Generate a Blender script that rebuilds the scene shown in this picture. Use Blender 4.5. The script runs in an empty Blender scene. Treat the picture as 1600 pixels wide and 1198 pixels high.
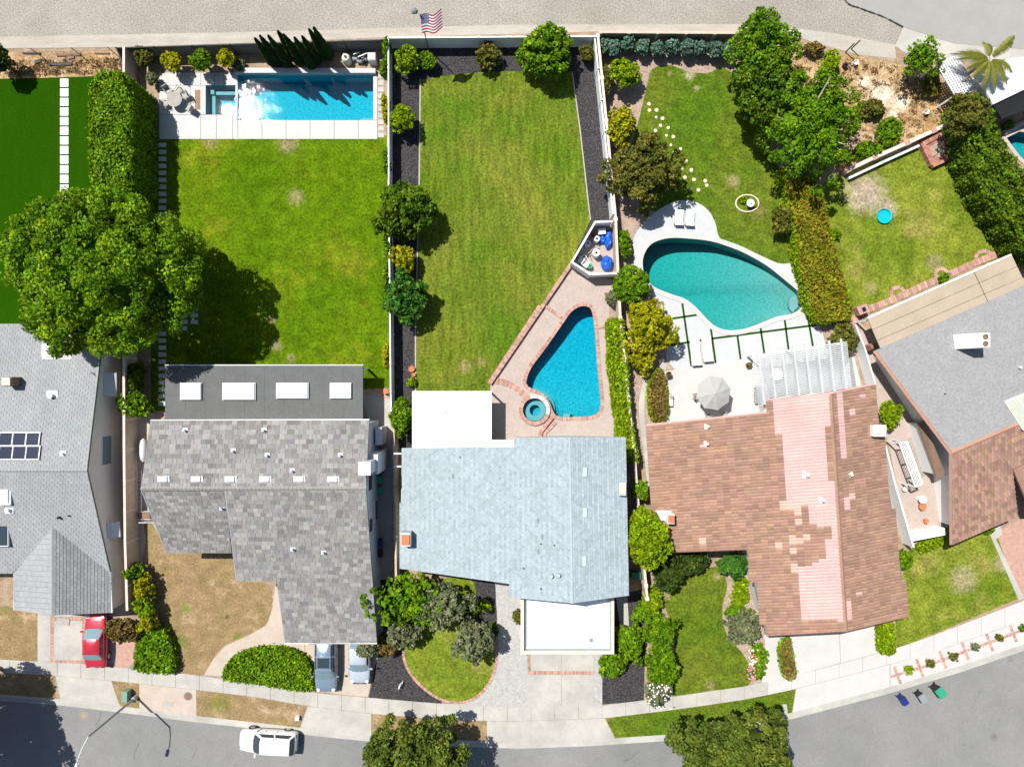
import bpy, bmesh, math, random
import numpy as np
from mathutils import Vector, Matrix
from mathutils.geometry import tessellate_polygon

# ------------------------------------------------------------------ camera, sky, sun, exposure
S, H = 0.053, 58.0                      # metres per photo pixel on the ground, drone height
SC = bpy.context.scene
COL = SC.collection
cam = bpy.data.objects.new('camera', bpy.data.cameras.new('camera'))
COL.objects.link(cam)
cam.location = (0, 0, H)
cam.data.sensor_fit = 'HORIZONTAL'
cam.data.angle = 2 * math.atan(800 * S / H)
cam.data.clip_start = 0.5
cam.data.clip_end = 3000
SC.camera = cam

SUN_EL = math.radians(60.8)
SHX, SHY = 0.722, -0.692                 # direction in which shadows fall
world = bpy.data.worlds.new('World')
SC.world = world
world.use_nodes = True
wn = world.node_tree.nodes
sky = wn.new('ShaderNodeTexSky')
sky.sky_type = 'NISHITA'
sky.sun_disc = False
sky.sun_elevation = SUN_EL
sky.sun_rotation = math.atan2(-SHX, -SHY)
world.node_tree.links.new(sky.outputs[0], wn['Background'].inputs[0])
wn['Background'].inputs[1].default_value = 0.075
sun = bpy.data.objects.new('sun', bpy.data.lights.new('sun', 'SUN'))
COL.objects.link(sun)
sun.data.energy = 5.0
sun.data.angle = math.radians(0.5)
sun.data.color = (1.0, 0.97, 0.915)
_d = Vector((SHX * math.cos(SUN_EL), SHY * math.cos(SUN_EL), -math.sin(SUN_EL)))
sun.rotation_euler = _d.to_track_quat('-Z', 'Y').to_euler()
sun.location = (-30, 24, 70)
SC.view_settings.view_transform = 'Standard'
SC.view_settings.look = 'None'
SC.view_settings.gamma = 1
SC.view_settings.use_curve_mapping = False
SC.view_settings.exposure = 0.45
SC.render.engine = 'CYCLES'
SC.cycles.max_bounces = 6
SC.cycles.transparent_max_bounces = 12
SC.cycles.caustics_reflective = False
SC.cycles.caustics_refractive = False
try:
    SC.cycles.use_denoising = True
except Exception:
    pass

# ------------------------------------------------------------------ helpers
def P(px, py, z=0.0):
    """photo pixel at a known height -> world point"""
    k = S * (H - z) / H
    return Vector(((px - 800) * k, (599 - py) * k, z))

def PX(p):
    k = S * (H - p[2]) / H
    return 800 + p[0] / k, 599 - p[1] / k

def smooth(pts, n=6, closed=True):
    out, m = [], len(pts)
    rng = range(m) if closed else range(m - 1)
    for i in rng:
        if closed:
            a, b, c, d = (pts[(i + k) % m] for k in (-1, 0, 1, 2))
        else:
            a, b, c, d = pts[max(i - 1, 0)], pts[i], pts[i + 1], pts[min(i + 2, m - 1)]
        for k in range(n):
            t = k / n
            out.append(tuple(0.5 * (2 * b[j] + (c[j] - a[j]) * t + (2 * a[j] - 5 * b[j] + 4 * c[j] - d[j]) * t * t
                                    + (3 * b[j] - a[j] - 3 * c[j] + d[j]) * t ** 3) for j in range(len(b))))
    if not closed:
        out.append(tuple(pts[-1]))
    return out

def ellipse(cx, cy, rx, ry, n=28, rot=0.0):
    c, s = math.cos(rot), math.sin(rot)
    return [(cx + rx * math.cos(a) * c - ry * math.sin(a) * s, cy + rx * math.cos(a) * s + ry * math.sin(a) * c)
            for a in (2 * math.pi * i / n for i in range(n))]

def area2(p):
    return sum(p[i][0] * p[(i + 1) % len(p)][1] - p[(i + 1) % len(p)][0] * p[i][1] for i in range(len(p))) / 2

def offset2(p, d):
    """move a closed 2D outline inwards by d"""
    sg = 1 if area2(p) > 0 else -1
    out, n = [], len(p)
    for i in range(n):
        a, b, c = Vector(p[i - 1][:2]), Vector(p[i][:2]), Vector(p[(i + 1) % n][:2])
        e1, e2 = (b - a), (c - b)
        if e1.length < 1e-6 or e2.length < 1e-6:
            out.append(tuple(b)); continue
        e1.normalize(); e2.normalize()
        n1, n2 = Vector((-e1.y, e1.x)) * sg, Vector((-e2.y, e2.x)) * sg
        m = n1 + n2
        if m.length < 1e-3:
            m = n1
        m.normalize()
        k = d / max(0.4, m.dot(n1))
        out.append(tuple(b + m * k))
    return out

def inside(p, poly):
    x, y = p; r = False; n = len(poly)
    for i in range(n):
        x1, y1 = poly[i][:2]; x2, y2 = poly[(i + 1) % n][:2]
        if (y1 > y) != (y2 > y) and x < (x2 - x1) * (y - y1) / (y2 - y1) + x1:
            r = not r
    return r

def tag(o, label=None, cat=None, group=None, kind=None):
    if label: o['label'] = label
    if cat: o['category'] = cat
    if group: o['group'] = group
    if kind: o['kind'] = kind
    return o

def thing(name, label, cat, loc=(0, 0, 0), group=None, rz=0.0):
    o = bpy.data.objects.new(name, None)
    o.empty_display_size = 0.3
    COL.objects.link(o)
    o.location = loc
    o.rotation_euler = (0, 0, rz)
    return tag(o, label, cat, group)

def root_of(o):
    while o.parent: o = o.parent
    return o

def link(name, me, parent=None, loc=(0, 0, 0), rot=(0, 0, 0)):
    o = bpy.data.objects.new(name, me)
    COL.objects.link(o)
    o.location = loc
    o.rotation_euler = rot
    if parent: o.parent = parent
    return o

def copy_tree(o, parent=None):
    c = o.copy()
    COL.objects.link(c)
    c.parent = parent
    for ch in list(o.children):
        copy_tree(ch, c)
    return c

class MB:
    """collects faces; build() links them as ONE mesh object"""
    def __init__(self):
        self.v, self.f, self.m, self.t = [], [], [], []
        self.cur = (1, 1, 1)
    def add(self, vs, fs, m=0):
        b = len(self.v)
        self.v += [tuple(p) for p in vs]
        self.t += [self.cur] * len(vs)
        self.f += [tuple(b + i for i in f) for f in fs]
        self.m += [m] * len(fs)
        return self
    def poly(self, pts, m=0):
        return self.add(pts, [tuple(range(len(pts)))], m)
    def box(self, c, s, rz=0.0, m=0, top=1.0):
        x, y, z = s[0] / 2, s[1] / 2, s[2] / 2
        ca, sa = math.cos(rz), math.sin(rz)
        vs = []
        for dz, k in ((-z, 1), (z, top)):
            for dx, dy in ((-x, -y), (x, -y), (x, y), (-x, y)):
                dx, dy = dx * k, dy * k
                vs.append((c[0] + dx * ca - dy * sa, c[1] + dx * sa + dy * ca, c[2] + dz))
        return self.add(vs, [(3, 2, 1, 0), (4, 5, 6, 7), (0, 1, 5, 4), (1, 2, 6, 5), (2, 3, 7, 6), (3, 0, 4, 7)], m)
    def prism(self, pts, z0, z1, m=0, mtop=None):
        """2D outline raised from z0 to z1"""
        p = [q[:2] for q in pts]
        if area2(p) < 0: p = p[::-1]
        n = len(p)
        vs = [(x, y, z0) for x, y in p] + [(x, y, z1) for x, y in p]
        self.add(vs, [(i, (i + 1) % n, n + (i + 1) % n, n + i) for i in range(n)] + [tuple(range(n - 1, -1, -1))], m)
        self.add([(x, y, z1) for x, y in p], [tuple(range(n))], m if mtop is None else mtop)
        return self
    def slab(self, pts, t, m=0):
        """3D outline (roughly flat) with thickness t downwards"""
        p = [Vector(q) for q in pts]
        if area2([q[:2] for q in p]) < 0: p = p[::-1]
        n = len(p)
        vs = p + [q - Vector((0, 0, t)) for q in p]
        return self.add(vs, [tuple(range(n)), tuple(range(2 * n - 1, n - 1, -1))] +
                        [(i, n + i, n + (i + 1) % n, (i + 1) % n) for i in range(n)], m)
    def walls(self, pts, z0=0.0, m=0):
        """upright faces from z0 up to each 3D point, plus a lid"""
        p = [tuple(q) for q in pts]
        if area2([q[:2] for q in p]) < 0: p = p[::-1]
        n = len(p)
        vs = [(q[0], q[1], z0) for q in p] + p
        return self.add(vs, [(i, (i + 1) % n, n + (i + 1) % n, n + i) for i in range(n)], m)
    def ring(self, outer, inner, z0, z1, m=0):
        """flat ring between two outlines with the same number of points, with inner and outer faces"""
        n = len(outer)
        if area2(outer) < 0: outer, inner = outer[::-1], inner[::-1]
        vs = [(*q[:2], z1) for q in outer] + [(*q[:2], z1) for q in inner] + [(*q[:2], z0) for q in outer] + [(*q[:2], z0) for q in inner]
        fs = []
        for i in range(n):
            j = (i + 1) % n
            fs += [(i, j, n + j, n + i), (2 * n + i, 2 * n + j, j, i), (n + i, n + j, 3 * n + j, 3 * n + i)]
        return self.add(vs, fs, m)
    def tube(self, pts, r, n=8, m=0, cap=True):
        pts = [Vector(p) for p in pts]
        rs = r if isinstance(r, (list, tuple)) else [r] * len(pts)
        vs = []
        for i, p in enumerate(pts):
            d = (pts[min(i + 1, len(pts) - 1)] - pts[max(i - 1, 0)]).normalized()
            a = Vector((0, 0, 1)) if abs(d.z) < 0.9 else Vector((1, 0, 0))
            u = d.cross(a).normalized(); w = d.cross(u)
            vs += [p + (u * math.cos(2 * math.pi * k / n) + w * math.sin(2 * math.pi * k / n)) * rs[i] for k in range(n)]
        fs = []
        for i in range(len(pts) - 1):
            for k in range(n):
                fs.append((i * n + k, i * n + (k + 1) % n, (i + 1) * n + (k + 1) % n, (i + 1) * n + k))
        if cap:
            fs += [tuple(range(n - 1, -1, -1)), tuple((len(pts) - 1) * n + k for k in range(n))]
        return self.add(vs, fs, m)
    def lathe(self, c, prof, n=16, m=0):
        vs = []
        for r, z in prof:
            vs += [(c[0] + r * math.cos(2 * math.pi * k / n), c[1] + r * math.sin(2 * math.pi * k / n), c[2] + z) for k in range(n)]
        fs = []
        for i in range(len(prof) - 1):
            for k in range(n):
                fs.append((i * n + k, i * n + (k + 1) % n, (i + 1) * n + (k + 1) % n, (i + 1) * n + k))
        fs.append(tuple((len(prof) - 1) * n + k for k in range(n)))
        fs.append(tuple(range(n - 1, -1, -1)))
        return self.add(vs, fs, m)
    def mesh(self, name, mats, off=(0, 0, 0), sm=False):
        me = bpy.data.meshes.new(name)
        ox, oy, oz = off
        me.from_pydata([(x - ox, y - oy, z - oz) for x, y, z in self.v], [], self.f)
        for q in (mats if isinstance(mats, (list, tuple)) else [mats]): me.materials.append(q)
        me.polygons.foreach_set('material_index', self.m)
        if sm: me.polygons.foreach_set('use_smooth', [True] * len(self.f))
        if True:
            a = me.attributes.new('tint', 'FLOAT_COLOR', 'POINT')
            a.data.foreach_set('color', np.array([(*t, 1) for t in self.t], dtype=np.float32).ravel())
        me.update()
        return me
    def build(self, name, mats, parent=None, base=None, local=False, sm=False):
        if parent is not None:
            off = (0, 0, 0) if local else tuple(root_of(parent).location)
            return link(name, self.mesh(name, mats, off, sm), parent)
        if local: base = (0, 0, 0)
        if base is None:
            a = np.array(self.v)
            base = ((a[:, 0].min() + a[:, 0].max()) / 2, (a[:, 1].min() + a[:, 1].max()) / 2, a[:, 2].min())
        return link(name, self.mesh(name, mats, base, sm), None, base)

# ------------------------------------------------------------------ materials
MATS = {}
def mat(name, col, rough=0.8, var=0.15, scale=2.0, fine=0.0, fscale=14.0, bump=0.0, bscale=30.0, col2=None, pscale=0.25, pamt=0.5,
        metal=0.0, spec=0.35, tint=False, stretch=None, col3=None, p3=0.12, coat=0.0, spots=()):
    """base colour broken up by patches (col2), blotches (var) and fine grain (fine)"""
    if name in MATS: return MATS[name]
    m = bpy.data.materials.new(name)
    MATS[name] = m
    m.use_nodes = True
    N, L = m.node_tree.nodes, m.node_tree.links
    b = N['Principled BSDF']
    b.inputs['Roughness'].default_value = rough
    b.inputs['Metallic'].default_value = metal
    b.inputs['Specular IOR Level'].default_value = spec
    b.inputs['Coat Weight'].default_value = coat
    geo = N.new('ShaderNodeNewGeometry')
    vec = geo.outputs['Position']
    def noise(sc, det=3.0, ro=0.55, st=None):
        n = N.new('ShaderNodeTexNoise')
        n.inputs['Scale'].default_value = sc
        n.inputs['Detail'].default_value = det
        n.inputs['Roughness'].default_value = ro
        if st:
            mp = N.new('ShaderNodeMapping')
            mp.inputs['Scale'].default_value = st
            L.new(vec, mp.inputs[0]); L.new(mp.outputs[0], n.inputs['Vector'])
        else:
            L.new(vec, n.inputs['Vector'])
        return n.outputs['Fac']
    def ramp(fac, a, z):
        r = N.new('ShaderNodeMapRange')
        r.inputs[1].default_value = a[0]; r.inputs[2].default_value = a[1]
        r.inputs[3].default_value = z[0]; r.inputs[4].default_value = z[1]
        L.new(fac, r.inputs[0])
        return r.outputs[0]
    rgb = N.new('ShaderNodeRGB'); rgb.outputs[0].default_value = (*col, 1)
    out = rgb.outputs[0]
    def mix(a, bcol, fac, mode='MIX'):
        x = N.new('ShaderNodeMix'); x.data_type = 'RGBA'; x.blend_type = mode
        if hasattr(fac, 'links'): L.new(fac, x.inputs[0])
        else: x.inputs[0].default_value = fac
        L.new(a, x.inputs[6])
        if hasattr(bcol, 'links'): L.new(bcol, x.inputs[7])
        else: x.inputs[7].default_value = (*bcol, 1)
        return x.outputs[2]
    if col2:
        out = mix(out, col2, ramp(noise(pscale, 4, 0.6), (0.5 - 0.14, 0.5 + 0.14), (0, 1 * min(1, pamt * 2))))
    if col3:
        out = mix(out, col3, ramp(noise(p3, 5, 0.65), (0.54, 0.68), (0, 0.85)))
    for sx, sy, sr, sc, amt in spots:      # worn or stained places (photo pixel, radius in pixels)
        ds = N.new('ShaderNodeVectorMath'); ds.operation = 'DISTANCE'
        L.new(vec, ds.inputs[0]); ds.inputs[1].default_value = ((sx - 800) * S, (599 - sy) * S, 0)
        ad = N.new('ShaderNodeMath'); ad.operation = 'MULTIPLY_ADD'
        L.new(noise(1.6 / max(.4, sr * S * .6), 5, .7), ad.inputs[0]); ad.inputs[1].default_value = sr * S * 1.7; L.new(ds.outputs['Value'], ad.inputs[2])
        out = mix(out, sc, ramp(ad.outputs[0], (sr * S * 1.25, sr * S * 2.1), (amt, 0)))
    if var:
        v = ramp(noise(scale, 5, 0.65, stretch), (0.3, 0.7), (1 - var, 1 + var))
        c = N.new('ShaderNodeCombineColor')
        for i in range(3): L.new(v, c.inputs[i])
        out = mix(out, c.outputs[0], 1.0, 'MULTIPLY')
    if fine:
        v = ramp(noise(fscale, 2, 0.7), (0.3, 0.7), (1 - fine, 1 + fine))
        c = N.new('ShaderNodeCombineColor')
        for i in range(3): L.new(v, c.inputs[i])
        out = mix(out, c.outputs[0], 1.0, 'MULTIPLY')
    if tint:
        at = N.new('ShaderNodeAttribute'); at.attribute_name = 'tint'
        out = mix(out, at.outputs['Color'], 1.0, 'MULTIPLY')
    L.new(out, b.inputs['Base Color'])
    if bump:
        bp = N.new('ShaderNodeBump'); bp.inputs['Strength'].default_value = 1.0
        bp.inputs['Distance'].default_value = bump
        L.new(noise(bscale, 3, 0.7), bp.inputs['Height'])
        L.new(bp.outputs[0], b.inputs['Normal'])
    return m

def leaf_material():
    m = bpy.data.materials.new('leaf')
    m.use_nodes = True
    N, L = m.node_tree.nodes, m.node_tree.links
    b = N['Principled BSDF']
    at = N.new('ShaderNodeAttribute'); at.attribute_name = 'tint'
    L.new(at.outputs['Color'], b.inputs['Base Color'])
    b.inputs['Roughness'].default_value = 0.5
    b.inputs['Specular IOR Level'].default_value = 0.06
    tr = N.new('ShaderNodeBsdfTranslucent')
    L.new(at.outputs['Color'], tr.inputs[0])
    mx = N.new('ShaderNodeMixShader'); mx.inputs[0].default_value = 0.30
    L.new(b.outputs[0], mx.inputs[1]); L.new(tr.outputs[0], mx.inputs[2])
    L.new(mx.outputs[0], N['Material Output'].inputs[0])
    return m
LEAF = leaf_material()

def water_material(name, absorb, bumpd, scale):
    """clear surface that mirrors the sky, over water that swallows red light with depth"""
    m = bpy.data.materials.new(name)
    m.use_nodes = True
    N, L = m.node_tree.nodes, m.node_tree.links
    for n in list(N):
        if n.type == 'BSDF_PRINCIPLED': N.remove(n)
    geo = N.new('ShaderNodeNewGeometry')
    n1 = N.new('ShaderNodeTexNoise'); n1.inputs['Scale'].default_value = scale; n1.inputs['Detail'].default_value = 3
    L.new(geo.outputs['Position'], n1.inputs['Vector'])
    bp = N.new('ShaderNodeBump'); bp.inputs['Strength'].default_value = 1.0; bp.inputs['Distance'].default_value = bumpd
    L.new(n1.outputs['Fac'], bp.inputs['Height'])
    fr = N.new('ShaderNodeFresnel'); fr.inputs['IOR'].default_value = 1.33
    L.new(bp.outputs[0], fr.inputs['Normal'])
    gl = N.new('ShaderNodeBsdfGlossy'); gl.inputs['Roughness'].default_value = 0.012
    L.new(bp.outputs[0], gl.inputs['Normal'])
    tr = N.new('ShaderNodeBsdfTransparent'); tr.inputs[0].default_value = (0.97, 0.98, 0.98, 1)
    mx = N.new('ShaderNodeMixShader')
    L.new(fr.outputs[0], mx.inputs[0]); L.new(tr.outputs[0], mx.inputs[1]); L.new(gl.outputs[0], mx.inputs[2])
    L.new(mx.outputs[0], N['Material Output'].inputs[0])
    va = N.new('ShaderNodeVolumeAbsorption')
    mxa = max(absorb)
    va.inputs['Color'].default_value = (*[1 - a_ / mxa for a_ in absorb], 1); va.inputs['Density'].default_value = mxa
    L.new(va.outputs[0], N['Material Output'].inputs['Volume'])
    return m

def plaster_material(name, a, bcol, scale):
    """pool plaster with specks of caustic light painted into its colour as fine mottling"""
    m = bpy.data.materials.new(name)
    m.use_nodes = True
    N, L = m.node_tree.nodes, m.node_tree.links
    b = N['Principled BSDF']; b.inputs['Roughness'].default_value = 0.7
    geo = N.new('ShaderNodeNewGeometry')
    n1 = N.new('ShaderNodeTexNoise'); n1.inputs['Scale'].default_value = scale; n1.inputs['Detail'].default_value = 4; n1.inputs['Roughness'].default_value = 0.7
    L.new(geo.outputs['Position'], n1.inputs['Vector'])
    r = N.new('ShaderNodeMapRange'); r.inputs[1].default_value = 0.36; r.inputs[2].default_value = 0.66
    L.new(n1.outputs['Fac'], r.inputs[0])
    x = N.new('ShaderNodeMix'); x.data_type = 'RGBA'
    x.inputs[6].default_value = (*a, 1); x.inputs[7].default_value = (*bcol, 1)
    L.new(r.outputs[0], x.inputs[0]); L.new(x.outputs[2], b.inputs['Base Color'])
    return m

M = dict(
    soil=mat('soil', (0.30, 0.22, 0.15), spec=0.02, rough=0.95, var=0.3, scale=1.2, fine=0.3, fscale=9, bump=0.02, bscale=12),
    gravel=mat('gravel', (0.2659, 0.2414, 0.2054), 0.95, 0.08, 0.5, 0.34, 8.0, 0.04, 9, col2=(0.3014, 0.2787, 0.2419), pscale=0.12),
    paved=mat('paved', (0.2790, 0.2700, 0.2511), 0.9, 0.06, 0.6, 0.07, 9, 0.003, 30),
    strip=mat('strip', (0.3784, 0.3485, 0.3054), 0.9, 0.14, 1.0, 0.10, 8, 0.004, 20, col2=(0.3520, 0.2992, 0.2376), pscale=0.3, pamt=.25, stretch=(.4, 2, 1)),
    asphalt=mat('asphalt', (0.1716, 0.1716, 0.1641), 0.9, 0.08, 0.5, 0.12, 9, 0.004, 30, col2=(0.2238, 0.2196, 0.2113), pscale=0.06, spots=((1555, 1152, 6, (.11, .11, .105), .7), (1508, 1164, 4, (.12, .12, .11), .6), (130, 1118, 7, (.34, .25, .16), .8), (1580, 1030, 5, (.1, .1, .1), .6))),
    concrete=mat('concrete', (0.3384, 0.3240, 0.2936), 0.85, 0.10, 0.8, 0.07, 10, 0.002, 25, col2=(0.4240, 0.4040, 0.3600), pscale=0.3),
    warm=mat('warm', (0.4212, 0.3483, 0.2889), 0.85, 0.09, 0.8, 0.06, 10, 0.002, 25, col2=(0.4230, 0.3600, 0.2970), pscale=.4),
    deck=mat('deck', (0.4644, 0.4618, 0.4481), 0.8, 0.05, 1.0, 0.04, 10, 0.001, 25),
    patio=mat('patio', (0.4664, 0.4490, 0.4287), 0.8, 0.06, 0.8, 0.04, 10),
    cool=mat('cool', (0.4441, 0.4545, 0.4597), 0.8, 0.05, 1.2, 0.08, 8),
    paverd=mat('paverd', (0.360, 0.350, 0.330), 0.9, 0.12, 2.0, 0.18, 5.5, 0.004, 12),
    pink=mat('pink', (0.3825, 0.3136, 0.2728), 0.85, 0.08, 1.1, 0.12, 7, 0.002, 20),
    brick=mat('brick', (0.36, 0.17, 0.12), 0.9, 0.25, 3.0, 0.2, 12, tint=True),
    brickp=mat('brickp', (0.4048, 0.2438, 0.1932), 0.9, 0.18, 3.0, 0.15, 12, tint=True),
    mulch=mat('mulch', (0.0506, 0.0471, 0.0483), spec=0.02, rough=0.95, var=0.3, scale=2.0, fine=0.75, fscale=7.5, bump=0.05, bscale=8),
    chips=mat('chips', (0.34, 0.255, 0.20), spec=0.02, rough=0.95, var=0.25, scale=1.5, fine=0.35, fscale=8, bump=0.03, bscale=9),
    dry=mat('dry', (0.261, 0.175, 0.095), spec=0.02, rough=0.95, var=0.22, scale=1.0, fine=0.30, fscale=7, bump=0.04, bscale=9, col2=(0.225, 0.165, 0.075), pscale=0.35, col3=(0.33, 0.24, 0.15), p3=0.5, spots=((290, 950, 9, (.15, .18, .035), .85), (281, 1003, 11, (.15, .18, .035), .85), (372, 995, 8, (.14, .17, .03), .85), (345, 1098, 17, (.17, .17, .035), .8), (355, 963, 4, (.10, .08, .04), .8), (10, 950, 8, (.16, .17, .04), .7))),
    straw=mat('straw', (0.2996, 0.1842, 0.0821), spec=0.02, rough=0.95, var=0.30, scale=1.3, fine=0.40, fscale=5, bump=0.06, bscale=7, col2=(0.4600, 0.3330, 0.1980), pscale=0.35, spots=((1378, 150, 22, (.60, .53, .42), .9), (1352, 128, 12, (.58, .52, .42), .8), (1408, 160, 14, (.60, .53, .42), .9), (1395, 180, 10, (.58, .51, .4), .85), (1402, 143, 4, (.12, .09, .06), .8), (1335, 215, 16, (.33, .27, .21), .8), (1368, 215, 9, (.5, .42, .33), .8), (100, 84, 40, (.30, .22, .14), .6))),
    turf=mat('turf', (0.0152, 0.0590, 0.0004), spec=0.02, rough=0.9, var=0.10, scale=0.35, fine=0.18, fscale=7, bump=0.02, bscale=14, stretch=(2.5, .6, 1)),
    lawnb=mat('lawnb', (0.0942, 0.1582, 0.0043), spec=0.02, rough=0.95, var=0.34, scale=1.0, fine=0.44, fscale=5, bump=0.07, bscale=9, col2=(0.0672, 0.1281, 0.0028), pscale=0.20, col3=(0.1708, 0.1869, 0.0105), p3=0.17, spots=((463, 308, 13, (.27, .235, .10), .75), (450, 224, 16, (.28, .21, .12), .7), (330, 222, 12, (.24, .20, .10), .6), (432, 540, 9, (.26, .205, .11), .8), (455, 560, 8, (.25, .2, .1), .6), (425, 500, 7, (.26, .205, .11), .7))),
    lawnc=mat('lawnc', (0.0691, 0.1345, 0.0078), spec=0.02, rough=0.95, var=0.34, scale=1.2, fine=0.44, fscale=5, bump=0.07, bscale=9, col2=(0.1633, 0.1691, 0.0234), pscale=0.10, stretch=(1.914, 0.304, 0.870), col3=(0.0737, 0.1323, 0.0042), p3=0.15, spots=((727, 573, 11, (.25, .2, .085), .75), (752, 566, 8, (.25, .2, .085), .6), (780, 595, 6, (.25, .2, .085), .5), (800, 530, 30, (.07, .15, .008), .6), (750, 590, 20, (.05, .10, .008), .5))),
    lawnd=mat('lawnd', (0.0698, 0.1290, 0.0082), spec=0.02, rough=0.95, var=0.34, scale=1.2, fine=0.44, fscale=5, bump=0.07, bscale=9, col2=(0.1218, 0.1458, 0.0165), pscale=0.16, spots=((1078, 117, 9, (.36, .31, .2), .8), (1088, 138, 5, (.34, .3, .2), .7), (1145, 283, 11, (.30, .25, .12), .7), (1185, 330, 14, (.2, .17, .06), .5), (1046, 115, 4, (.32, .25, .12), .7), (1042, 930, 7, (.32, .26, .13), .7), (1120, 900, 7, (.32, .26, .13), .7), (1110, 1070, 10, (.24, .2, .09), .5), (950, 1118, 8, (.3, .24, .12), .6))),
    lawne=mat('lawne', (0.1782, 0.2065, 0.0234), spec=0.02, rough=0.95, var=0.34, scale=0.9, fine=0.44, fscale=5, bump=0.07, bscale=9, col2=(0.1081, 0.1550, 0.0126), pscale=0.22, col3=(0.2369, 0.2150, 0.0525), p3=0.25, spots=((1352, 303, 33, (.36, .29, .215), .92), (1385, 325, 18, (.36, .29, .215), .8), (1545, 355, 14, (.3, .23, .14), .7), (1460, 410, 14, (.27, .22, .13), .6), (1360, 450, 12, (.26, .23, .1), .6), (1505, 905, 22, (.33, .27, .16), .75), (1565, 880, 14, (.33, .27, .16), .7))),
    white=mat('white', (0.80, 0.80, 0.79), 0.55, 0.03, 2.0),
    vinyl=mat('vinyl', (0.78, 0.79, 0.80), 0.45, 0.02, 2.0),
    stucco=mat('stucco', (0.702, 0.673, 0.632), 0.9, 0.05, 1.5, 0.05, 10),
    stuccob=mat('stuccob', (0.55, 0.57, 0.60), 0.9, 0.05, 1.5, 0.05, 10),
    stuccoc=mat('stuccoc', (0.42, 0.47, 0.47), 0.9, 0.05, 1.5, 0.05, 10),
    blockwall=mat('blockwall', (0.50, 0.40, 0.31), 0.9, 0.12, 1.5, 0.12, 7),
    blockshade=mat('blockshade', (0.25, 0.205, 0.165), 0.9, 0.15, 1.5, 0.12, 7),  # darker copy of the tan block: shade on the face put into the colour
    cap=mat('cap', (0.62, 0.50, 0.42), 0.9, 0.12, 2.0, 0.1, 7),
    shingleb=mat('shingleb', (0.2070, 0.2006, 0.1914), 0.95, 0.06, 0.8, 0.14, 9, tint=True),
    shinglea=mat('shinglea', (0.2658, 0.2728, 0.2775), 0.95, 0.10, 0.35, 0.12, 9, tint=True, stretch=(1.2, .4, 1)),
    shinglec=mat('shinglec', (0.3026, 0.3542, 0.3800), 0.9, 0.05, 0.6, 0.12, 8, tint=True),
    tiled=mat('tiled', (0.2869, 0.1681, 0.1168), 0.9, 0.10, 0.6, 0.08, 7, tint=True),
    tilee=mat('tilee', (0.2850, 0.1662, 0.1187), 0.9, 0.12, 0.5, 0.10, 7, tint=True),
    deckdark=mat('deckdark', (0.16, 0.15, 0.14), 0.95, 0.1, 2.0),
    rollroof=mat('rollroof', (0.115, 0.118, 0.115), 0.95, 0.10, 0.8, 0.12, 8),
    greyroof=mat('greyroof', (0.2422, 0.2422, 0.2422), 0.95, 0.05, 0.8, 0.16, 6),
    beigeroof=mat('beigeroof', (0.3643, 0.2957, 0.2182), 0.8, 0.08, 0.6, 0.05, 6, spots=((1408, 478, 10, (.30, .30, .29), .85), (1395, 485, 8, (.3, .3, .29), .8), (1472, 452, 9, (.31, .31, .3), .8), (1545, 420, 11, (.34, .33, .31), .6))),
    membrane=mat('membrane', (0.84, 0.84, 0.83), 0.6, 0.03, 0.6),
    greyplastic=mat('greyplastic', (0.22, 0.24, 0.25), 0.5, 0.05),
    greenplastic=mat('greenplastic', (0.03, 0.28, 0.16), 0.45, 0.05),
    darkgreen=mat('darkgreen', (0.015, 0.12, 0.075), 0.45, 0.05),
    blueplastic=mat('blueplastic', (0.015, 0.03, 0.16), 0.45, 0.05),
    black=mat('black', (0.02, 0.02, 0.022), 0.6, 0.05),
    rubber=mat('rubber', (0.018, 0.018, 0.018), 0.85, 0.0),
    metal=mat('metal', (0.55, 0.56, 0.58), 0.35, 0.03, metal=0.8),
    steel=mat('steel', (0.30, 0.31, 0.33), 0.5, 0.05, metal=0.4),
    galv=mat('galv', (0.52, 0.54, 0.56), 0.5, 0.05),
    wood=mat('wood', (0.28, 0.17, 0.10), 0.8, 0.2, 3.0),
    greywood=mat('greywood', (0.33, 0.30, 0.27), 0.85, 0.2, 3.0),
    bark=mat('bark', (0.16, 0.115, 0.08), 0.95, 0.25, 4.0),
    palebark=mat('palebark', (0.42, 0.38, 0.34), 0.9, 0.2, 4.0),
    terracotta=mat('terracotta', (0.45, 0.16, 0.07), 0.8, 0.12),
    brown=mat('brown', (0.20, 0.125, 0.085), 0.85, 0.15, 2),
    cushion=mat('cushion', (0.68, 0.62, 0.53), 0.9, 0.05),
    canvas=mat('canvas', (0.355, 0.348, 0.329), 0.9, 0.03, 3),
    tarp=mat('tarp', (0.01, 0.10, 0.48), 0.4, 0.1, 4.0),
    red=mat('red', (0.40, 0.02, 0.03), 0.5, 0.05),
    glass=mat('glass', (0.03, 0.045, 0.055), 0.08, 0.0, spec=0.7),
    glassl=mat('glassl', (0.18, 0.26, 0.30), 0.08, 0.0, spec=0.7),
    screen=mat('screen', (0.13, 0.135, 0.125), 0.9, 0.15, 3.0, 0.2, 12),
    utility=mat('utility', (0.16, 0.27, 0.20), 0.5, 0.05),
    aqua=mat('aqua', (0.0, 0.38, 0.42), 0.4, 0.05),
    stone=mat('stone', (0.62, 0.52, 0.40), 0.9, 0.15, 3.0, 0.1, 9),
    rock=mat('rock', (0.22, 0.22, 0.22), 0.9, 0.25, 4.0),
    lattice=mat('lattice', (0.60, 0.61, 0.62), 0.6, 0.03, 2.0),
    shade_grey=mat('shade_grey', (0.24, 0.25, 0.26), 0.85, 0.12, 1.0, 0.1, 6),  # dark grey stands in for slat shade and dark furniture under the pergola
    frosted=mat('frosted', (0.40, 0.42, 0.34), 0.4, 0.05),
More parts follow.
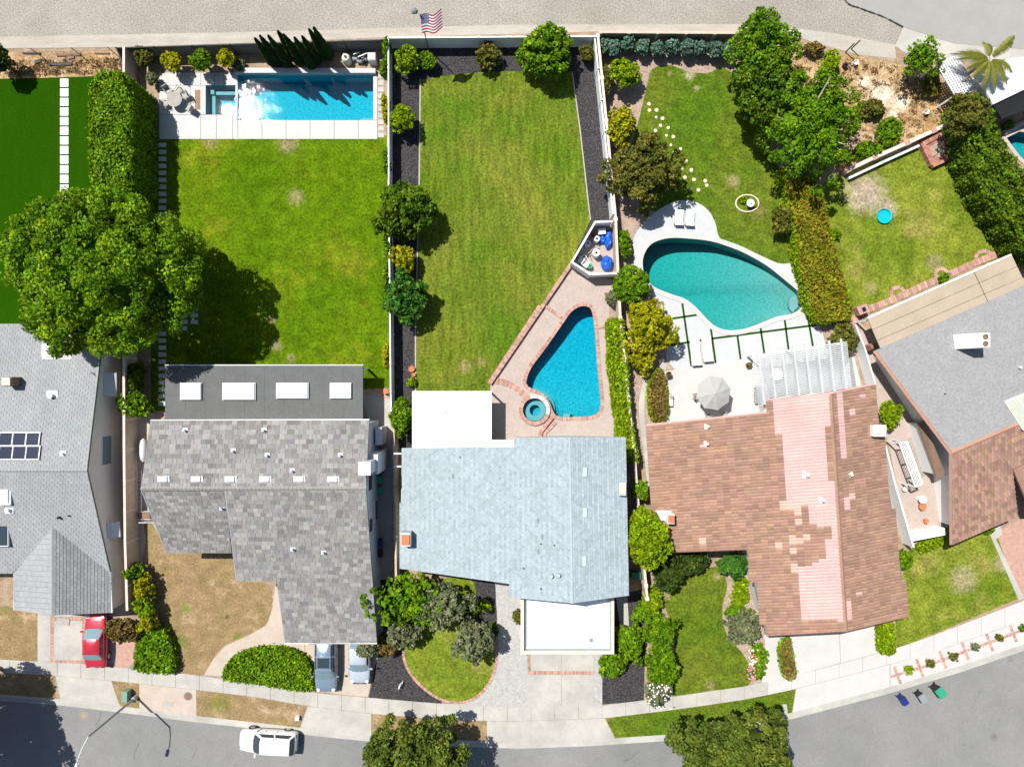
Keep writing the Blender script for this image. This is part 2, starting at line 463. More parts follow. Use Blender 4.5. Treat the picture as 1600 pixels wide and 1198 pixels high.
    pv=mat('pv', (0.012, 0.018, 0.045), 0.15, 0.1, 3.0, spec=0.6),
)
# ------------------------------------------------------------------ foliage
def quads_mesh(name, V, F, T, mats):
    me = bpy.data.meshes.new(name)
    me.vertices.add(len(V)); me.loops.add(len(F) * 4); me.polygons.add(len(F))
    me.vertices.foreach_set('co', V.astype(np.float32).ravel())
    me.loops.foreach_set('vertex_index', F.astype(np.int32).ravel())
    me.polygons.foreach_set('loop_start', np.arange(0, len(F) * 4, 4, dtype=np.int32))
    a = me.attributes.new('tint', 'FLOAT_COLOR', 'POINT')
    a.data.foreach_set('color', np.hstack([T, np.ones((len(T), 1))]).astype(np.float32).ravel())
    me.materials.append(mats)
    me.update(calc_edges=True)
    return me

def leaf_quads(rng, pos, nrm, size, tint, slim=0.62):
    n = len(pos)
    nrm = nrm / (np.linalg.norm(nrm, axis=1, keepdims=True) + 1e-9)
    r = rng.normal(size=(n, 3))
    u = np.cross(nrm, r); u /= (np.linalg.norm(u, axis=1, keepdims=True) + 1e-9)
    w = np.cross(nrm, u)
    s = size[:, None]
    a, b = u * s, w * s * slim
    V = np.stack([pos - a, pos + b + a * 0.1 - nrm * s * 0.12, pos + a, pos - b + a * 0.1 - nrm * s * 0.12], axis=1).reshape(-1, 3)
    F = np.arange(4 * n).reshape(-1, 4)
    return V, F, np.repeat(tint, 4, axis=0)

def lump(rng, d, amt):
    f = np.ones(len(d))
    for k in range(5):
        q = rng.normal(size=3); q *= rng.uniform(1.6, 4.2) / np.linalg.norm(q)
        f += amt * 0.6 * np.sin(d @ q * 1.6 + rng.uniform(0, 6.28))
    return f

def colours(rng, n, base, alt, spread=0.2, mixp=0.35):
    base, alt = np.array(base), np.array(alt)
    t = np.clip(rng.beta(1.2, 1.2 / mixp * (1 - mixp) if mixp < 0.99 else 0.2, size=(n, 1)), 0, 1)
    return (base * (1 - t) + alt * t) * rng.uniform(1 - spread, 1 + spread, size=(n, 1))

def crown_mesh(name, seed, r, nclump, nleaf, leaf, base, alt, lumpy=0.14, sig=0.16, zmin=-0.35, shape='blob', core=0.72, mixp=0.35, off=(0, 0, 0), up=0.35, shell=0.70, dens=1.0, puff=1.0):
    """leaf-sized faces gathered in clumps through an uneven shell, round a leafy core"""
    rng = np.random.default_rng(seed)
    r = np.array(r, float)
    mr = float(min(r))
    pr = float(np.clip(0.27 * mr, 0.13, 0.75)) * puff
    area = (r[0] * r[1] + r[0] * r[2] + r[1] * r[2]) / 3 * 4 * math.pi * (1 - zmin) / 2
    npf = int(max(10, area / (math.pi * pr * pr) * 1.12))
    ii = np.arange(npf) + .5
    zz = 1 - (1 - zmin) * ii / npf; ph = ii * 2.399963 + rng.uniform(0, 6)
    d = np.column_stack([np.sqrt(1 - zz ** 2) * np.cos(ph), np.sqrt(1 - zz ** 2) * np.sin(ph), zz]) + rng.normal(size=(npf, 3)) * .55 * pr / mr
    d /= np.linalg.norm(d, axis=1, keepdims=True)
    dd = np.clip(d * np.minimum(1 / np.max(np.abs(d), axis=1), 1.45)[:, None], -1, 1) if shape == 'box' else d
    f = lump(np.random.default_rng(seed + 7), d, lumpy)
    cen = dd * np.maximum(r * (f * rng.uniform(shell, 1.0, size=len(d)))[:, None] - pr * .7, .05)
    ct = colours(rng, len(d), base, alt, 0.22, mixp)
    nl = int(max(8, 4 * math.pi * pr * pr * .62 * dens / (1.24 * leaf * leaf)))
    n = len(d) * nl
    q = rng.normal(size=(n, 3)); q /= np.linalg.norm(q, axis=1, keepdims=True)
    dr = np.repeat(d, nl, axis=0)
    q = q + dr * .55; q /= np.linalg.norm(q, axis=1, keepdims=True)
    pos = np.repeat(cen, nl, axis=0) + q * pr * np.repeat(rng.uniform(.7, 1.25, len(d)), nl)[:, None] * rng.uniform(.55, 1.08, size=(n, 1))
    nr = q * .65 + rng.normal(size=pos.shape) * 0.75 + np.array([0, 0, up * .6])
    tn = np.repeat(ct, nl, axis=0) * rng.uniform(0.6, 1.35, size=(n, 1)) * (1 + rng.normal(size=(n, 1)) * np.array([[.12, .03, 0]]))
    tn = np.clip(tn, .002, .8)
    V, F, T = leaf_quads(rng, pos, nr, leaf * rng.uniform(0.6, 1.35, size=len(pos)), tn)
    # inner layer of larger, overlapping leaves that closes the crown
    big = float(np.clip(.16 * mr, leaf * 1.3, .30))
    ni = int(area * 1.7 / (1.24 * big * big) * min(1.0, core / .6)) + 6
    e = rng.normal(size=(ni * 3, 3)); e /= np.linalg.norm(e, axis=1, keepdims=True)
    e = e[e[:, 2] > zmin][:ni]
    ee = np.clip(e * np.minimum(1 / np.max(np.abs(e), axis=1), 1.45)[:, None], -1, 1) if shape == 'box' else e
    fi = lump(np.random.default_rng(seed + 7), e, lumpy)
    ip = ee * np.maximum(r * (fi * shell)[:, None] - pr * rng.uniform(1.2, 2.0, size=(len(e), 1)), r * .25)
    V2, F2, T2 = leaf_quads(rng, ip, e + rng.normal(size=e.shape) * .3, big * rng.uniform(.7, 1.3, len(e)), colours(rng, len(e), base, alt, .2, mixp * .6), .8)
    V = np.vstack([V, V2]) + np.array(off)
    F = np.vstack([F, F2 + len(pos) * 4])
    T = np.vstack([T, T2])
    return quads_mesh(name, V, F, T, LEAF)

GREEN = dict(
    deep=((0.066, 0.140, 0.009), (0.157, 0.239, 0.013)),
    bright=((0.089, 0.201, 0.007), (0.236, 0.362, 0.010)),
    lime=((0.177, 0.286, 0.005), (0.318, 0.412, 0.011)),
    gold=((0.230, 0.259, 0.006), (0.518, 0.460, 0.011)),
    olive=((0.114, 0.130, 0.021), (0.230, 0.205, 0.035)),
    grey=((0.152, 0.180, 0.080), (0.273, 0.284, 0.159)),
    blue=((0.109, 0.209, 0.146), (0.218, 0.332, 0.242)),
    cool=((0.041, 0.140, 0.018), (0.115, 0.252, 0.029)),
    bronze=((0.169, 0.125, 0.035), (0.314, 0.201, 0.060)),
    redtip=((0.179, 0.242, 0.008), (0.399, 0.196, 0.036)),
    dark=((0.042, 0.077, 0.012), (0.096, 0.139, 0.024)),
    pine=((0.087, 0.129, 0.018), (0.205, 0.242, 0.034)),
)
SEED = [100]

def trunk_mesh(name, seed, h, r, spread, zc, mats, limbs=5):
    rnd = random.Random(seed)
    mb = MB()
    p = [Vector((0, 0, -0.05))]
    for k in range(1, 5):
        p.append(Vector((rnd.uniform(-.05, .05) * h, rnd.uniform(-.05, .05) * h, h * k / 4)))
    mb.tube(p, [r * 1.3, r, r * .9, r * .8, r * .65], 8)
    for k in range(limbs):
        a = 2 * math.pi * (k + rnd.random() * .6) / limbs
        q = p[2].lerp(p[4], rnd.random())
        e = Vector((math.cos(a) * spread, math.sin(a) * spread, zc + rnd.uniform(-.1, .5) * spread))
        mid = q.lerp(e, .5) + Vector((0, 0, .12 * spread))
        mb.tube([q, mid, e], [r * .5, r * .35, r * .12], 6)
    return mb.mesh(name, mats)

def plant(name, label, cat, cx, cy, rpx, zc, col, rz=None, rpy=None, group=None, dens=1.0, leaf=0.13, lumpy=0.14, shape='blob', mixp=0.35, bark='bark',
          zmin=-0.45, sig=0.16, up=0.35, core=0.72, limbs=5, shell=0.8, puff=0.8, reach=.65):
    """a tree or shrub whose crown shows round photo pixel (cx, cy) with its centre zc metres up; the stem stands right below"""
    SEED[0] += 13
    s = SEED[0]
    c = P(cx, cy, zc)
    k = S * (H - zc) / H
    rx, ry = rpx * k, (rpy or rpx) * k
    rz = rz or min(rx, ry) * 0.8
    rz = min(rz, zc * 0.97)
    t = thing(name, label, cat, (c.x, c.y, 0), group)
    area = (rx * ry + rx * rz + ry * rz) / 3 * 4 * math.pi * 0.75
    ncl = max(14, int(area * 5.0 * dens / (sig / 0.16) ** 1.0))
    nlf = max(6, int(12 * (0.17 / leaf) ** 1.2))
    b, a = GREEN[col]
    tree = 'tree' in name or 'palm' in name
    me = crown_mesh(name + '_crown', s, (rx, ry, rz), ncl, nlf, leaf, b, a, lumpy, min(sig, 0.34 / min(rx, ry, rz) + 0.03), zmin, shape, core * .93, mixp, (0, 0, zc), up, shell, dens, puff)
    link('crown' if tree else 'foliage', me, t)
    tr = trunk_mesh(name + '_trunk', s, max(0.25, zc - rz * 0.3), 0.04 + 0.045 * max(rx, ry) * (1 if tree else .5), min(rx, ry) * reach, zc + (rz * .3 if reach > .8 else 0), M[bark], limbs)
    link('trunk' if tree else 'stem', tr, t)
    return t

def hedge(name, label, cat, top_px, h, col, group=None, leaf=0.13, dens=1.0, mixp=0.35, wob=0.10, z0=0.0, topcol=None, kind='hedge', ground=False):
    """clipped hedge: outline of its top in photo pixels at height h, leafy on the top and all sides"""
    SEED[0] += 13
    rng = np.random.default_rng(SEED[0])
    pts = [P(x, y, 0 if ground else h) for x, y in top_px]
    p2 = [(p.x, p.y) for p in pts]
    if area2(p2) < 0: p2 = p2[::-1]
    cx, cy = sum(p[0] for p in p2) / len(p2), sum(p[1] for p in p2) / len(p2)
    A = abs(area2(p2)); per = sum(math.dist(p2[i], p2[(i + 1) % len(p2)]) for i in range(len(p2)))
    b, a = GREEN[col]
    tb, ta = GREEN[topcol or col]
    pos, nrm, tin = [], [], []
    dens = dens * (.13 / leaf) ** 1.6
    n_top = int(A * 150 * dens)
    xs = [p[0] for p in p2]; ys = [p[1] for p in p2]
    tri = [tuple(q) for q in tessellate_polygon([[Vector((x, y, 0)) for x, y in p2]])]
    ar = np.array([abs((p2[j][0] - p2[i][0]) * (p2[k][1] - p2[i][1]) - (p2[k][0] - p2[i][0]) * (p2[j][1] - p2[i][1])) for i, j, k in tri])
    ch = rng.choice(len(tri), size=n_top, p=ar / ar.sum())
    T3 = np.array([[p2[i] for i in t] for t in tri])
    u = rng.random((n_top, 2)); fl = u.sum(1) > 1; u[fl] = 1 - u[fl]
    q = T3[ch]
    xy = q[:, 0] + u[:, :1] * (q[:, 1] - q[:, 0]) + u[:, 1:] * (q[:, 2] - q[:, 0])
    bumpz = wob * .8 * (np.sin(xy[:, 0] * 2.1 + 1) * np.sin(xy[:, 1] * 1.7) + np.sin(xy[:, 0] * 4.3 + xy[:, 1] * 3.7) * .6)
    pos.append(np.column_stack([xy, h + bumpz + rng.normal(size=n_top) * 0.11]))
    nrm.append(np.tile([0, 0, 1.0], (n_top, 1)))
    cl = np.sin(xy[:, 0] * 1.9 + 2) * np.sin(xy[:, 1] * 2.3 + 1) * .5 + .5
    tc = colours(rng, n_top, tb, ta, 0.3, mixp) * (0.8 + 0.4 * cl[:, None])
    tin.append(tc)
    for i in range(len(p2)):
        A0, B0 = np.array(p2[i]), np.array(p2[(i + 1) % len(p2)])
        L0 = np.linalg.norm(B0 - A0)
        n = int(L0 * (h - z0) * 130 * dens) + 1
        t = rng.random((n, 1)); z = z0 + rng.random(n) ** 0.8 * (h - z0)
        e = (B0 - A0) / max(L0, 1e-6); o = np.array([e[1], -e[0]])
        xyp = A0 + t * (B0 - A0) + o * (rng.normal(size=(n, 1)) * .07 + wob * .5 * np.sin(t * L0 * 2.3))
        pos.append(np.column_stack([xyp, z])); nrm.append(np.tile([o[0], o[1], .3], (n, 1)))
        tin.append(colours(rng, n, b, a, 0.3, mixp))
    pos, nrm, tin = np.vstack(pos), np.vstack(nrm), np.vstack(tin)
    nrm = nrm + rng.normal(size=nrm.shape) * .85
    tin = np.clip(tin * rng.uniform(.6, 1.35, size=(len(tin), 1)) * (1 + rng.normal(size=(len(tin), 1)) * np.array([[.12, .03, 0]])), .002, .8)
    V, F, T = leaf_quads(rng, pos, nrm, leaf * rng.uniform(.6, 1.35, size=len(pos)), tin)
    # leafy core as quads
    ins = offset2(p2, 0.08)
    n = len(ins)
    CV = np.array([(x, y, z0) for x, y in ins] + [(x, y, h - .09 - wob * 1.5) for x, y in ins] + [(cx, cy, h - .09 - wob * 1.5)])
    CF = [(i, (i + 1) % n, n + (i + 1) % n, n + i) for i in range(n)]
    base = len(V)
    tris = tessellate_polygon([[Vector((x, y, 0)) for x, y in ins]])
    CF += [(n + i, n + j, n + k, n + k) for i, j, k in tris]
    CF = np.array([f for f in CF if len(set(f)) == 4])
    top = [(n + i, n + j, n + k) for i, j, k in tris]
    # lid: split each triangle into quads through its middle point
    ev, ef = [], []
    for t3 in top:
        a_, b_, c_ = (CV[q] for q in t3)
        i0 = len(CV) + len(ev)
        ev += [a_, (a_ + b_) / 2, b_, (b_ + c_) / 2, c_, (c_ + a_) / 2, (a_ + b_ + c_) / 3]
        ef += [(i0, i0 + 1, i0 + 6, i0 + 5), (i0 + 2, i0 + 3, i0 + 6, i0 + 1), (i0 + 4, i0 + 5, i0 + 6, i0 + 3)]
    CV = np.vstack([CV, np.array(ev)])
    CF = np.vstack([CF, np.array(ef)])
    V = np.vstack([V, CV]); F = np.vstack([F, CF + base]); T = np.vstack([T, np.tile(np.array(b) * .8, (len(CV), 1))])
    V = V - np.array([cx, cy, 0])
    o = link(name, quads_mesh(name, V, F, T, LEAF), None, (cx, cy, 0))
    return tag(o, label, cat, group)

# ------------------------------------------------------------------ roofs
def tile_field(parent, pts, w, l, thick, material, tint, style='flat', piece='shingle', indiv=300, seed=1, stagger=0.5, lift=0.006, widths=None, skip=None):
    """lays shingles or barrel tiles in courses over a flat roof face: the largest 300 as parts, the rest joined"""
    rnd = random.Random(seed)
    p = [Vector(q) for q in pts]
    nn = Vector((0, 0, 0))
    for i in range(len(p)):
        nn += p[i].cross(p[(i + 1) % len(p)])
    nn.normalize()
    if nn.z < 0: nn = -nn
    u = nn.cross(Vector((0, 0, 1)))
    if u.length < 1e-3: u = Vector((1, 0, 0))
    u.normalize()
    v = u.cross(nn).normalized()
    if v.z > 0: v, u = -v, -u
    O = p[0]
    q2 = [((a - O).dot(u), (a - O).dot(v)) for a in p]
    v0, v1 = min(a[1] for a in q2), max(a[1] for a in q2)
    rows = max(1, round((v1 - v0) / l)); l = (v1 - v0) / rows
    field = MB(); meshes = {}; made = 0
    full = []
    for r in range(rows):
        va, vb = v0 + r * l, v0 + (r + 1) * l
        vm = (va + vb) / 2
        xs = []
        for i in range(len(q2)):
            a, b = q2[i], q2[(i + 1) % len(q2)]
            if (a[1] > vm) != (b[1] > vm):
                xs.append(a[0] + (b[0] - a[0]) * (vm - a[1]) / (b[1] - a[1]))
        xs.sort()
        for k in range(0, len(xs) - 1, 2):
            x = xs[k]; first = True
            while x < xs[k + 1] - 0.02:
                ww = rnd.choice(widths) if widths else w
                if first:
                    ww = ww * (stagger if r % 2 else 1.0) if stagger else ww
                    first = False
                whole = x + ww <= xs[k + 1] and ww > 0.05
                ww = min(ww, xs[k + 1] - x)
                full.append((x, va, ww, whole, r)); x += ww
    def geo(mb, o, ww, tn):
        mb.cur = tn
        L1 = l * 1.12
        if style == 'flat':
            g = 0.012
            a = [o + u * g + v * 0 + nn * lift, o + u * (ww - g) + nn * lift,
                 o + u * (ww - g) + v * L1 + nn * (lift + thick), o + u * g + v * L1 + nn * (lift + thick)]
            bq = [o + u * (ww - g) + v * L1, o + u * g + v * L1]
            mb.add(a + bq, [(0, 3, 2, 1), (3, 5, 4, 2), (0, 5, 3), (1, 2, 4)])
        else:
            n = 5; up_, lo_ = [], []
            for i in range(n):
                t = i / (n - 1); hh = math.sin(math.pi * t) * thick
                up_.append(o + u * (ww * t) + nn * (lift + hh * .85))
                lo_.append(o + u * (ww * t) + v * L1 + nn * (lift + .02 + hh))
            mb.add(up_ + lo_, [(i, n + i, n + i + 1, i + 1) for i in range(n - 1)] + [tuple(range(2 * n - 1, n - 1, -1))])
    root = root_of(parent).location
    wide = [i for i, f in enumerate(full) if f[3] and f[2] >= 0.6 * w]
    rnd.shuffle(wide)
    chosen = set(wide[:indiv])
    for i, (x, va, ww, whole, row) in enumerate(full):
        o = O + u * x + v * va
        if skip and skip(o + u * ww / 2 + v * l / 2): continue
        rnd.row = row
        tn = tint(o + u * ww / 2 + v * l / 2, rnd)
        if i in chosen:
            key = (round(ww, 2), tuple(round(c * 12) / 12 for c in tn))
            me = meshes.get(key)
            if me is None:
                mb = MB()
                geo(mb, Vector((0, 0, 0)), ww, key[1])
                me = meshes[key] = mb.mesh(piece, material)
            ob = bpy.data.objects.new(piece, me)
            COL.objects.link(ob)
            ob.parent = parent
            ob.location = o - root
        else:
            geo(field, o, ww, tn)
    if field.v:
        f = field.build(piece + '_field', material, parent)
        f['kind'] = 'stuff'

def house_shell(name, label, wall_pts, wallmat, inset=0.3, z0=0.0):
    c = sum((Vector(p) for p in wall_pts), Vector()) / len(wall_pts)
    t = thing(name, label, 'house', (c.x, c.y, 0))
    ins = offset2([p[:2] for p in wall_pts], inset)
    MB().walls([(x, y, p[2] - 0.12) for (x, y), p in zip(ins, wall_pts)], z0).build('wall', M[wallmat], t)
    return t

def tone(a, b, extra=0.0, exc=(1.6, 1.55, 1.5)):
    def f(p, rnd):
        if extra and rnd.random() < extra: return exc
        k = rnd.choice((a, a + (b - a) * .3, a + (b - a) * .6, b))
        k = rnd.uniform(a, b) * .5 + k * .5
        return (k, k * rnd.uniform(.97, 1.03), k * rnd.uniform(.97, 1.03))
    return f
# ------------------------------------------------------------------ the ground and what is laid on it
def W(pts, z=0.0):
    return [tuple(P(x, y, z)[:2]) for x, y in pts]

def sheet(name, label, px, z, m, holes=(), parent=None, cat=None, kind='structure', zero=False):
    loops = [[Vector((*p, z)) for p in W(px)]] + [[Vector((*p, z)) for p in W(h)] for h in holes]
    tri = tessellate_polygon(loops)
    vs = [v for l in loops for v in l]
    mb = MB()
    fs = []
    for a, b, c in tri:
        n = (vs[b] - vs[a]).cross(vs[c] - vs[a]).z
        fs.append((a, b, c) if n > 0 else (a, c, b))
    mb.add(vs, fs)
    o = mb.build(name, M[m] if isinstance(m, str) else m, parent)
    if parent is None: tag(o, label, cat, None, kind)
    return o

def interp(poly, x):
    if x <= poly[0][0]: return poly[0][1]
    for (x0, y0), (x1, y1) in zip(poly, poly[1:]):
        if x <= x1: return y0 + (y1 - y0) * (x - x0) / (x1 - x0)
    return poly[-1][1]

def along(pts, step):
    """points and directions every step metres along a 2D world polyline"""
    out, carry = [], 0.0
    for a, b in zip(pts, pts[1:]):
        a, b = Vector(a), Vector(b)
        L = (b - a).length
        if L < 1e-6: continue
        d = (b - a) / L
        s = carry
        while s < L:
            out.append((a + d * s, d)); s += step
        carry = s - L
    return out

def brick_row(mb, pts, width, blen, z0, z1, rnd, side=0.0, lo=.75, hi=1.25):
    for p, d in along(pts, blen):
        n = Vector((-d.y, d.x))
        k = rnd.uniform(lo, hi)
        mb.cur = (k, k * rnd.uniform(.9, 1.05), k * rnd.uniform(.9, 1.05))
        c = p + n * side
        mb.box((c.x, c.y, (z0 + z1) / 2), (blen * .92, width, z1 - z0 + rnd.uniform(-.004, .004)), math.atan2(d.y, d.x))
    mb.cur = (1, 1, 1)

def bricks(name, px, width, parent, blen=.11, z0=0.0, z1=0.03, m='brickp', side=0.0, z=0.0, seed=5):
    mb = MB(); brick_row(mb, W(px, z), width, blen, z0, z1, random.Random(seed), side)
    o = mb.build(name, M[m], parent); o['kind'] = 'stuff'
    return o

CURB = [(-900, 1050), (-300, 1072), (0, 1090), (100, 1098), (200, 1110), (300, 1123), (400, 1134), (500, 1146), (600, 1156), (700, 1161), (812, 1165),
        (920, 1161), (1040, 1153), (1150, 1137), (1240, 1118), (1385, 1080), (1500, 1046), (1600, 1012), (1800, 940), (2300, 730)]
WALK_T = [(-900, 985), (-300, 1010), (0, 1030), (130, 1037), (270, 1050), (420, 1069), (490, 1082), (580, 1090), (690, 1099), (800, 1104), (940, 1102),
          (1050, 1088), (1170, 1071), (1250, 1053), (1400, 1013), (1465, 990), (1600, 938), (1800, 860), (2300, 640)]
WALK_B = [(-900, 1005), (-300, 1030), (0, 1050), (90, 1055), (180, 1063), (300, 1076), (400, 1088), (480, 1102), (580, 1114), (700, 1124), (800, 1126),
          (945, 1121), (1060, 1107), (1170, 1091), (1240, 1076), (1390, 1037), (1465, 1016), (1600, 968), (1800, 890), (2300, 680)]

POOL_B = [(372, 118), (583, 118), (583, 188), (372, 188)]
SPA_B = [(322, 134), (368, 134), (368, 179), (322, 179)]
POOL_C = smooth([(817, 594), (825, 572), (850, 538), (877, 499), (888, 484), (900, 475.5), (912, 472.5), (923, 475.5), (930, 485), (934.5, 512), (939, 575), (943.4, 622),
                 (943, 638), (936, 650), (922, 655.5), (900, 656.5), (874, 656.5), (861, 648), (851, 625), (838, 616), (823, 609), (818, 602)], 4)
SPA_C = ellipse(835, 640, 18, 18, 32)
POOL_D = smooth([(1004, 410), (1007.5, 395), (1017, 382), (1032, 375), (1050, 372), (1075, 373), (1112, 377.5), (1150, 390), (1175, 402), (1200, 417), (1225, 437), (1245, 454),
                 (1254, 467), (1251, 481), (1237, 490), (1212, 495), (1192, 503), (1165, 513), (1140, 516), (1120, 511), (1105, 499), (1087, 480), (1070, 467), (1050, 460),
                 (1025, 450), (1013, 440), (1006, 426)], 4)
POOL_F = [(1572, 216), (1592, 206), (1700, 220), (1720, 300), (1620, 270), (1592, 243)]
HOLES = [POOL_B, SPA_B, POOL_C, SPA_C, POOL_D, POOL_F]

# the broad sheet has the pools cut out of it
g = MB()
loops = [[Vector((x, y, -.14)) for x, y in ((-900, -900), (900, -900), (900, 900), (-900, 900))]] + [[Vector((*p, -.14)) for p in W(h)] for h in HOLES]
vs = [v for l in loops for v in l]
g.add(vs, [(a, b, c) if (vs[b] - vs[a]).cross(vs[c] - vs[a]).z > 0 else (a, c, b) for a, b, c in tessellate_polygon(loops)])
tag(g.build('ground', M['soil']), 'bare brown earth under and beyond the gardens', 'ground', kind='structure')

sheet('street', 'grey asphalt residential street curving past the kerb', [(x, y - 6) for x, y in CURB] + [(2300, 1700), (-900, 1700)], -.134, 'asphalt', cat='street')
sheet('terrain', 'level earth of the house lots', [(x, y - 4) for x, y in CURB] + [(2600, 300), (2600, -1500), (-1600, -1500), (-1600, 1050)], 0.0, 'soil', HOLES, cat='ground')
kb = MB()
for a, b in zip(CURB, CURB[1:]):
    (ax, ay), (bx, by) = P(*a)[:2], P(*b)[:2]
    d = Vector((bx - ax, by - ay)); L = d.length; d /= L; n = Vector((-d.y, d.x))
    q = [Vector((ax, ay)) + n * .32, Vector((bx, by)) + n * .32, Vector((bx, by)) + n * .12, Vector((ax, ay)) + n * .12]
    kb.prism([tuple(x) for x in q], -.2, .035)
    q2 = [Vector((ax, ay)) + n * .118, Vector((bx, by)) + n * .118, Vector((bx, by)) - n * .28, Vector((ax, ay)) - n * .28]
    kb.prism([tuple(x) for x in q2], -.2, -.125)
tag(kb.build('kerb', M['concrete']), 'pale concrete kerb and gutter along the street', 'kerb', kind='structure')

# rear track
GR_B = [(-900, 84), (-400, 70), (0, 58), (400, 50), (800, 39), (1150, 38), (1240, 44), (1300, 52), (1398, 70)]
sheet('gravel_road', 'rough grey gravel track behind the garden walls', [(-900, -1200), (1250, -1200), (1300, -60), (1320, 0), (1345, 14), (1410, 42)] + GR_B[::-1], .006, 'gravel', cat='track')
sheet('drain_strip', 'pale worn concrete strip between gravel track and garden fences', GR_B + [(1400, 92), (1340, 86), (1270, 66), (1240, 56), (1150, 50), (930, 50), (600, 59), (400, 67), (195, 74), (0, 76), (-900, 104)], .010, 'strip', cat='path')
sheet('side_road', 'smooth beige paved road meeting the gravel track', [(1250, -1200), (1300, -60), (1320, 0), (1345, 14), (1410, 42), (1490, 68), (1600, 77), (2400, 130), (2600, -1200)], .008, 'paved', cat='road')
sheet('concrete_apron', 'cream concrete apron beside the smooth beige road', [(1411, 43), (1490, 68.5), (1600, 77.5), (2400, 131), (2400, 160), (1600, 97), (1500, 96), (1420, 86), (1398, 72)], .013, 'concrete', cat='path')
ed = MB()
rr = random.Random(3)
pl = smooth([(1300, -60), (1320, 0), (1345, 14), (1380, 27), (1411, 43)], 8, False)
wp = W(pl)
for (a, b) in zip(wp, wp[1:]):
    d = Vector((b[0] - a[0], b[1] - a[1])).normalized(); n = Vector((-d.y, d.x)) * rr.uniform(.03, .09)
    ed.prism([(a[0] - n.x, a[1] - n.y), (b[0] - n.x, b[1] - n.y), (b[0] + n.x, b[1] + n.y), (a[0] + n.x, a[1] + n.y)], .0, .03)
tag(ed.build('road_seam', M['black']), 'dark cracked tar seam where gravel meets paved road', 'road seam', kind='structure')

# ---- lot A (artificial turf) -------------------------------------------------
sheet('dry_verge', 'strip of dry straw-coloured weeds above artificial turf', [(-300, 84), (194, 80), (194, 118), (0, 124), (-300, 126)], .008, 'straw', cat='verge')
turf = sheet('turf_lawn', 'smooth dark green artificial turf lawn', [(-400, 127), (0, 123.5), (110, 121), (198, 117), (200, 560), (-400, 560)], .014, 'turf', cat='lawn')
pv = None
for i in range(14):
    mb = MB(); c = P(101, 130 + i * 15)
    o = mb.box((0, 0, .02), (.68, .66, .04)).build('paver', M['white'], turf, local=True) if pv is None else link('paver', pv, turf)
    pv = o.data
    o.location = Vector((c.x, c.y, .014)) - turf.location
sheet('yard_path', 'narrow brown concrete side path beside pale house wall', [(150, 540), (197, 540), (203, 960), (165, 960)], .010, 'warm', cat='path')

# ---- lot B -----------------------------------------------------------------------
sheet('rear_bed', 'bare planting bed with shrubs and cypresses behind the pool', [(198, 78), (604, 64), (604, 118), (198, 118)], .005, 'soil', cat='bed')
lb = sheet('lawn', 'bright green back lawn below the rectangular pool', [(236, 214), (604, 212), (612, 612), (568, 613), (236, 645)], .016, 'lawnb', cat='lawn')
sheet('hedge_bed', 'shaded soil bed under the tall hedge', [(198, 112), (248, 112), (238, 300), (236, 640), (200, 640)], .007, 'soil', cat='bed')
pv = None
for i in range(38):
    y = 227 + i * 10.9
    c = P(254, y)
    if pv is None:
        o = MB().box((0, 0, .02), (.62, .36, .04)).build('paver', M['deck'], lb, local=True); pv = o.data
    else: o = link('paver', pv, lb)
    o.location = Vector((c.x, c.y, .016)) - lb.location
for x, y in ((287, 493), (304, 482), (304, 493), (304, 503), (288, 503), (287, 513)):
    c = P(x, y); o = link('paver', pv, lb); o.location = Vector((c.x, c.y, .016)) - lb.location
sheet('side_path', 'tan concrete side yard path beside grey shingled house', [(194, 650), (258, 642), (258, 662), (240, 700), (262, 862), (232, 830), (215, 905), (203, 905)], .009, 'warm', cat='path')
sheet('service_path', 'shaded concrete service path with wheeled bins', [(566, 612), (612, 608), (618, 1000), (586, 1000), (575, 660)], .009, 'concrete', cat='path')

dk = thing('pool_deck', 'pale concrete slab deck around the rectangular pool', 'deck', (*P(420, 200)[:2], 0))
dk['kind'] = 'structure'
def slabs(parent, rects, m, z0=0.0, z1=.05, gap=.55, name='slab'):
    for x0, y0, x1, y1 in rects:
        MB().prism(W([(x0 + gap / 2, y0 + gap / 2), (x1 - gap / 2, y0 + gap / 2), (x1 - gap / 2, y1 - gap / 2), (x0 + gap / 2, y1 - gap / 2)]), z0, z1).build(name, M[m], parent)
slabs(dk, [(249, 114, 282, 134), (282, 114, 314, 134), (314, 114, 336, 134), (336, 114, 350, 134), (350, 114, 371.5, 134), (249, 134, 298.5, 180), (298.5, 134, 322, 180),
           (249, 180, 314, 218), (314, 180, 338.5, 218), (338.5, 180, 364, 218), (364, 180, 372, 218)] +
      [(x, 188.3, x + 37.6, 218) for x in (372, 409.6, 447.2, 484.8, 522.4)] + [(560, 188.3, 590, 218), (583.3, 118, 590, 188.3)], 'deck')
mb = MB()
for i in range(12):
    x = 305.2 + i * .5
mb.prism(W([(305, 141), (313.5, 141), (313.5, 172), (305, 172)]), .03, .052)
for i in range(15):
    y = 142 + i * 2.05
    mb.prism(W([(305.5, y), (313, y), (313, y + .9), (305.5, y + .9)]), .05, .066)
tag(mb.build('fire_pit_cover', M['wood']), 'dark brown slatted cover set in pale deck beside spa', 'cover')
gs = thing('gravel_strip', 'row of stone pavers at the far end of the pool deck', 'path', (*P(596, 165)[:2], 0)); gs['kind'] = 'structure'
MB().poly([(*p, .006) for p in W([(590, 112), (602, 112), (603, 216), (590, 216)])[::-1]]).build('gravel_bed', M['chips'], gs)
for i in range(10):
    y = 116 + i * 10.2
    MB().prism(W([(590.8, y), (600, y), (600, y + 7.3), (590.8, y + 7.3)]), 0, .04).build('paver', M['concrete'], gs)

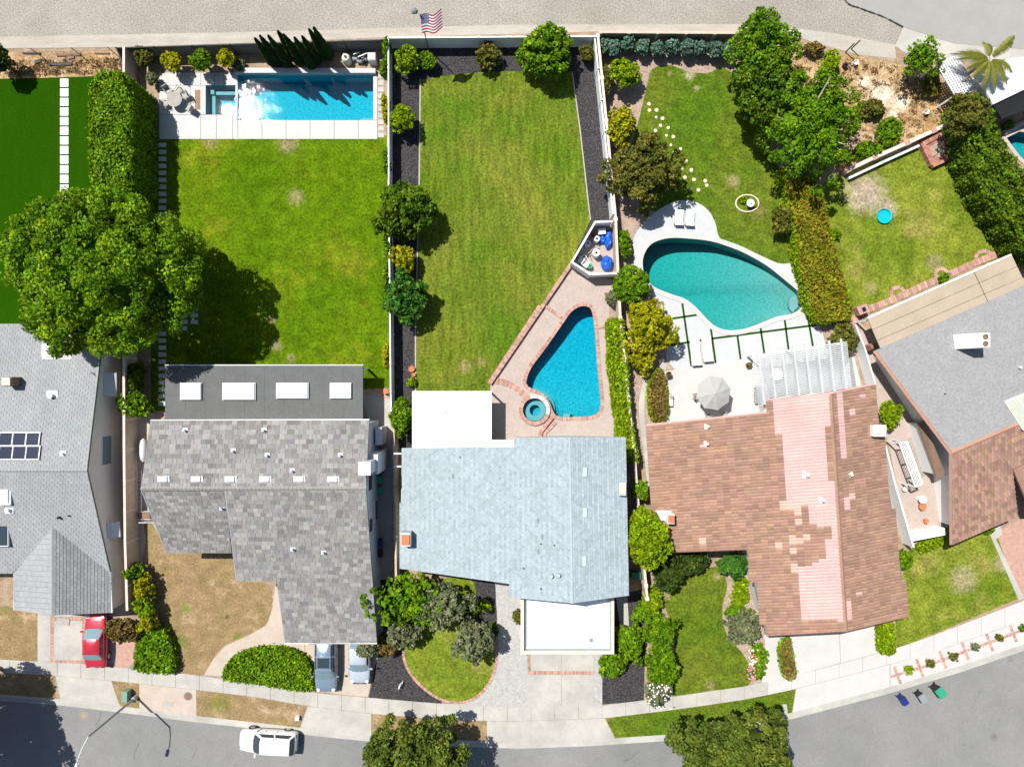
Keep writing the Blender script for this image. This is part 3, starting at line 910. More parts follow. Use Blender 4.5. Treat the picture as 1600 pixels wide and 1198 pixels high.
# ---- lot C -----------------------------------------------------------------------
sheet('mulch_bed', 'black mulch bed bordering the long striped lawn', [(610, 62), (932, 58), (961, 350), (925, 352), (893, 420), (766, 612), (766, 690), (626, 702), (612, 660)], .006, 'mulch', cat='bed')
lc = sheet('lawn', 'long mown lawn between black mulch beds', [(658, 125), (690, 119), (740, 114), (800, 111.5), (893, 113), (905, 200), (922, 345), (893, 408), (890, 418), (766, 600), (764, 640), (650, 640), (651, 520), (656, 300)], .03, 'lawnc', cat='lawn')
mb = MB()
for a, b in (((657, 124), (655, 300)), ((655, 300), (649.5, 520)), ((649.5, 520), (649.5, 612))):
    mb.prism(W([(a[0] - 1.2, a[1]), (a[0] + .8, a[1]), (b[0] + .8, b[1]), (b[0] - 1.2, b[1])]), 0, .05)
for a, b in (((893, 113), (905, 200)), ((905, 200), (921.5, 344))):
    mb.prism(W([(a[0], a[1]), (a[0] + 1.8, a[1]), (b[0] + 1.8, b[1]), (b[0], b[1])]), 0, .05)
mb.build('lawn_edging', M['strip'], lc)
pdc = sheet('brick_pool_deck', 'pale pink brick deck around the tapering pool', [(893, 414), (924, 432), (962, 438), (953, 470), (951, 500), (955, 600), (968, 690), (804, 720), (768, 720), (766, 600)], .02, 'pink', [POOL_C, SPA_C], cat='deck')

# ---- lot D -----------------------------------------------------------------------
sheet('bark_bed', 'brown bark mulch around the shrubs and freeform pool', [(934, 55), (1180, 55), (1240, 300), (1330, 470), (1345, 600), (1375, 640), (1010, 700), (985, 800), (975, 700), (962, 560), (953, 470), (962, 400), (961, 345)], .005, 'chips', [POOL_D], cat='bed')
sheet('lawn', 'green lawn crossed by a trail of round stepping stones', smooth([(1012, 128), (1020, 108), (1045, 102), (1075, 112), (1105, 115), (1135, 108), (1180, 160), (1215, 260), (1240, 330), (1256, 425), (1200, 412), (1120, 372), (1112, 335), (1085, 315), (1055, 318), (1020, 330), (990, 300), (985, 240), (1000, 180)], 4), .016, 'lawnd', cat='lawn')
DPAD = smooth([(990, 400), (990, 372), (1003, 352), (1022, 333), (1045, 319), (1068, 313), (1090, 317), (1108, 331), (1118, 350), (1126, 374), (1160, 386), (1215, 411), (1240, 411), (1253, 425), (1262, 450), (1275, 490), (1287, 527)], 4, False)
sheet('pool_surround', 'grey concrete terrace around the freeform turquoise pool', DPAD + [(1292, 545), (1180, 566), (1055, 578), (1040, 560), (1045, 520), (1030, 470), (1005, 455), (992, 430)], .022, 'cool', [POOL_D], cat='deck')
pd = sheet('patio', 'bright off-white patio under the round umbrella', [(1037, 580), (1180, 564), (1293, 545), (1330, 540), (1345, 600), (1370, 640), (1210, 660), (1014, 675), (1012, 664), (1037, 655)], .028, 'patio', cat='patio')
sheet('pergola_shade_floor', 'floor beneath the slatted pergola with shade painted in as dark grey', [(1182, 560), (1290, 541), (1328, 540), (1338, 605), (1206, 630)], .034, 'shade_grey', cat='patio')
sheet('garden_path', 'narrow pale path beside brown tiled house', smooth([(1045, 560), (1020, 578), (1004, 600), (998, 640), (1005, 700), (1014, 770), (1025, 795)], 5, False) + smooth([(1035, 800), (1024, 760), (1014, 700), (1007, 650), (1009, 610), (1020, 590), (1040, 578)], 5, False), .026, 'concrete', cat='path')

# ---- lot E and the slope behind it --------------------------------------------
sheet('dry_slope', 'bare sandy slope with patches of dry straw', smooth([(1230, 95), (1290, 82), (1400, 100), (1470, 130), (1500, 180), (1480, 198), (1400, 232), (1320, 268), (1290, 260), (1235, 150)], 4), .010, 'straw', cat='slope')
sheet('lawn', 'patchy green lawn with a bare earth spot', smooth([(1283, 300), (1300, 285), (1325, 270), (1400, 240), (1440, 232), (1500, 240), (1530, 290), (1560, 350), (1590, 390), (1500, 425), (1420, 460), (1340, 495), (1325, 460)], 3), .016, 'lawne', cat='lawn')
sheet('side_yard', 'brick-paved side yard between the tiled houses', [(1340, 500), (1380, 540), (1450, 650), (1480, 700), (1485, 850), (1420, 860), (1390, 700), (1362, 600), (1330, 520)], .008, 'pink', cat='path')
sheet('lawn', 'small patchy front lawn beside the red brick drive', [(1418, 862), (1440, 840), (1545, 795), (1590, 935), (1470, 985), (1402, 1012), (1398, 960)], .016, 'lawne', cat='lawn')
sheet('brick_drive', 'red brick driveway of the tile-and-grey-roofed house', [(1552, 832), (1700, 760), (1760, 870), (1603, 938), (1598, 935)], .012, 'brickp', cat='driveway')
sheet('drive_edging', 'pale concrete edging beside red brick driveway', [(1541, 822), (1562, 815), (1566, 835), (1556, 842), (1600, 934), (1592, 938)], .020, 'concrete', cat='path')

# ---- front gardens -------------------------------------------------------------
sheet('front_lawn', 'brown dry front lawn below pale grey roofed house', [(-300, 900), (60, 955), (62, 1033), (0, 1030), (-300, 1012)], .012, 'dry', cat='lawn')
sheet('front_lawn', 'large brown dry front lawn with curved edge', smooth([(226, 805), (262, 850), (300, 862), (366, 864), (374, 905), (420, 912), (424, 950), (415, 975), (385, 992), (350, 1008), (332, 1030), (318, 1054), (290, 1051), (268, 1049), (264, 1010), (248, 965), (238, 930), (233, 880)], 3), .012, 'dry', cat='lawn')
dA = thing('driveway', 'concrete driveway with red brick bands under red car', 'driveway', (*P(100, 1000)[:2], 0)); dA['kind'] = 'structure'
slabs(dA, [(59, 955, 79.5, 1033), (84.5, 969, 128.5, 1031), (84.5, 950, 128.5, 963), (133.5, 950, 180, 963), (133.5, 969, 180, 1035)], 'concrete', 0, .03, .2)
for q in (((82, 963), (82, 1034)), ((131, 963), (131, 1037)), ((80, 966), (180, 966)), ((80, 1033), (132, 1035))):
    bricks('brick_band', q, .26, dA, .12, 0, .028, seed=int(q[0][0]))
sheet('brick_patch', 'worn red brick parking patch beside red car', [(180, 995), (214, 995), (214, 1044), (181, 1041)], .014, 'brickp', cat='path')
dB = thing('driveway', 'pink-beige concrete driveway under the two pale cars', 'driveway', (*P(520, 1040)[:2], 0)); dB['kind'] = 'structure'
for q in ([(430, 915), (476, 905), (476, 1078), (424, 1068), (345, 1056), (319, 1054), (333, 1030), (352, 1009), (387, 993), (417, 976), (426, 950)], [(476.6, 905), (534, 905), (534, 1084), (476.6, 1077)], [(534.6, 905), (592, 905), (598, 1000), (585, 1040), (575, 1088), (534.6, 1085)]):
    MB().prism(W(q), 0, .03).build('slab', M['warm'], dB)
sheet('mulch_bed', 'black mulch bed beside pale driveway and round lawn', [(592, 905), (750, 905), (750, 960), (690, 1000), (690, 1099), (576, 1089), (586, 1040), (600, 1000)], .010, 'mulch', cat='bed')
sheet('mulch_bed', 'black mulch strip with shrubs beside paver drive', smooth([(736, 905), (770, 905), (775, 940), (776, 980), (768, 1010), (745, 990), (735, 960)], 3), .013, 'mulch', cat='bed')
CIRC = smooth([(650, 975), (700, 960), (745, 975), (770, 1000), (776, 1025), (768, 1060), (745, 1088), (715, 1097), (685, 1090), (655, 1068), (635, 1040), (629, 1005), (635, 985)], 4)
lf = sheet('front_lawn', 'round front lawn ringed with bricks', CIRC, .022, 'lawne', cat='lawn')
sheet('front_lawn', 'small triangular lawn under the blue roof eave', smooth([(690, 905), (735, 905), (744, 930), (746, 960), (720, 965), (695, 935)], 3), .020, 'lawne', cat='lawn')
bricks('brick_edging', CIRC + [CIRC[0]], .22, lf, .11, 0, .05, seed=9)
mb = sheet('paver_drive', 'grey concrete-paver driveway curving past round lawn', smooth([(770, 895), (810, 895), (822, 935), (823, 1000), (824, 1100), (800, 1104), (740, 1103), (690, 1099), (720, 1098), (748, 1089), (770, 1060), (778, 1025), (778, 980), (775, 940)], 2), .012, 'paverd', cat='driveway')
sheet('paver_margin', 'grey paver margin beside pale double driveway', [(926, 1018), (941, 1012), (941, 1102), (928, 1103)], .012, 'paverd', cat='driveway')
dC = thing('driveway', 'cream double driveway below the white flat roof', 'driveway', (*P(876, 1060)[:2], 0)); dC['kind'] = 'structure'
slabs(dC, [(829, 1005, 877, 1048), (877, 1005, 928, 1048), (823, 1053, 877, 1103.5), (877, 1053, 928, 1103)], 'concrete', 0, .03, .6)
bricks('brick_band', ((828, 1050.5), (928, 1050)), .26, dC, .11, 0, .03)
sheet('mulch_bed', 'dark mulch bed with leaning shrubs beside cream driveway', [(941, 930), (1010, 920), (1006, 1094), (941, 1100)], .010, 'mulch', cat='bed')
sheet('shade_path', 'narrow concrete path beside the white flat-roofed garage', [(962, 930), (980, 928), (984, 1000), (972, 1000)], .014, 'concrete', cat='path')
sheet('front_lawn', 'mown front lawn between shrubs and flower bed', smooth([(1035, 925), (1060, 905), (1100, 890), (1125, 885), (1136, 915), (1128, 950), (1135, 990), (1160, 1020), (1172, 1045), (1168, 1071), (1110, 1078), (1052, 1087), (1048, 1040), (1055, 1000), (1045, 965)], 3), .016, 'lawnd', cat='lawn')
sheet('front_bed', 'brown flower bed along the brown tiled house', smooth([(1125, 885), (1170, 880), (1185, 960), (1195, 1000), (1190, 1060), (1172, 1068), (1172, 1045), (1160, 1020), (1135, 985), (1130, 950), (1137, 915)], 3), .012, 'chips', cat='bed')
dD = thing('driveway', 'bleached white concrete driveway of brown tiled house', 'driveway', (*P(1310, 1010)[:2], 0)); dD['kind'] = 'structure'
for q in ([(1197, 985), (1225, 985), (1225, 1060), (1190, 1068)], [(1244, 975), (1310, 972), (1313, 1035), (1244, 1054)], [(1310.7, 972), (1376, 955), (1378, 1018), (1313.7, 1035)]):
    MB().prism(W(q), 0, .03).build('slab', M['patio'], dD)
sheet('driveway_edge', 'pale gritty strip beside flower bed and clipped hedge', [(1190, 1000), (1198, 985), (1245, 980), (1246, 1054), (1190, 1068)], .011, 'patio', cat='path')

# sidewalk slabs
sw = thing('sidewalk', 'pale concrete slab sidewalk running along the street', 'sidewalk', (*P(800, 1114)[:2], 0)); sw['kind'] = 'structure'
xs = list(np.arange(-280, 2200, 37.0))
for i, x in enumerate(xs[:-1]):
    x1 = xs[i + 1] - .5
    MB().prism(W([(x, interp(WALK_T, x) - .3), (x1, interp(WALK_T, x1) - .3), (x1, interp(WALK_B, x1)), (x, interp(WALK_B, x))]), -.1, .034).build('slab', M['patio' if x > 1180 else 'concrete'], sw)
# driveway aprons and parkway between sidewalk and kerb
def parkway(name, label, x0, x1, m, z, cat, skew0=0, skew1=0):
    xs = np.linspace(x0, x1, 8)
    top = [(x, interp(WALK_B, x) + .6) for x in xs]
    bot = [(x, interp(CURB, x) - 5.5) for x in np.linspace(x0 + skew0, x1 + skew1, 8)]
    return sheet(name, label, top + bot[::-1], z, m, cat=cat)
parkway('parkway', 'dry grass parkway in tree shade by the kerb', -300, 86, 'dry', .012, 'verge')
parkway('driveway_apron', 'concrete apron opposite the red car', 87, 174, 'concrete', .024, 'driveway', 8, 14)
parkway('parkway', 'dry corner of parkway beside green utility box', 175, 217, 'dry', .013, 'verge', 14, 0)
parkway('concrete_pad', 'stained concrete pad with round manhole by the kerb', 218, 307, 'warm', .024, 'path')
parkway('parkway', 'patchy dry grass parkway beside the manhole pad', 308, 480, 'dry', .014, 'verge', 0, -12)
parkway('driveway_apron', 'concrete apron below the two pale cars', 481, 580, 'concrete', .024, 'driveway', -12, 0)
parkway('parkway', 'shaded dry parkway under the kerbside tree', 581, 760, 'dry', .013, 'verge')
parkway('driveway_apron', 'wide cream apron below the cream double driveway', 761, 945, 'concrete', .024, 'driveway', 0, 16)
parkway('parkway', 'green grass parkway under the large kerbside tree', 946, 1243, 'lawnd', .015, 'verge', 16, -6)
parkway('driveway_apron', 'bleached concrete apron below white driveway', 1244, 1390, 'patio', .024, 'driveway', -6, 0)
px_ = parkway('paved_parkway', 'white concrete parkway inlaid with brick crosses', 1391, 2000, 'patio', .020, 'path')
for i, (x, y) in enumerate(((1402, 1054), (1437, 1043), (1473, 1030), (1508, 1017), (1546, 1003), (1583, 989))):
    for a, b in (((x - 5, y - 13), (x + 5, y + 13)),):
        bricks('brick_band', (a, b), .24, px_, .12, .015, .032, seed=i)
    x2, y2 = x + 26, y - 9.2
    bricks('brick_band', ((x - 9 if i else x - 11, y + 3), (x + 12, y - 4.2)), .2, px_, .12, .015, .030, seed=i + 20)
    bricks('brick_band', ((x + 24, y - 8.6), (x + 34, y - 12)), .2, px_, .12, .015, .030, seed=i + 40) if i < 5 else None
# ------------------------------------------------------------------ pools
def basin(t, px, depth, floor, z_top=0.0, slope=None):
    """pool shell; slope(px, py) gives the floor depth where it varies"""
    out = W(px)
    dep = [slope(*q) if slope else depth for q in px]
    if area2(out) < 0: out, dep = out[::-1], dep[::-1]
    n = len(out)
    mb = MB()
    mb.add([(x, y, z_top) for x, y in out] + [(x, y, -d) for (x, y), d in zip(out, dep)], [(i, n + i, n + (i + 1) % n, (i + 1) % n) for i in range(n)])
    tri = tessellate_polygon([[Vector((x, y, 0)) for x, y in out]])
    mb.add([(x, y, -d) for (x, y), d in zip(out, dep)], [(a, b, c) if (out[b][0] - out[a][0]) * (out[c][1] - out[a][1]) - (out[c][0] - out[a][0]) * (out[b][1] - out[a][1]) > 0 else (a, c, b) for a, b, c in tri])
    return mb.build('basin', floor, t)

def water(t, px, z, m, bottom=-2.6):
    out = offset2(W(px), -.015)
    return MB().prism(out, bottom, z).build('water', m, t)

wB = water_material('water_b', (1.15, 0.085, 0.03), 0.0095, 3.2)
wBs = water_material('water_bs', (1.0, 0.09, 0.035), 0.0005, 3.0)
wC = water_material('water_c', (1.3, 0.10, 0.035), 0.009, 3.2)
wD = water_material('water_d', (0.66, 0.055, 0.045), 0.008, 3.2)
plB = plaster_material('plaster_b', (0.10, 0.27, 0.34), (0.24, 0.48, 0.54), 6.0)
plC = plaster_material('plaster_c', (0.08, 0.24, 0.31), (0.26, 0.48, 0.54), 6.5)
plD = plaster_material('plaster_d', (0.15, 0.24, 0.22), (0.28, 0.37, 0.34), 6.5)
plP = mat('plaster_pale', (0.24, 0.34, 0.36), 0.7, 0.06, 2.0)

t = thing('swimming_pool', 'rectangular blue pool with raised rear wall', 'pool', (*P(478, 153)[:2], 0))
basin(t, POOL_B, 1.5, plB)
water(t, POOL_B, -.09, wB)
MB().prism(W([(376, 180), (401, 180), (401, 188), (376, 188)]), -1.5, -.35).build('bench', plB, t)
MB().prism(W([(563, 183), (583, 183), (583, 188), (563, 188)]), -1.5, -.3).build('bench', plP, t)
mb = MB(); mb.prism(W([(369, 109.5), (588, 110.5), (588, 117.6), (369, 117.6)]), 0, .42)
mb.build('raised_wall', M['deck'], t)
MB().prism(W([(368.2, 134), (371.8, 134), (371.8, 188), (368.2, 188)]), -1.5, .06).build('spillway_wall', M['deck'], t)
MB().prism(W([(366.5, 153), (371, 153), (371, 158), (366.5, 158)]), .06, .07).build('spillway_tile', M['tarp'], t)

t = thing('spa', 'square blue spa with bench beside rectangular pool', 'spa', (*P(345, 156)[:2], 0))
basin(t, SPA_B, 1.1, plB)
water(t, SPA_B, -.06, wBs)
for q in ([(328, 147), (333, 147), (333, 179), (328, 179)], [(334, 140), (368, 140), (368, 145), (334, 145)], [(324.5, 137), (331, 137), (331, 144), (324.5, 144)]):
    MB().prism(W(q), -1.1, -.45).build('bench', plP, t)

t = thing('swimming_pool', 'tapering blue pool edged in brick beside round spa', 'pool', (*P(890, 570)[:2], 0))
basin(t, POOL_C, 1.6, plC, slope=lambda x, y: 1.15 + .8 * min(1, max(0, abs(y - 640) / 170)))
water(t, POOL_C, -.10, wC)
mb = MB(); brick_row(mb, W(POOL_C + [POOL_C[0]]), .30, .13, -.06, .055, random.Random(4), side=-.15)
mb.build('coping', M['brickp'], t)['kind'] = 'stuff'
for k, (r, zt) in enumerate(((38, -1.05), (33, -.7), (28, -.4))):
    seg = [(835 + r * math.cos(a), 640 + r * math.sin(a)) for a in np.linspace(-1.62, .55, 16)]
    seg2 = [(835 + 21 * math.cos(a), 640 + 21 * math.sin(a)) for a in np.linspace(.55, -1.62, 16)]
    MB().prism(W(seg + seg2), -1.6, zt).build('step', plP if k else plC, t)
MB().prism(W([(880, 646), (892, 646), (890, 655), (880, 655)]), -1.6, -.4).build('step', plP, t)
b = MB(); b.prism(W(smooth([(852, 540), (862, 533), (867, 523), (864, 517), (855, 530)], 3)), -1.6, -.25); b.build('bench', plP, t)

t = thing('spa', 'round brick-rimmed spa at the end of tapering pool', 'spa', (*P(835, 640)[:2], 0))
basin(t, SPA_C, 1.1, plC, z_top=.22)
water(t, SPA_C, .12, wBs)
ro, ri = W(ellipse(835, 640, 24.5, 24.5, 32)), W(ellipse(835, 640, 18, 18, 32))
MB().ring(ro, ri, -1.0, .18).build('rim', M['pink'], t)
mb = MB(); brick_row(mb, W([(835 + 21.2 * math.cos(a), 640 + 21.2 * math.sin(a)) for a in np.linspace(.35, 4.35, 40)]), .33, .13, .16, .235, random.Random(8))
mb.build('coping', M['brickp'], t)['kind'] = 'stuff'
mb = MB()
for k in range(4):
    a0, a1 = 4.40 + k * .56, 4.40 + k * .56 + .53
    aa = np.linspace(a0, a1, 6)
    mb = MB(); mb.prism(W([(835 + 24.3 * math.cos(a), 640 + 24.3 * math.sin(a)) for a in aa] + [(835 + 18 * math.cos(a), 640 + 18 * math.sin(a)) for a in aa[::-1]]), .16, .24)
    mb.build('coping_stone', M['cool'], t)
MB().ring(W(ellipse(835, 640, 17.8, 17.8, 32)), W(ellipse(836, 641, 8.5, 8.5, 32)), -1.1, -.35).build('bench', plP, t)

t = thing('swimming_pool', 'freeform turquoise pool with white rim', 'pool', (*P(1120, 440)[:2], 0))
basin(t, POOL_D, 1.7, plD, slope=lambda x, y: 2.5 - 1.75 * min(1, max(0, (x - 1040) / 190)))
water(t, POOL_D, -.12, wD)
outD = W(POOL_D)
MB().ring(offset2(outD, -.40), outD, -.12, .07).build('coping', M['patio'], t)
for k, (rx, zt) in enumerate(((26, -1.2), (20, -.85), (14, -.5))):
    c = [(1246 + rx * math.cos(a) * .72, 474 + rx * math.sin(a)) for a in np.linspace(1.9, 4.3, 12)]
    c = [q for q in c if inside(q, POOL_D)]
    if len(c) > 2: MB().prism(W(c + [(1250, 462), (1251, 478)]), -1.7, zt).build('step', plD if k < 2 else plP, t)
t = thing('swimming_pool', 'corner of a turquoise pool beyond the tall hedge', 'pool', (*P(1640, 250)[:2], 0))
basin(t, POOL_F, 1.2, plD); water(t, POOL_F, -.05, wB)
MB().ring(offset2(W(POOL_F), -.3), W(POOL_F), -.1, .06).build('coping', M['warm'], t)

# brick steps by the tapering pool
def step_band(label, pts, w, h, side=0):
    mb = MB(); brick_row(mb, W(pts), w, .14, 0, h, random.Random(len(pts)), side)
    o = mb.build('brick_step', M['brickp']); tag(o, label, 'step', None, 'structure')
step_band('long brick step along the edge of lawn', [(894, 417), (768, 602)], .30, .34, -.2)
step_band('lower long brick step beside pool deck', [(850, 484), (771, 604)], .24, .17, -.5)
step_band('brick band from lawn edge to pool', [(852, 478), (877, 496)], .24, .14)
step_band('curved brick step from lawn to round spa', smooth([(774, 594), (790, 598), (806, 606), (822, 620)], 5, False), .5, .10)
step_band('angled brick step between spa and house', [(862, 652), (846, 672), (843, 684), (843, 700)], .3, .3)
step_band('lower angled brick step between spa and house', [(868, 660), (851, 676), (849, 700)], .24, .15)
step_band('brick band from pool to clipped hedge', [(936, 511), (951, 509)], .22, .14)

# ------------------------------------------------------------------ roofs and houses
PLANES = {}
def flat(pts, key=None):
    """make a roof outline truly planar; remember the plane"""
    p = [P(*q) for q in pts]
    A = np.array([[q.x, q.y, 1] for q in p]); z = np.array([q.z for q in p])
    k = np.linalg.lstsq(A, z, rcond=None)[0]
    out = []
    for q, (px, py, _) in zip(p, pts):
        zz = q.z
        for _i in range(6):
            w = P(px, py, zz); zz = float(k @ np.array([w.x, w.y, 1]))
        out.append(P(px, py, zz))
    if key: PLANES[key] = k
    return out

def on(key, px, py, up=0.0):
    k, zz = PLANES[key], 3.0
    for _i in range(8):
        w = P(px, py, zz); zz = float(k @ np.array([w.x, w.y, 1]))
    w = P(px, py, zz); w.z += up
    return w

def ridge_caps(parent, a, b, w, m, step=.35, tn=(1, 1, 1), name='ridge_cap', h=.06):
    a, b = Vector(a), Vector(b)
    L = (b - a).length; n = max(1, int(L / step)); d = (b - a) / n
    mb = MB(); mb.cur = tn
    s = Vector((-d.y, d.x, 0)).normalized() * w / 2
    for i in range(n):
        p, q = a + d * i, a + d * (i + 1.06)
        mb.add([p + s - Vector((0, 0, .05)), p + Vector((0, 0, h)), p - s - Vector((0, 0, .05)), q + s - Vector((0, 0, .03)), q + Vector((0, 0, h + .02)), q - s - Vector((0, 0, .03))],
               [(0, 1, 4, 3), (1, 2, 5, 4), (3, 4, 5)])
    o = mb.build(name, m, parent); o['kind'] = 'stuff'

def roof_box(parent, name, key, px, py, sx, sy, hh, m, rz=0.0, sink=.05, m2=None):
    w = on(key, px, py)
    mb = MB().box((w.x, w.y, w.z + hh / 2 - sink / 2), (sx, sy, hh + sink), rz)
    return mb.build(name, M[m], parent)

def vent_pipe(parent, key, px, py, r=.06, h=.3, m='black', name='vent_pipe'):
    w = on(key, px, py)
    MB().lathe((w.x, w.y, w.z - .05), [(r, 0), (r, h), (r * .7, h), (r * .7, h - .05)], 10).build(name, M[m], parent)

def roof_vent(parent, key, px, py, m='galv', s=.26, name='roof_vent'):
    """flashing plate with a hooded pipe"""
    w = on(key, px, py)
    mb = MB()
    mb.box((w.x, w.y, w.z + .02), (s * 1.5, s * 1.4, .05))
    mb.lathe((w.x, w.y, w.z), [(s * .25, 0), (s * .25, .28), (s * .38, .28), (s * .38, .36), (s * .1, .40)], 10)
    return mb.build(name, M[m], parent)

def window(parent, name, a, b, z0, z1, out, m='glass', fm='white'):
    """framed window on an upright wall from world 2D point a to b; out = outward 2D normal"""
    a, b, o = Vector(a), Vector(b), Vector(out).normalized()
    def slab_(d0, d1, k):
        e = (b - a).normalized() * k
        p = [a - e + o * d0, b + e + o * d0, b + e + o * d1, a - e + o * d1]
        return [tuple(q) for q in p]
    f = MB().prism(slab_(-.02, .05, .07), z0 - .07, z1 + .07).build(name, M[fm], parent)
    MB().prism(slab_(.0, .065, 0), z0, z1).build('pane', M[m], f)

# ---------------- house A
NA = flat([(-150, 507, 2.6), (163, 507, 2.6), (136, 735, 4.6), (-150, 735, 4.6)], 'AN')
SA = flat([(-150, 735, 4.6), (136, 735, 4.6), (172, 893, 2.6), (22, 895, 2.6), (-150, 895, 2.6)], 'AS')
zr = on('AS', 82, 823).z
WA = flat([(82, 823, zr), (82, 961, zr), (22, 953, 2.55), (22, 895, 2.6)], 'AW')
EA = flat([(82, 823, zr), (171, 893, 2.6), (173, 957, 2.55), (82, 961, zr)], 'AE')
wallA = [P(-150, 507, 2.6), P(163, 507, 2.6), P(136, 735, 4.6), P(172, 893, 2.6), P(173, 957, 2.55), P(82, 961, zr), P(22, 953, 2.55), P(22, 895, 2.6), P(-150, 895, 2.6)]
hA = house_shell('house', 'single-storey house with pale grey shingle roof and solar panels', wallA, 'stucco', .12)
def roof_group(h, faces, deckm, t=.16):
    mb = MB()
    for f in faces: mb.slab(f, t)
    return mb.build('roof', M[deckm], h)
rA = roof_group(hA, (NA, SA, WA, EA), 'deckdark')
tA = tone(.93, 1.06)
tile_field(rA, NA, .42, .215, .02, M['shinglea'], tA, indiv=0, seed=1)
tile_field(rA, SA, .42, .215, .02, M['shinglea'], tA, indiv=0, seed=2, skip=lambda p: inside(PX(p), [(84, 826), (174, 897), (174, 960), (20, 960), (20, 897)]))
tile_field(rA, WA, .42, .215, .02, M['shinglea'], tone(1.0, 1.15), indiv=0, seed=3)
tile_field(rA, EA, .42, .24, .035, M['shinglea'], tone(.62, .80), indiv=0, seed=4)  # wing slopes tinted lighter west, darker east: sun angle and stains put into colour
ridge_caps(rA, NA[3], NA[2], .36, M['shinglea'], .25)
ridge_caps(rA, WA[0], WA[1], .3, M['shinglea'], .25)
for a, b in ((WA[0], WA[3]), (EA[0], EA[1])):
    ridge_caps(rA, Vector(a), Vector(b), .25, M['shinglea'], .3, h=.02, name='valley')
def gutter(h, a, b, m='white', w=.12):
    a, b = Vector(a), Vector(b)
    d = (b - a).normalized(); n = Vector((-d.y, d.x, 0)) * w / 2
    mb = MB(); mb.slab([a - n, b - n, b + n, a + n], .14); mb.build('gutter', M[m], h)
gutter(hA, NA[0], NA[1], 'greyplastic'); gutter(hA, EA[1] + Vector((.06, 0, 0)), EA[2] + Vector((.06, 0, 0))); gutter(hA, WA[3], WA[2])
for i, (x, y, w_, d_) in enumerate(((90, 549, 2.3, 1.15), (8, 775, 1.0, 1.3))):
    c = on('AN' if y < 735 else 'AS', x, y)
    s = MB().box((c.x, c.y, c.z + .05), (w_, d_, .16)).build('skylight', M['white'], rA)
    MB().box((c.x - .03, c.y + .03, c.z + .2), (w_ * .86, d_ * .8, .16), top=.94).build('skylight_dome', M['membrane'], s)
c = on('AS', 4, 836)
s = MB().box((c.x - .1, c.y, c.z + .05), (1.3, 1.7, .2)).build('skylight', M['galv'], rA); MB().box((c.x - .1, c.y, c.z + .17), (1.15, 1.5, .06)).build('pane', M['glass'], s)
c = on('AN', 26, 596)
ch = MB().box((c.x, c.y, c.z + .4), (.75, .7, 1.3)).build('chimney', M['brown'], rA)
MB().box((c.x, c.y, c.z + 1.1), (.62, .6, .16)).build('chimney_cap', M['cap'], ch)
roof_vent(rA, 'AN', 82, 618, 'white', .55); roof_vent(rA, 'AN', 99, 708, 'white', .28); roof_vent(rA, 'AS', 15, 796, 'white', .42)
vent_pipe(rA, 'AS', 94, 808, .1, .35); vent_pipe(rA, 'AS', 109, 805, .06, .25); roof_vent(rA, 'AN', 146, 583, 'greyplastic', .16)
# solar array
sp = thing('solar_array', 'two rows of dark solar panels on pale grey roof', 'solar panel', tuple(on('AN', 30, 696)))
k = PLANES['AN']; nA = Vector((-k[0], -k[1], 1)).normalized(); uA = Vector((1, 0, k[0])).normalized(); vA = nA.cross(uA)
for r in range(2):
    for q in range(5):
        cx, cy = 53 - q * 21, 685.5 + r * 21.2
        c = on('AN', cx, cy, .16)
        a, b = uA * .54, vA * .54
        f = MB().slab([c - a - b, c + a - b, c + a + b, c - a + b], .05).build('panel', M['white'], sp)
        g_ = MB()
        for i in range(6):
            for j in range(6):
                o = c + uA * (-.39 + i * .156) + vA * (-.39 + j * .156) + nA * .012
                g_.poly([o - uA * .074 - vA * .074, o + uA * .074 - vA * .074, o + uA * .074 + vA * .074, o - uA * .074 + vA * .074])
        g_.poly([c - uA * .47 - vA * .47 + nA * .006, c + uA * .47 - vA * .47 + nA * .006, c + uA * .47 + vA * .47 + nA * .006, c - uA * .47 + vA * .47 + nA * .006])
        f2 = g_.build('cell_grid', M['pv'], f); f2['kind'] = 'stuff'
# east gable: windows with awnings
wx = P(172, 893, 2.6).x
e0, e1 = Vector(P(163, 507, 2.6)[:2]), Vector(P(136, 735, 4.6)[:2])
def wall_pt(a, b, y, d=0.0):
    t_ = (y - a.y) / (b.y - a.y); return (a.x + (b.x - a.x) * t_ + d, y)
ew = offset2([p[:2] for p in wallA], .12)
wa, wb, wc = Vector(ew[1]), Vector(ew[2]), Vector(ew[3])
for y0, y1, z0, z1, aw in ((584, 617, .9, 2.2, 1), (681, 725, 1.3, 2.5, 0), (816, 836, 1.2, 2.2, 1)):
    ya, yb = P(0, y0, 1.8).y, P(0, y1, 1.8).y
    s1, s2 = (wa, wb) if y1 < 735 else (wb, wc)
    pa, pb = wall_pt(s1, s2, ya), wall_pt(s1, s2, yb)
    window(hA, 'window', pb, pa, z0, z1, (1, 0), 'glassl' if not aw else 'glass')
    if aw:
        MB().slab([(pa[0] + .02, pa[1] + .1, z1 + .25), (pa[0] + .75, pa[1] + .1, z1 - .3), (pb[0] + .75, pb[1] - .1, z1 - .3), (pb[0] + .02, pb[1] - .1, z1 + .25)], .04).build('awning', M['stuccob'], hA)

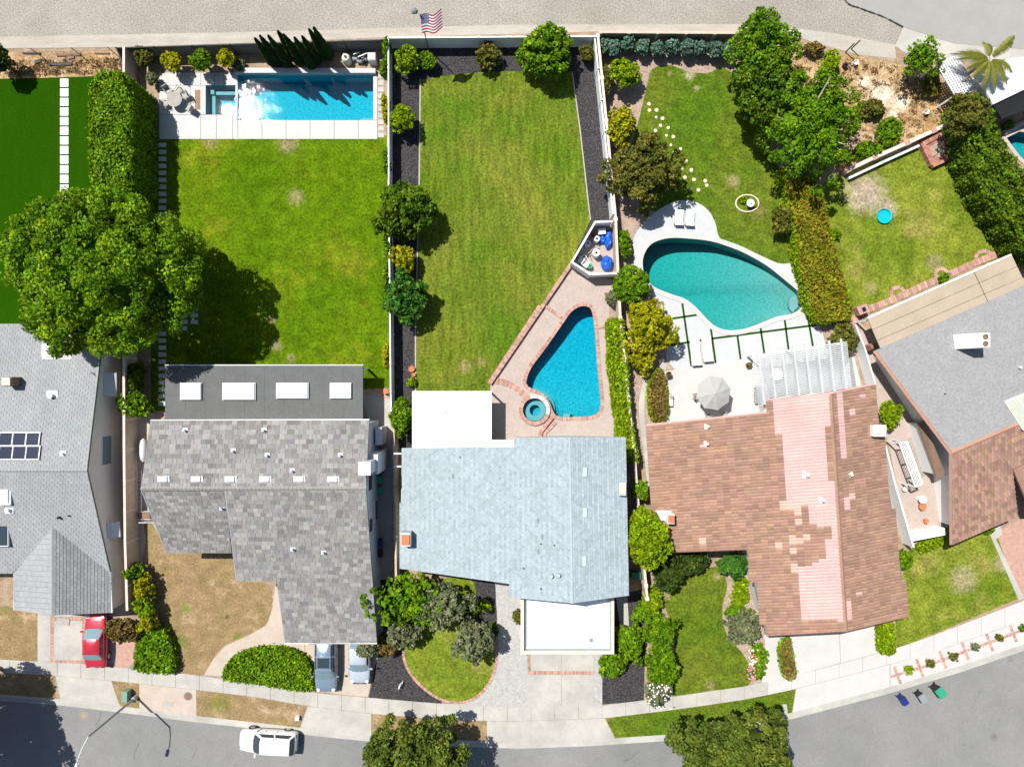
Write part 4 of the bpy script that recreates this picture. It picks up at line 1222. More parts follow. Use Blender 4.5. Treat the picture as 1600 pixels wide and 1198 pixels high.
# ---------------- house B
NB = flat([(235, 658, 4.9), (577, 657, 4.9), (572, 763, 6.2), (220, 763, 6.2)], 'BN')
WB = flat([(352, 763, 6.2), (572, 763, 6.2), (589, 1003, 2.85), (445, 1003, 2.85), (432, 907, 4.15), (370, 907, 4.15)], 'BW')
LB = flat([(220, 763, 6.12), (352, 763, 6.12), (362, 863, 3.3), (260, 862, 3.3)], 'BL')
wallB = [NB[0], NB[1], NB[2], WB[2], WB[3], WB[4], WB[5], LB[2], LB[3], NB[3]]
hB = house_shell('house', 'large house with mottled brown-grey shingle roof and six white roof vents', wallB, 'stuccob', .22)
rB = roof_group(hB, (NB, LB, WB), 'deckdark', .18)
wid = (.28, .36, .44, .52, .60)
tile_field(rB, NB, .44, .36, .02, M['shingleb'], tone(.70, 1.42), indiv=110, seed=11, widths=wid)
tile_field(rB, WB, .44, .34, .02, M['shingleb'], tone(.70, 1.45), indiv=150, seed=12, widths=wid)
tile_field(rB, LB, .44, .30, .02, M['shingleb'], tone(.72, 1.55), indiv=40, seed=13, widths=wid)
ridge_caps(rB, NB[3], NB[2], .36, M['shingleb'], .3, (1.15, 1.15, 1.12))
gutter(hB, NB[0] + Vector((0, .06, 0)), NB[1] + Vector((0, .06, 0))); gutter(hB, WB[3] - Vector((0, .06, 0)), WB[2] - Vector((0, .06, 0)))
ridge_caps(rB, WB[0], WB[5], .14, M['galv'], .5, name='flashing', h=.05)
ridge_caps(rB, NB[3], LB[3], .14, M['galv'], .5, name='flashing', h=.04)
for x in (256, 308, 361, 415, 468, 521):
    w = on('BN', x, 748)
    v_ = MB().box((w.x, w.y, w.z + .04), (.9, .42, .07)).build('roof_vent', M['galv'], rB)
    MB().box((w.x, w.y, w.z + .12), (.62, .40, .16), top=.9).build('hood', M['white'], v_)
for x, y in ((290, 672), (413, 672), (365, 704), (418, 711), (532, 711), (457, 735)):
    roof_vent(rB, 'BN', x, y)
roof_vent(rB, 'BL', 347, 793)
roof_vent(rB, 'BW', 458, 857); roof_vent(rB, 'BW', 506, 862)
# chimney on the east wall
c0, c1 = P(598, 712, 0), P(571, 720, 6.9)
mb = MB(); mb.box((c1.x - .0, c0.y - .15, 2.4), (1.0, 1.5, 4.8)); mb.build('chimney', M['stuccob'], hB)
mb = MB(); mb.box((c1.x - .05, c0.y - .2, 5.7), (.75, .9, 2.4)); ch = mb.build('chimney_stack', M['stuccob'], hB)
MB().box((c1.x - .05, c0.y - .2, 6.95), (.9, 1.0, .12)).build('chimney_cap', M['galv'], ch)
eB = offset2([p[:2] for p in wallB], .22)
b1, b2, b3 = Vector(eB[1]), Vector(eB[2]), Vector(eB[3])
for y0, y1, z0, z1, s1, s2 in ((735, 760, 3.2, 4.4, b1, b2), (783, 815, 1.0, 2.0, b2, b3), (803, 823, 3.3, 4.3, b2, b3)):
    ya, yb = P(0, y0, 2).y, P(0, y1, 2).y
    window(hB, 'window', wall_pt(s1, s2, yb), wall_pt(s1, s2, ya), z0, z1, (1, 0))
# side shed projecting from the east wall
MB().prism([tuple(P(586, 668, 2.4)[:2]), tuple(P(596, 668, 2.4)[:2]), tuple(P(596, 695, 2.4)[:2]), tuple(P(586, 695, 2.4)[:2])], 0, 2.3).build('bay', M['stuccob'], hB)
# patio roof
pr = thing('patio_roof', 'flat dark grey patio roof with four white skylights', 'patio roof', (*P(412, 614)[:2], 0))
q = [P(258, 571, 2.9), P(567, 571, 2.9), P(567, 664, 2.9), P(258, 664, 2.9)]
MB().slab(q, .2).build('deck', M['rollroof'], pr)
for i in range(9):
    x = 258 + 309 * (i + 1) / 10
    MB().slab([P(x - .5, 573, 2.912), P(x + .5, 573, 2.912), P(x + .5, 663, 2.912), P(x - .5, 663, 2.912)], .01).build('seam', M['rollroof'], pr)
MB().prism([tuple(P(257.5, 569.6, 2.9)[:2]), tuple(P(567.5, 569.6, 2.9)[:2]), tuple(P(567.5, 571, 2.9)[:2]), tuple(P(257.5, 571, 2.9)[:2])], 2.68, 2.96).build('fascia', M['white'], pr)
for x, y in ((262, 575), (340, 575), (415, 575), (490, 575), (563, 575)):
    c = P(x, y, 2.8); MB().box((c.x, c.y, 1.36), (.14, .14, 2.72)).build('post', M['white'], pr)
for x0, x1, y0, y1 in ((281, 314.5, 598, 625), (347, 399, 598, 625), (431, 482, 598, 623), (515, 549, 598, 623)):
    a, b = P(x0, y0, 3.1), P(x1, y1, 3.1)
    s = MB().box(((a.x + b.x) / 2, (a.y + b.y) / 2, 2.97), (abs(b.x - a.x), abs(a.y - b.y), .16)).build('skylight', M['galv'], pr)
    MB().box(((a.x + b.x) / 2, (a.y + b.y) / 2, 3.11), (abs(b.x - a.x) * .97, abs(a.y - b.y) * .95, .12), top=.97).build('skylight_dome', M['white'], s)

# ---------------- house C
def zc(x): return 2.9 + 3.0 * (x - 628) / 265
WC = flat([(628, 700, 2.9), (802, 698, zc(802)), (802, 684, zc(802)), (891, 683, 5.9), (895, 942, 5.9), (797, 933, zc(797)), (797, 912, zc(797)), (625, 888, 2.9)], 'CW')
EC = flat([(891, 683, 5.9), (976, 683, 4.9), (982, 930, 4.9), (895, 942, 5.9)], 'CE')
wallC = [WC[0], WC[1], WC[2], WC[3], EC[1], EC[2], WC[4], WC[5], WC[6], WC[7]]
hC = house_shell('house', 'house with pale blue-grey shingle roof beside tapering pool', wallC, 'stuccoc', .3)
rC = roof_group(hC, (WC, EC), 'stuccoc', .18)
def tC(p, rnd):
    k = (.95 if rnd.row % 2 else 1.03) * rnd.choice((.88, .96, 1.0, 1.06))
    return (k, k, k)
tile_field(rC, WC, .30, .20, .03, M['shinglec'], tC, indiv=0, seed=21)
tile_field(rC, EC, .30, .20, .03, M['shinglec'], tC, indiv=0, seed=22)
ridge_caps(rC, WC[3], WC[4], .34, M['shinglec'], .25, (1.05, 1.05, 1.05))
for x, y in ((707, 743), (840, 813), (847, 838), (841, 861)):
    roof_box(rC, 'roof_vent', 'CW', x, y, .1, .34, .12, 'greyplastic')
for x, y in ((719, 714), (845, 849), (866, 851), (818, 887), (845, 919)): vent_pipe(rC, 'CW', x, y, .05, .2)
for x, y in ((861, 898), (872, 897)): vent_pipe(rC, 'CW', x, y, .14, .42, 'stuccoc')
for x, y in ((914, 737), (914, 800), (913, 876)): roof_box(rC, 'roof_vent', 'CE', x, y, .3, .7, .10, 'stuccoc')
def chimney(parent, key, px, py, sx, sy, hh, m, capm, name='chimney', rz=0):
    w = on(key, px, py)
    c = MB().box((w.x, w.y, w.z + hh / 2 - .4), (sx, sy, hh + .8), rz).build(name, M[m], parent)
    MB().box((w.x, w.y, w.z + hh + .05), (sx * .8, sy * .7, .14), rz).build('chimney_top', M[capm], c)
    return c
chimney(rC, 'CW', 637, 838, .75, 1.05, 1.1, 'stuccoc', 'terracotta')
c = P(973, 764, 5.6); ch = MB().box((c.x, c.y, 3.3), (.55, 1.0, 4.4)).build('chimney', M['stuccoc'], hC); MB().box((c.x, c.y, 5.55), (.5, .75, .14)).build('chimney_top', M['cap'], ch)
# north-side utility arms
for y in (708, 728): MB().box((P(622, y, 2).x, P(622, y, 2).y, 2.2), (.6, .12, .08)).build('bracket', M['white'], hC)
# patio cover
pc = thing('patio_cover', 'white flat patio cover against pale blue roof', 'patio cover', (*P(706, 655)[:2], 0))
for x0, x1, y0, y1, in ((644, 704.7, 611, 701), (705.2, 768, 611, 701), (768.3, 803, 687, 701)):
    MB().slab([P(x0, y0, 2.75), P(x1, y0, 2.75), P(x1, y1, 2.75), P(x0, y1, 2.75)], .12).build('panel', M['membrane'], pc)
for i in range(14):
    y = 614 + i * 6.2
    MB().slab([P(645, y, 2.757), P(704, y, 2.757), P(704, y + .8, 2.757), P(645, y + .8, 2.757)], .01).build('rib', M['white'], pc); MB().slab([P(706, y, 2.757), P(767, y, 2.757), P(767, y + .8, 2.757), P(706, y + .8, 2.757)], .01).build('rib', M['white'], pc)
for x in (646, 705, 766):
    c = P(x, 614, 2.6); MB().box((c.x, c.y, 1.31), (.12, .12, 2.62)).build('post', M['white'], pc)
vt = P(695, 644, 2.9); MB().lathe((vt.x, vt.y, 2.74), [(.06, 0), (.06, .2)], 8).build('vent_pipe', M['galv'], pc)
# garage
gr = thing('garage', 'flat white-roofed garage with brown parapet cap', 'garage', (*P(887, 980)[:2], 0))
zo = 3.1
outer = [P(813.5, 915, zo), P(959.5, 915, zo), P(959.5, 1021.5, zo), P(813.5, 1021.5, zo)]
o2 = [tuple(p[:2]) for p in outer]; i2 = offset2(o2, .26)
MB().ring(offset2(o2, .04), offset2(o2, .22), 0, zo - .01).build('wall', M['stuccoc'], gr)
mb = MB(); mb.ring(o2, i2, zo - .06, zo + .02); mb.build('parapet_cap', M['cap'], gr)
MB().prism(offset2(o2, .2), 2.2, 2.62).build('roof', M['membrane'], gr)
for p, q in zip(i2, i2[1:] + i2[:1]): pass
r3 = offset2(o2, .46); MB().ring(i2, r3, 2.5, 2.74).build('cant_strip', M['stuccoc'], gr)
for x in (847, 876, 905, 934):
    MB().box((P(x, 970, 2.62).x, P(x, 975, 2.62).y, 2.625), (.05, 4.6, .014)).build('seam', M['white'], gr)
c = P(923.5, 1000, 2.7); MB().box((c.x, c.y, 2.66), (.28, .28, .1)).build('roof_drain', M['greyplastic'], gr)
gy = o2[2][1]
MB().prism([(P(829, 0, 1).x, gy - .0 + .02), (P(928, 0, 1).x, gy + .02), (P(928, 0, 1).x, gy - .03 + .02), (P(829, 0, 1).x, gy - .03 + .02)], 0.03, 2.2).build('garage_door', M['white'], gr)

# ---------------- house D
WD = flat([(1298, 615, 5.8), (1322, 985, 5.8), (1197, 992, 4.5), (1166, 857, 4.2), (1030, 862, 2.7), (1010, 665, 2.6), (1201, 645, 4.8), (1203, 625, 4.8)], 'DW')
ED = flat([(1298, 615, 5.8), (1365, 601, 4.9), (1418, 962, 4.55), (1322, 985, 5.8)], 'DE')
wallD = [WD[0], ED[1], ED[2], WD[1], WD[2], WD[3], WD[4], WD[5], WD[6], WD[7]]
hD = house_shell('house', 'house with brown barrel tile roof and broad pink tile patch', wallD, 'stucco', .75)
rD = roof_group(hD, (WD, ED), 'deckdark', .2)
PINK = [[(1201, 622), (1296, 612), (1300, 655), (1294, 672), (1302, 760), (1308, 830), (1316, 900), (1331, 976), (1325, 970), (1312, 971), (1308, 966), (1295, 970), (1285, 969), (1270, 968), (1262, 968), (1254, 976), (1244, 900), (1243, 885),
        (1275, 880), (1294, 870), (1294, 843), (1303, 838), (1300, 823), (1278, 820), (1262, 812), (1262, 788), (1235, 790), (1227, 768), (1224, 690), (1212, 668), (1211, 640)],
        [(1303, 615), (1312, 614), (1323, 710), (1313, 722), (1308, 680)], [(1313, 770), (1320, 770), (1324, 797), (1318, 799)], [(1343, 616), (1349, 616), (1349, 623), (1343, 623)],
        [(1321, 636), (1333, 637), (1333, 648), (1321, 646)], [(1326, 772), (1332, 772), (1332, 779), (1326, 779)], [(1312, 748), (1318, 748), (1318, 756), (1312, 756)], [(1340, 925), (1346, 925), (1346, 932), (1340, 932)]]
CREAM = [(1231, 788, 8), (1252, 790, 5), (1251, 800, 4), (1253, 814, 6), (1265, 838, 5), (1217, 850, 5), (1243, 843, 7), (1252, 843, 5), (1244, 862, 5), (1246, 888, 6), (1098, 845, 5), (1105, 693, 5), (1104, 664, 4), (1243, 743, 5)]
def tD(p, rnd):
    x, y = PX(p)
    if any(inside((x, y), q) for q in PINK):
        k = rnd.uniform(.97, 1.03); return (1.90 * k, 1.98 * k, 2.6 * k)
    if any(abs(x - a) < r and abs(y - b) < r for a, b, r in CREAM): return (1.65, 1.95, 2.2)
    k = rnd.choice((.84, .92, .97, 1.02, 1.08, 1.15)) * rnd.uniform(.96, 1.04)
    if x > 1322 + (y - 985) * .065 and True: k *= 1.0
    return (k, k * rnd.uniform(.96, 1.06), k * rnd.uniform(.95, 1.08))
tile_field(rD, WD, .24, .50, .045, M['tiled'], tD, 'barrel', 'roof_tile', 220, 31, stagger=0)
tile_field(rD, ED, .24, .50, .045, M['tiled'], tD, 'barrel', 'roof_tile', 80, 32, stagger=0)
ridge_caps(rD, WD[0], WD[1], .42, M['tiled'], .4, (1.05, 1.05, 1.05), h=.1)
for a, b in ((WD[5], WD[6]), (WD[7], ED[0]), (ED[0], ED[1])):
    ridge_caps(rD, a, b, .24, M['tiled'], .4, (1.75, 1.8, 2.3), 'edge_tile', .07)
for a, b in ((WD[4], WD[3]), (WD[2], WD[1]), (WD[1], ED[2])):
    ridge_caps(rD, a, b, .22, M['tiled'], .4, (1.2, 1.15, 1.15), 'edge_tile', .06)
roof_vent(rD, 'DW', 1260, 741, 'galv', .45); roof_vent(rD, 'DW', 1284, 781, 'galv', .32); roof_vent(rD, 'DE', 1328, 741, 'white', .26)
for x, y in ((1105, 666), (1104, 693)): roof_vent(rD, 'DW', x, y, 'cushion', .3)
c = on('DW', 1041, 806); ch = MB()
ch.box((c.x - .25, c.y + .1, c.z - .2), (1.1, .75, 1.2)); ch.box((c.x + .1, c.y, c.z + .6), (.55, .75, 1.2))
ch = ch.build('chimney', M['white'], hD); MB().box((c.x + .1, c.y, c.z + 1.25), (.45, .6, .12)).build('chimney_top', M['terracotta'], ch)
c = P(1378, 673, 5.6); ch = MB().box((c.x - .15, c.y, 2.8), (.95, .85, 5.6)).build('chimney', M['white'], hD)
MB().box((c.x - .15, c.y, 5.66), (.6, .5, .12)).build('chimney_top', M['cap'], ch)

# ---------------- house E
NE = flat([(1486, 708, 4.3), (1367, 548, 2.75), (1767, 374, 2.75), (1806, 570, 4.3)], 'EN')
SE = flat([(1486, 708, 4.3), (1806, 570, 4.3), (1800, 640, 3.5), (1582, 733, 3.5), (1590, 802, 2.65), (1487, 850, 2.65)], 'ES')
wallE = [NE[1], NE[2], NE[3], SE[2], SE[3], SE[4], SE[5], NE[0]]
hE = house_shell('house', 'angled house with smooth grey rear roof and brown tiled front roof', wallE, 'white', .85)
rE = roof_group(hE, (SE,), 'deckdark', .2)
gE = MB().slab([p + Vector((0, 0, .0)) for p in NE], .2).build('grey_roof', M['greyroof'], hE)
tile_field(rE, SE, .28, .40, .05, M['tilee'], lambda p, rnd: (lambda k: (k, k * rnd.uniform(.95, 1.1), k * rnd.uniform(.95, 1.15)))(rnd.choice((.8, .95, 1.05, 1.2)) * rnd.uniform(.93, 1.07)), 'barrel', 'roof_tile', 250, 41, stagger=0)
ridge_caps(rE, NE[1] + Vector((-.05, 0, .03)), NE[0] + Vector((0, 0, .05)), .26, M['tilee'], .4, (1.5, 1.35, 1.3), 'edge_tile', .08)
ridge_caps(rE, SE[0], SE[1], .4, M['tilee'], .4, (1.25, 1.2, 1.15), h=.1)
ridge_caps(rE, SE[0], SE[5], .3, M['tilee'], .4, (1.1, 1.1, 1.15), 'edge_tile', .08)
WE2 = flat([(1582, 731, 3.6), (1720, 670, 3.6), (1730, 800, 2.6), (1612, 800, 2.6)], 'EX')
MB().slab(WE2, .2).build('porch_roof', M['tilee'], hE)
# tapered chimney
c = on('EN', 1508, 534)
mb = MB()
def frust(mb, c0, s0, z0, c1, s1, z1, rz):
    vs = []
    for c_, s_, z_ in ((c0, s0, z0), (c1, s1, z1)):
        for dx, dy in ((-1, -1), (1, -1), (1, 1), (-1, 1)):
            x, y = dx * s_[0] / 2, dy * s_[1] / 2
            vs.append((c_[0] + x * math.cos(rz) - y * math.sin(rz), c_[1] + x * math.sin(rz) + y * math.cos(rz), z_))
    mb.add(vs, [(3, 2, 1, 0), (4, 5, 6, 7), (0, 1, 5, 4), (1, 2, 6, 5), (2, 3, 7, 6), (3, 0, 4, 7)])
frust(mb, (c.x, c.y), (1.9, 1.15), c.z - .5, (c.x + .15, c.y), (.75, 1.1), c.z + 2.1, .0)
ch = mb.build('chimney', M['white'], hE)
for dy in (-.26, .26):
    MB().lathe((c.x + .15, c.y + dy, c.z + 2.08), [(.2, 0), (.2, .12), (.14, .12), (.14, .03)], 12).build('flue', M['brown'], ch)
vent_pipe(hE, 'EN', 1592, 574, .12, .3, 'galv'); vent_pipe(hE, 'EN', 1476, 615, .05, .15)
a = [on('EN', *q, .12) for q in ((1568, 627), (1606, 611), (1640, 655), (1597, 672))]
sk = MB().slab(a, .12).build('skylight', M['cushion'], hE)
for t0, t1 in ((.03, .48), (.52, .97)):
    p0, p1, p2, p3 = a[0].lerp(a[1], t0), a[0].lerp(a[1], t1), a[3].lerp(a[2], t1), a[3].lerp(a[2], t0)
    MB().slab([q_ + Vector((0, 0, .03)) for q_ in (p0.lerp(p3, .06), p1.lerp(p2, .06), p1.lerp(p2, .94), p0.lerp(p3, .94))], .02).build('pane', M['frosted'], sk)
# patio roof
pr = thing('patio_roof', 'long beige panelled patio roof stained grey', 'patio roof', (*P(1470, 470)[:2], 0))
A0, A1, A2, A3 = P(1356, 498, 2.6), P(1581, 399, 2.6), P(1606, 451, 2.66), P(1378, 549, 2.66)
for i in range(3):
    for t0, t1 in ((0, .735), (.74, 1)):
        s0, s1 = i / 3 + .006, (i + 1) / 3 - .006
        f = lambda s, t_: A0.lerp(A3, s).lerp(A1.lerp(A2, s), t_)
        MB().slab([f(s0, t0), f(s0, t1), f(s1, t1), f(s1, t0)], .1).build('panel', M['beigeroof'], pr)
n = (A1 - A0).normalized(); s = Vector((-n.y, n.x, 0)) * .14
MB().slab([A0 + s, A1 + s, A1 + s * .05, A0 + s * .05], .16).build('gutter', M['white'], pr)
for t_ in (.02, .33, .66, .98):
    c = A0.lerp(A1, t_) - s * 1.2; MB().box((c.x, c.y, 1.2), (.13, .13, 2.4)).build('post', M['white'], pr)
# ------------------------------------------------------------------ fences and walls
def run(pts, step):
    """evenly spaced world points along a polyline, corners kept"""
    out = [Vector(pts[0])]
    for a, b in zip(pts, pts[1:]):
        a, b = Vector(a), Vector(b); n = max(1, round((b - a).length / step))
        out += [a.lerp(b, i / n) for i in range(1, n + 1)]
    return out

def fence(name, label, px, h, step, panelm, postm, th=.05, post=.13, ph=.1, cap=None, panel='panel', at_top=False, railm=None):
    pts = run(W(px, h if at_top else 0), step)
    t = thing(name, label, 'fence' if 'fence' in name else 'wall', (pts[0].x, pts[0].y, 0))
    for i, p in enumerate(pts):
        if post:
            a = pts[min(i + 1, len(pts) - 1)] - pts[max(i - 1, 0)]
            o = MB().box((p.x, p.y, (h + ph) / 2), (post, post, h + ph), math.atan2(a.y, a.x)).build('post', M[postm], t)
    for a, b in zip(pts, pts[1:]):
        d = (b - a); L = d.length; r = math.atan2(d.y, d.x); c = (a + b) / 2
        MB().box((c.x, c.y, h / 2), (L - (post if post else .01), th, h), r).build(panel, M[panelm], t)
        if railm:
            MB().box((c.x, c.y, h + .02), (L - (post if post else .0), th + .05, .06), r).build('rail', M[railm], t)
    return t

fence('vinyl_fence', 'white vinyl fence between the two long lawns', [(612.5, 76), (613, 300), (616, 612), (617, 640)], 1.7, 2.5, 'vinyl', 'vinyl', railm='vinyl')
fence('vinyl_fence', 'white vinyl fence between gravel track and black mulch', [(613.5, 75.5), (930, 73)], 1.7, 2.5, 'vinyl', 'vinyl', railm='vinyl')
fence('vinyl_fence', 'white vinyl fence with tall posts beside tan block wall', [(925.5, 75), (945, 265), (953, 342)], 1.75, 2.4, 'vinyl', 'vinyl', ph=.22, railm='vinyl')
fence('block_wall', 'tan block wall with piers beside white fence and clipped hedge', [(930, 72), (949, 265), (957, 350), (961, 440), (964, 500), (976, 620), (985, 700), (990, 770), (1003, 905), (1005, 925)], 1.75, 3.3, 'blockwall', 'cap', th=.15, post=.3, ph=.06, railm='cap')
fence('block_wall', 'tan block wall, its face painted brown as shade, behind silvery shrubs', [(934, 67.5), (1150, 69)], 1.8, 2.25, 'blockshade', 'blockwall', th=.15, post=.26, ph=.05, railm='blockwall')
fence('screen_fence', 'dark screened wire fence behind the cypresses', [(209, 112), (200, 91), (603, 79)], 1.75, 3.1, 'screen', 'black', th=.03, post=.07, railm='black')
fence('block_wall', 'tan block wall with pale pink cap between side yards', [(213, 92), (213, 560), (213.5, 700), (215, 840), (217, 905), (218, 940)], 1.85, 2.55, 'blockwall', 'cap', th=.14, post=.2, ph=.05, railm='cap')
fence('garden_wall', 'grey stucco wall beside shaded service path', [(620, 660), (622, 760), (624, 900)], 1.7, 3.2, 'blockwall', 'blockwall', th=.16, post=.24, ph=.03)
fence('storage_wall', 'white walled storage pen with blue tarps inside', [(955, 346), (930, 347), (893.5, 409.5), (922, 428.5), (963, 427)], 1.65, 2.2, 'white', 'white', th=.1, post=.15, ph=.05, at_top=True, railm='white')
for i, (x, y) in enumerate(((70, 92), (132, 91), (187, 90))):
    c = P(x, y)
    o = MB().lathe((c.x, c.y, 0), [(.03, 0), (.03, 1.75), (.015, 1.8)], 8).build('fence_post', M['black'])
    tag(o, 'thin dark metal post standing in dry straw verge', 'post', 'posts along the dry verge')
# wire between posts kept out of sight height: two strands
mb = MB()
for z in (.6, 1.2, 1.7):
    mb.tube([(*W([(8, 93)])[0], z), (*W([(132, 91)])[0], z), (*W([(213, 89)])[0], z)], .006, 4)
tag(mb.build('fence_wire', M['black']), 'thin wire strands strung between dark posts', 'wire')
# gate and things in the tan side yard
t = thing('gate', 'grey wooden gate across narrow tan side yard', 'gate', (*P(222, 820)[:2], 0))
for i in range(9):
    a, b = P(217 + i * 3.4, 817, 1.6), P(217 + (i + 1) * 3.4, 817, 1.6)
    MB().box(((a.x + b.x) / 2, a.y, .84), (abs(b.x - a.x) - .015, .04, 1.6)).build('board', M['greywood'], t)
a, b = P(217, 816, 1.6), P(248, 816, 1.6)
MB().box(((a.x + b.x) / 2, a.y, 1.66), (b.x - a.x, .1, .06)).build('top_rail', M['greywood'], t)
t = thing('ladder', 'grey extension ladder lying beside tan wall', 'ladder', (*P(216, 768)[:2], 0))
for dx in (-.2, .2):
    c0, c1 = P(217, 734, .3), P(217, 806, .3)
    MB().box((c0.x + dx, (c0.y + c1.y) / 2, .3), (.05, abs(c0.y - c1.y), .08)).build('rail', M['galv'], t)
for i in range(11):
    c = P(217, 738 + i * 6.4, .3); MB().box((c.x, c.y, .3), (.40, .04, .04)).build('rung', M['galv'], t)
t = thing('garden_cart', 'wire garden cart filled with soil inside wooden gate', 'cart', (*P(224, 805)[:2], 0))
c = P(224, 805, .5)
MB().box((c.x, c.y, .42), (1.0, .5, .16)).build('tray', M['brown'], t)
mb = MB()
for z in (.35, .6): mb.tube([(c.x - .6, c.y - .32, z), (c.x + .6, c.y - .32, z), (c.x + .6, c.y + .32, z), (c.x - .6, c.y + .32, z), (c.x - .6, c.y - .32, z)], .02, 5)
mb.build('frame', M['galv'], t)
for dx in (-.4, .4):
    for dy in (-.3, .3):
        w = MB().tube([(c.x + dx, c.y + dy - .04, .15), (c.x + dx, c.y + dy + .04, .15)], .15, 12); w.build('wheel', M['rubber'], t)
c = P(224, 703, .5)
mb = MB()
prof = [(-.95, .05), (-.8, .2), (-.4, .28), (.4, .28), (.8, .2), (.95, .05)]
vs = []; n = 10
for yy, r in prof: vs += [(c.x + r * math.cos(2 * math.pi * k / n), c.y + yy, .5 + r * 1.2 * math.sin(2 * math.pi * k / n)) for k in range(n)]
mb.add(vs, [(i * n + k, i * n + (k + 1) % n, (i + 1) * n + (k + 1) % n, (i + 1) * n + k) for i in range(5) for k in range(n)] + [tuple(range(n)), tuple(range(6 * n - 1, 5 * n - 1, -1))])
tag(mb.build('water_tank', M['galv'], sm=True), 'long pale rounded tank beside grey shingled house', 'tank')

# ------------------------------------------------------------------ flag
t = thing('flagpole', 'tall flagpole flying a stars and stripes flag', 'flagpole', tuple(P(670, 78)))
b = P(670, 78)
top = Vector((b.x, b.y, 5.6))
MB().tube([(b.x, b.y, 0), (b.x, b.y, 2.8), top], [.05, .045, .03], 10).build('pole', M['steel'], t)
MB().lathe((top.x, top.y, top.z), [(.02, 0), (.06, .05), (.06, .09), (.01, .13)], 10).build('finial', M['metal'], t)
LW, LH = 1.75, 1.1
fr = mat('flag_red', (0.36, 0.008, 0.025), .8, 0); fw = mat('flag_white', (0.75, 0.74, 0.74), .8, 0); fb = mat('flag_blue', (0.012, 0.025, 0.13), .8, 0)
nx, ny = 38, 26
def flag_pt(i, j):
    s, v_ = i / nx, j / ny
    x = s * LW * .93
    swing = .16 * math.sin(s * 7 + .4) * (0.3 + s)
    return Vector((top.x + .03 + x * .95 + swing * .2, top.y + swing - (.10 * s) + v_ * -1.0 + s * .35, top.z - .12 - v_ * LH * .75 - .10 * s * math.sin(s * 5)))
mb = MB()
for i in range(nx):
    for j in range(ny):
        m_ = (0 if (j // 2) % 2 == 0 else 1)
        if i < 15 and j < 14: m_ = 2
        mb.add([flag_pt(i, j), flag_pt(i, j + 1), flag_pt(i + 1, j + 1), flag_pt(i + 1, j)], [(0, 1, 2, 3)], m_)
fl = mb.build('flag', [fr, fw, fb], t)
mb = MB()
for r in range(9):
    for q in range(6 if r % 2 == 0 else 5):
        fi, fj = (1.4 + q * 2.45 + (1.22 if r % 2 else 0)), 1.2 + r * 1.45
        c = flag_pt(fi, fj); n_ = (flag_pt(fi + 1, fj) - c).cross(flag_pt(fi, fj + 1) - c).normalized() * -1
        if n_.z < 0: n_ = -n_
        u_ = (flag_pt(fi + 1, fj) - c).normalized(); v_ = n_.cross(u_)
        pts = [c + n_ * .012 + (u_ * math.cos(math.pi * k / 5) + v_ * math.sin(math.pi * k / 5)) * (.034 if k % 2 == 0 else .015) for k in range(10)]
        mb.poly(pts)
st = mb.build('star_field', fw, fl); st['kind'] = 'stuff'
c = P(647, 18)
mb = MB(); rnd = random.Random(2)
mb.lathe((c.x, c.y, 0), [(.20, 0), (.27, .1), (.20, .24), (.07, .3)], 7)
mb.v = [(x + rnd.uniform(-.05, .05), y + rnd.uniform(-.05, .05), z) for x, y, z in mb.v]
tag(mb.build('rock', M['rock']), 'single grey rock lying on the gravel track', 'rock')

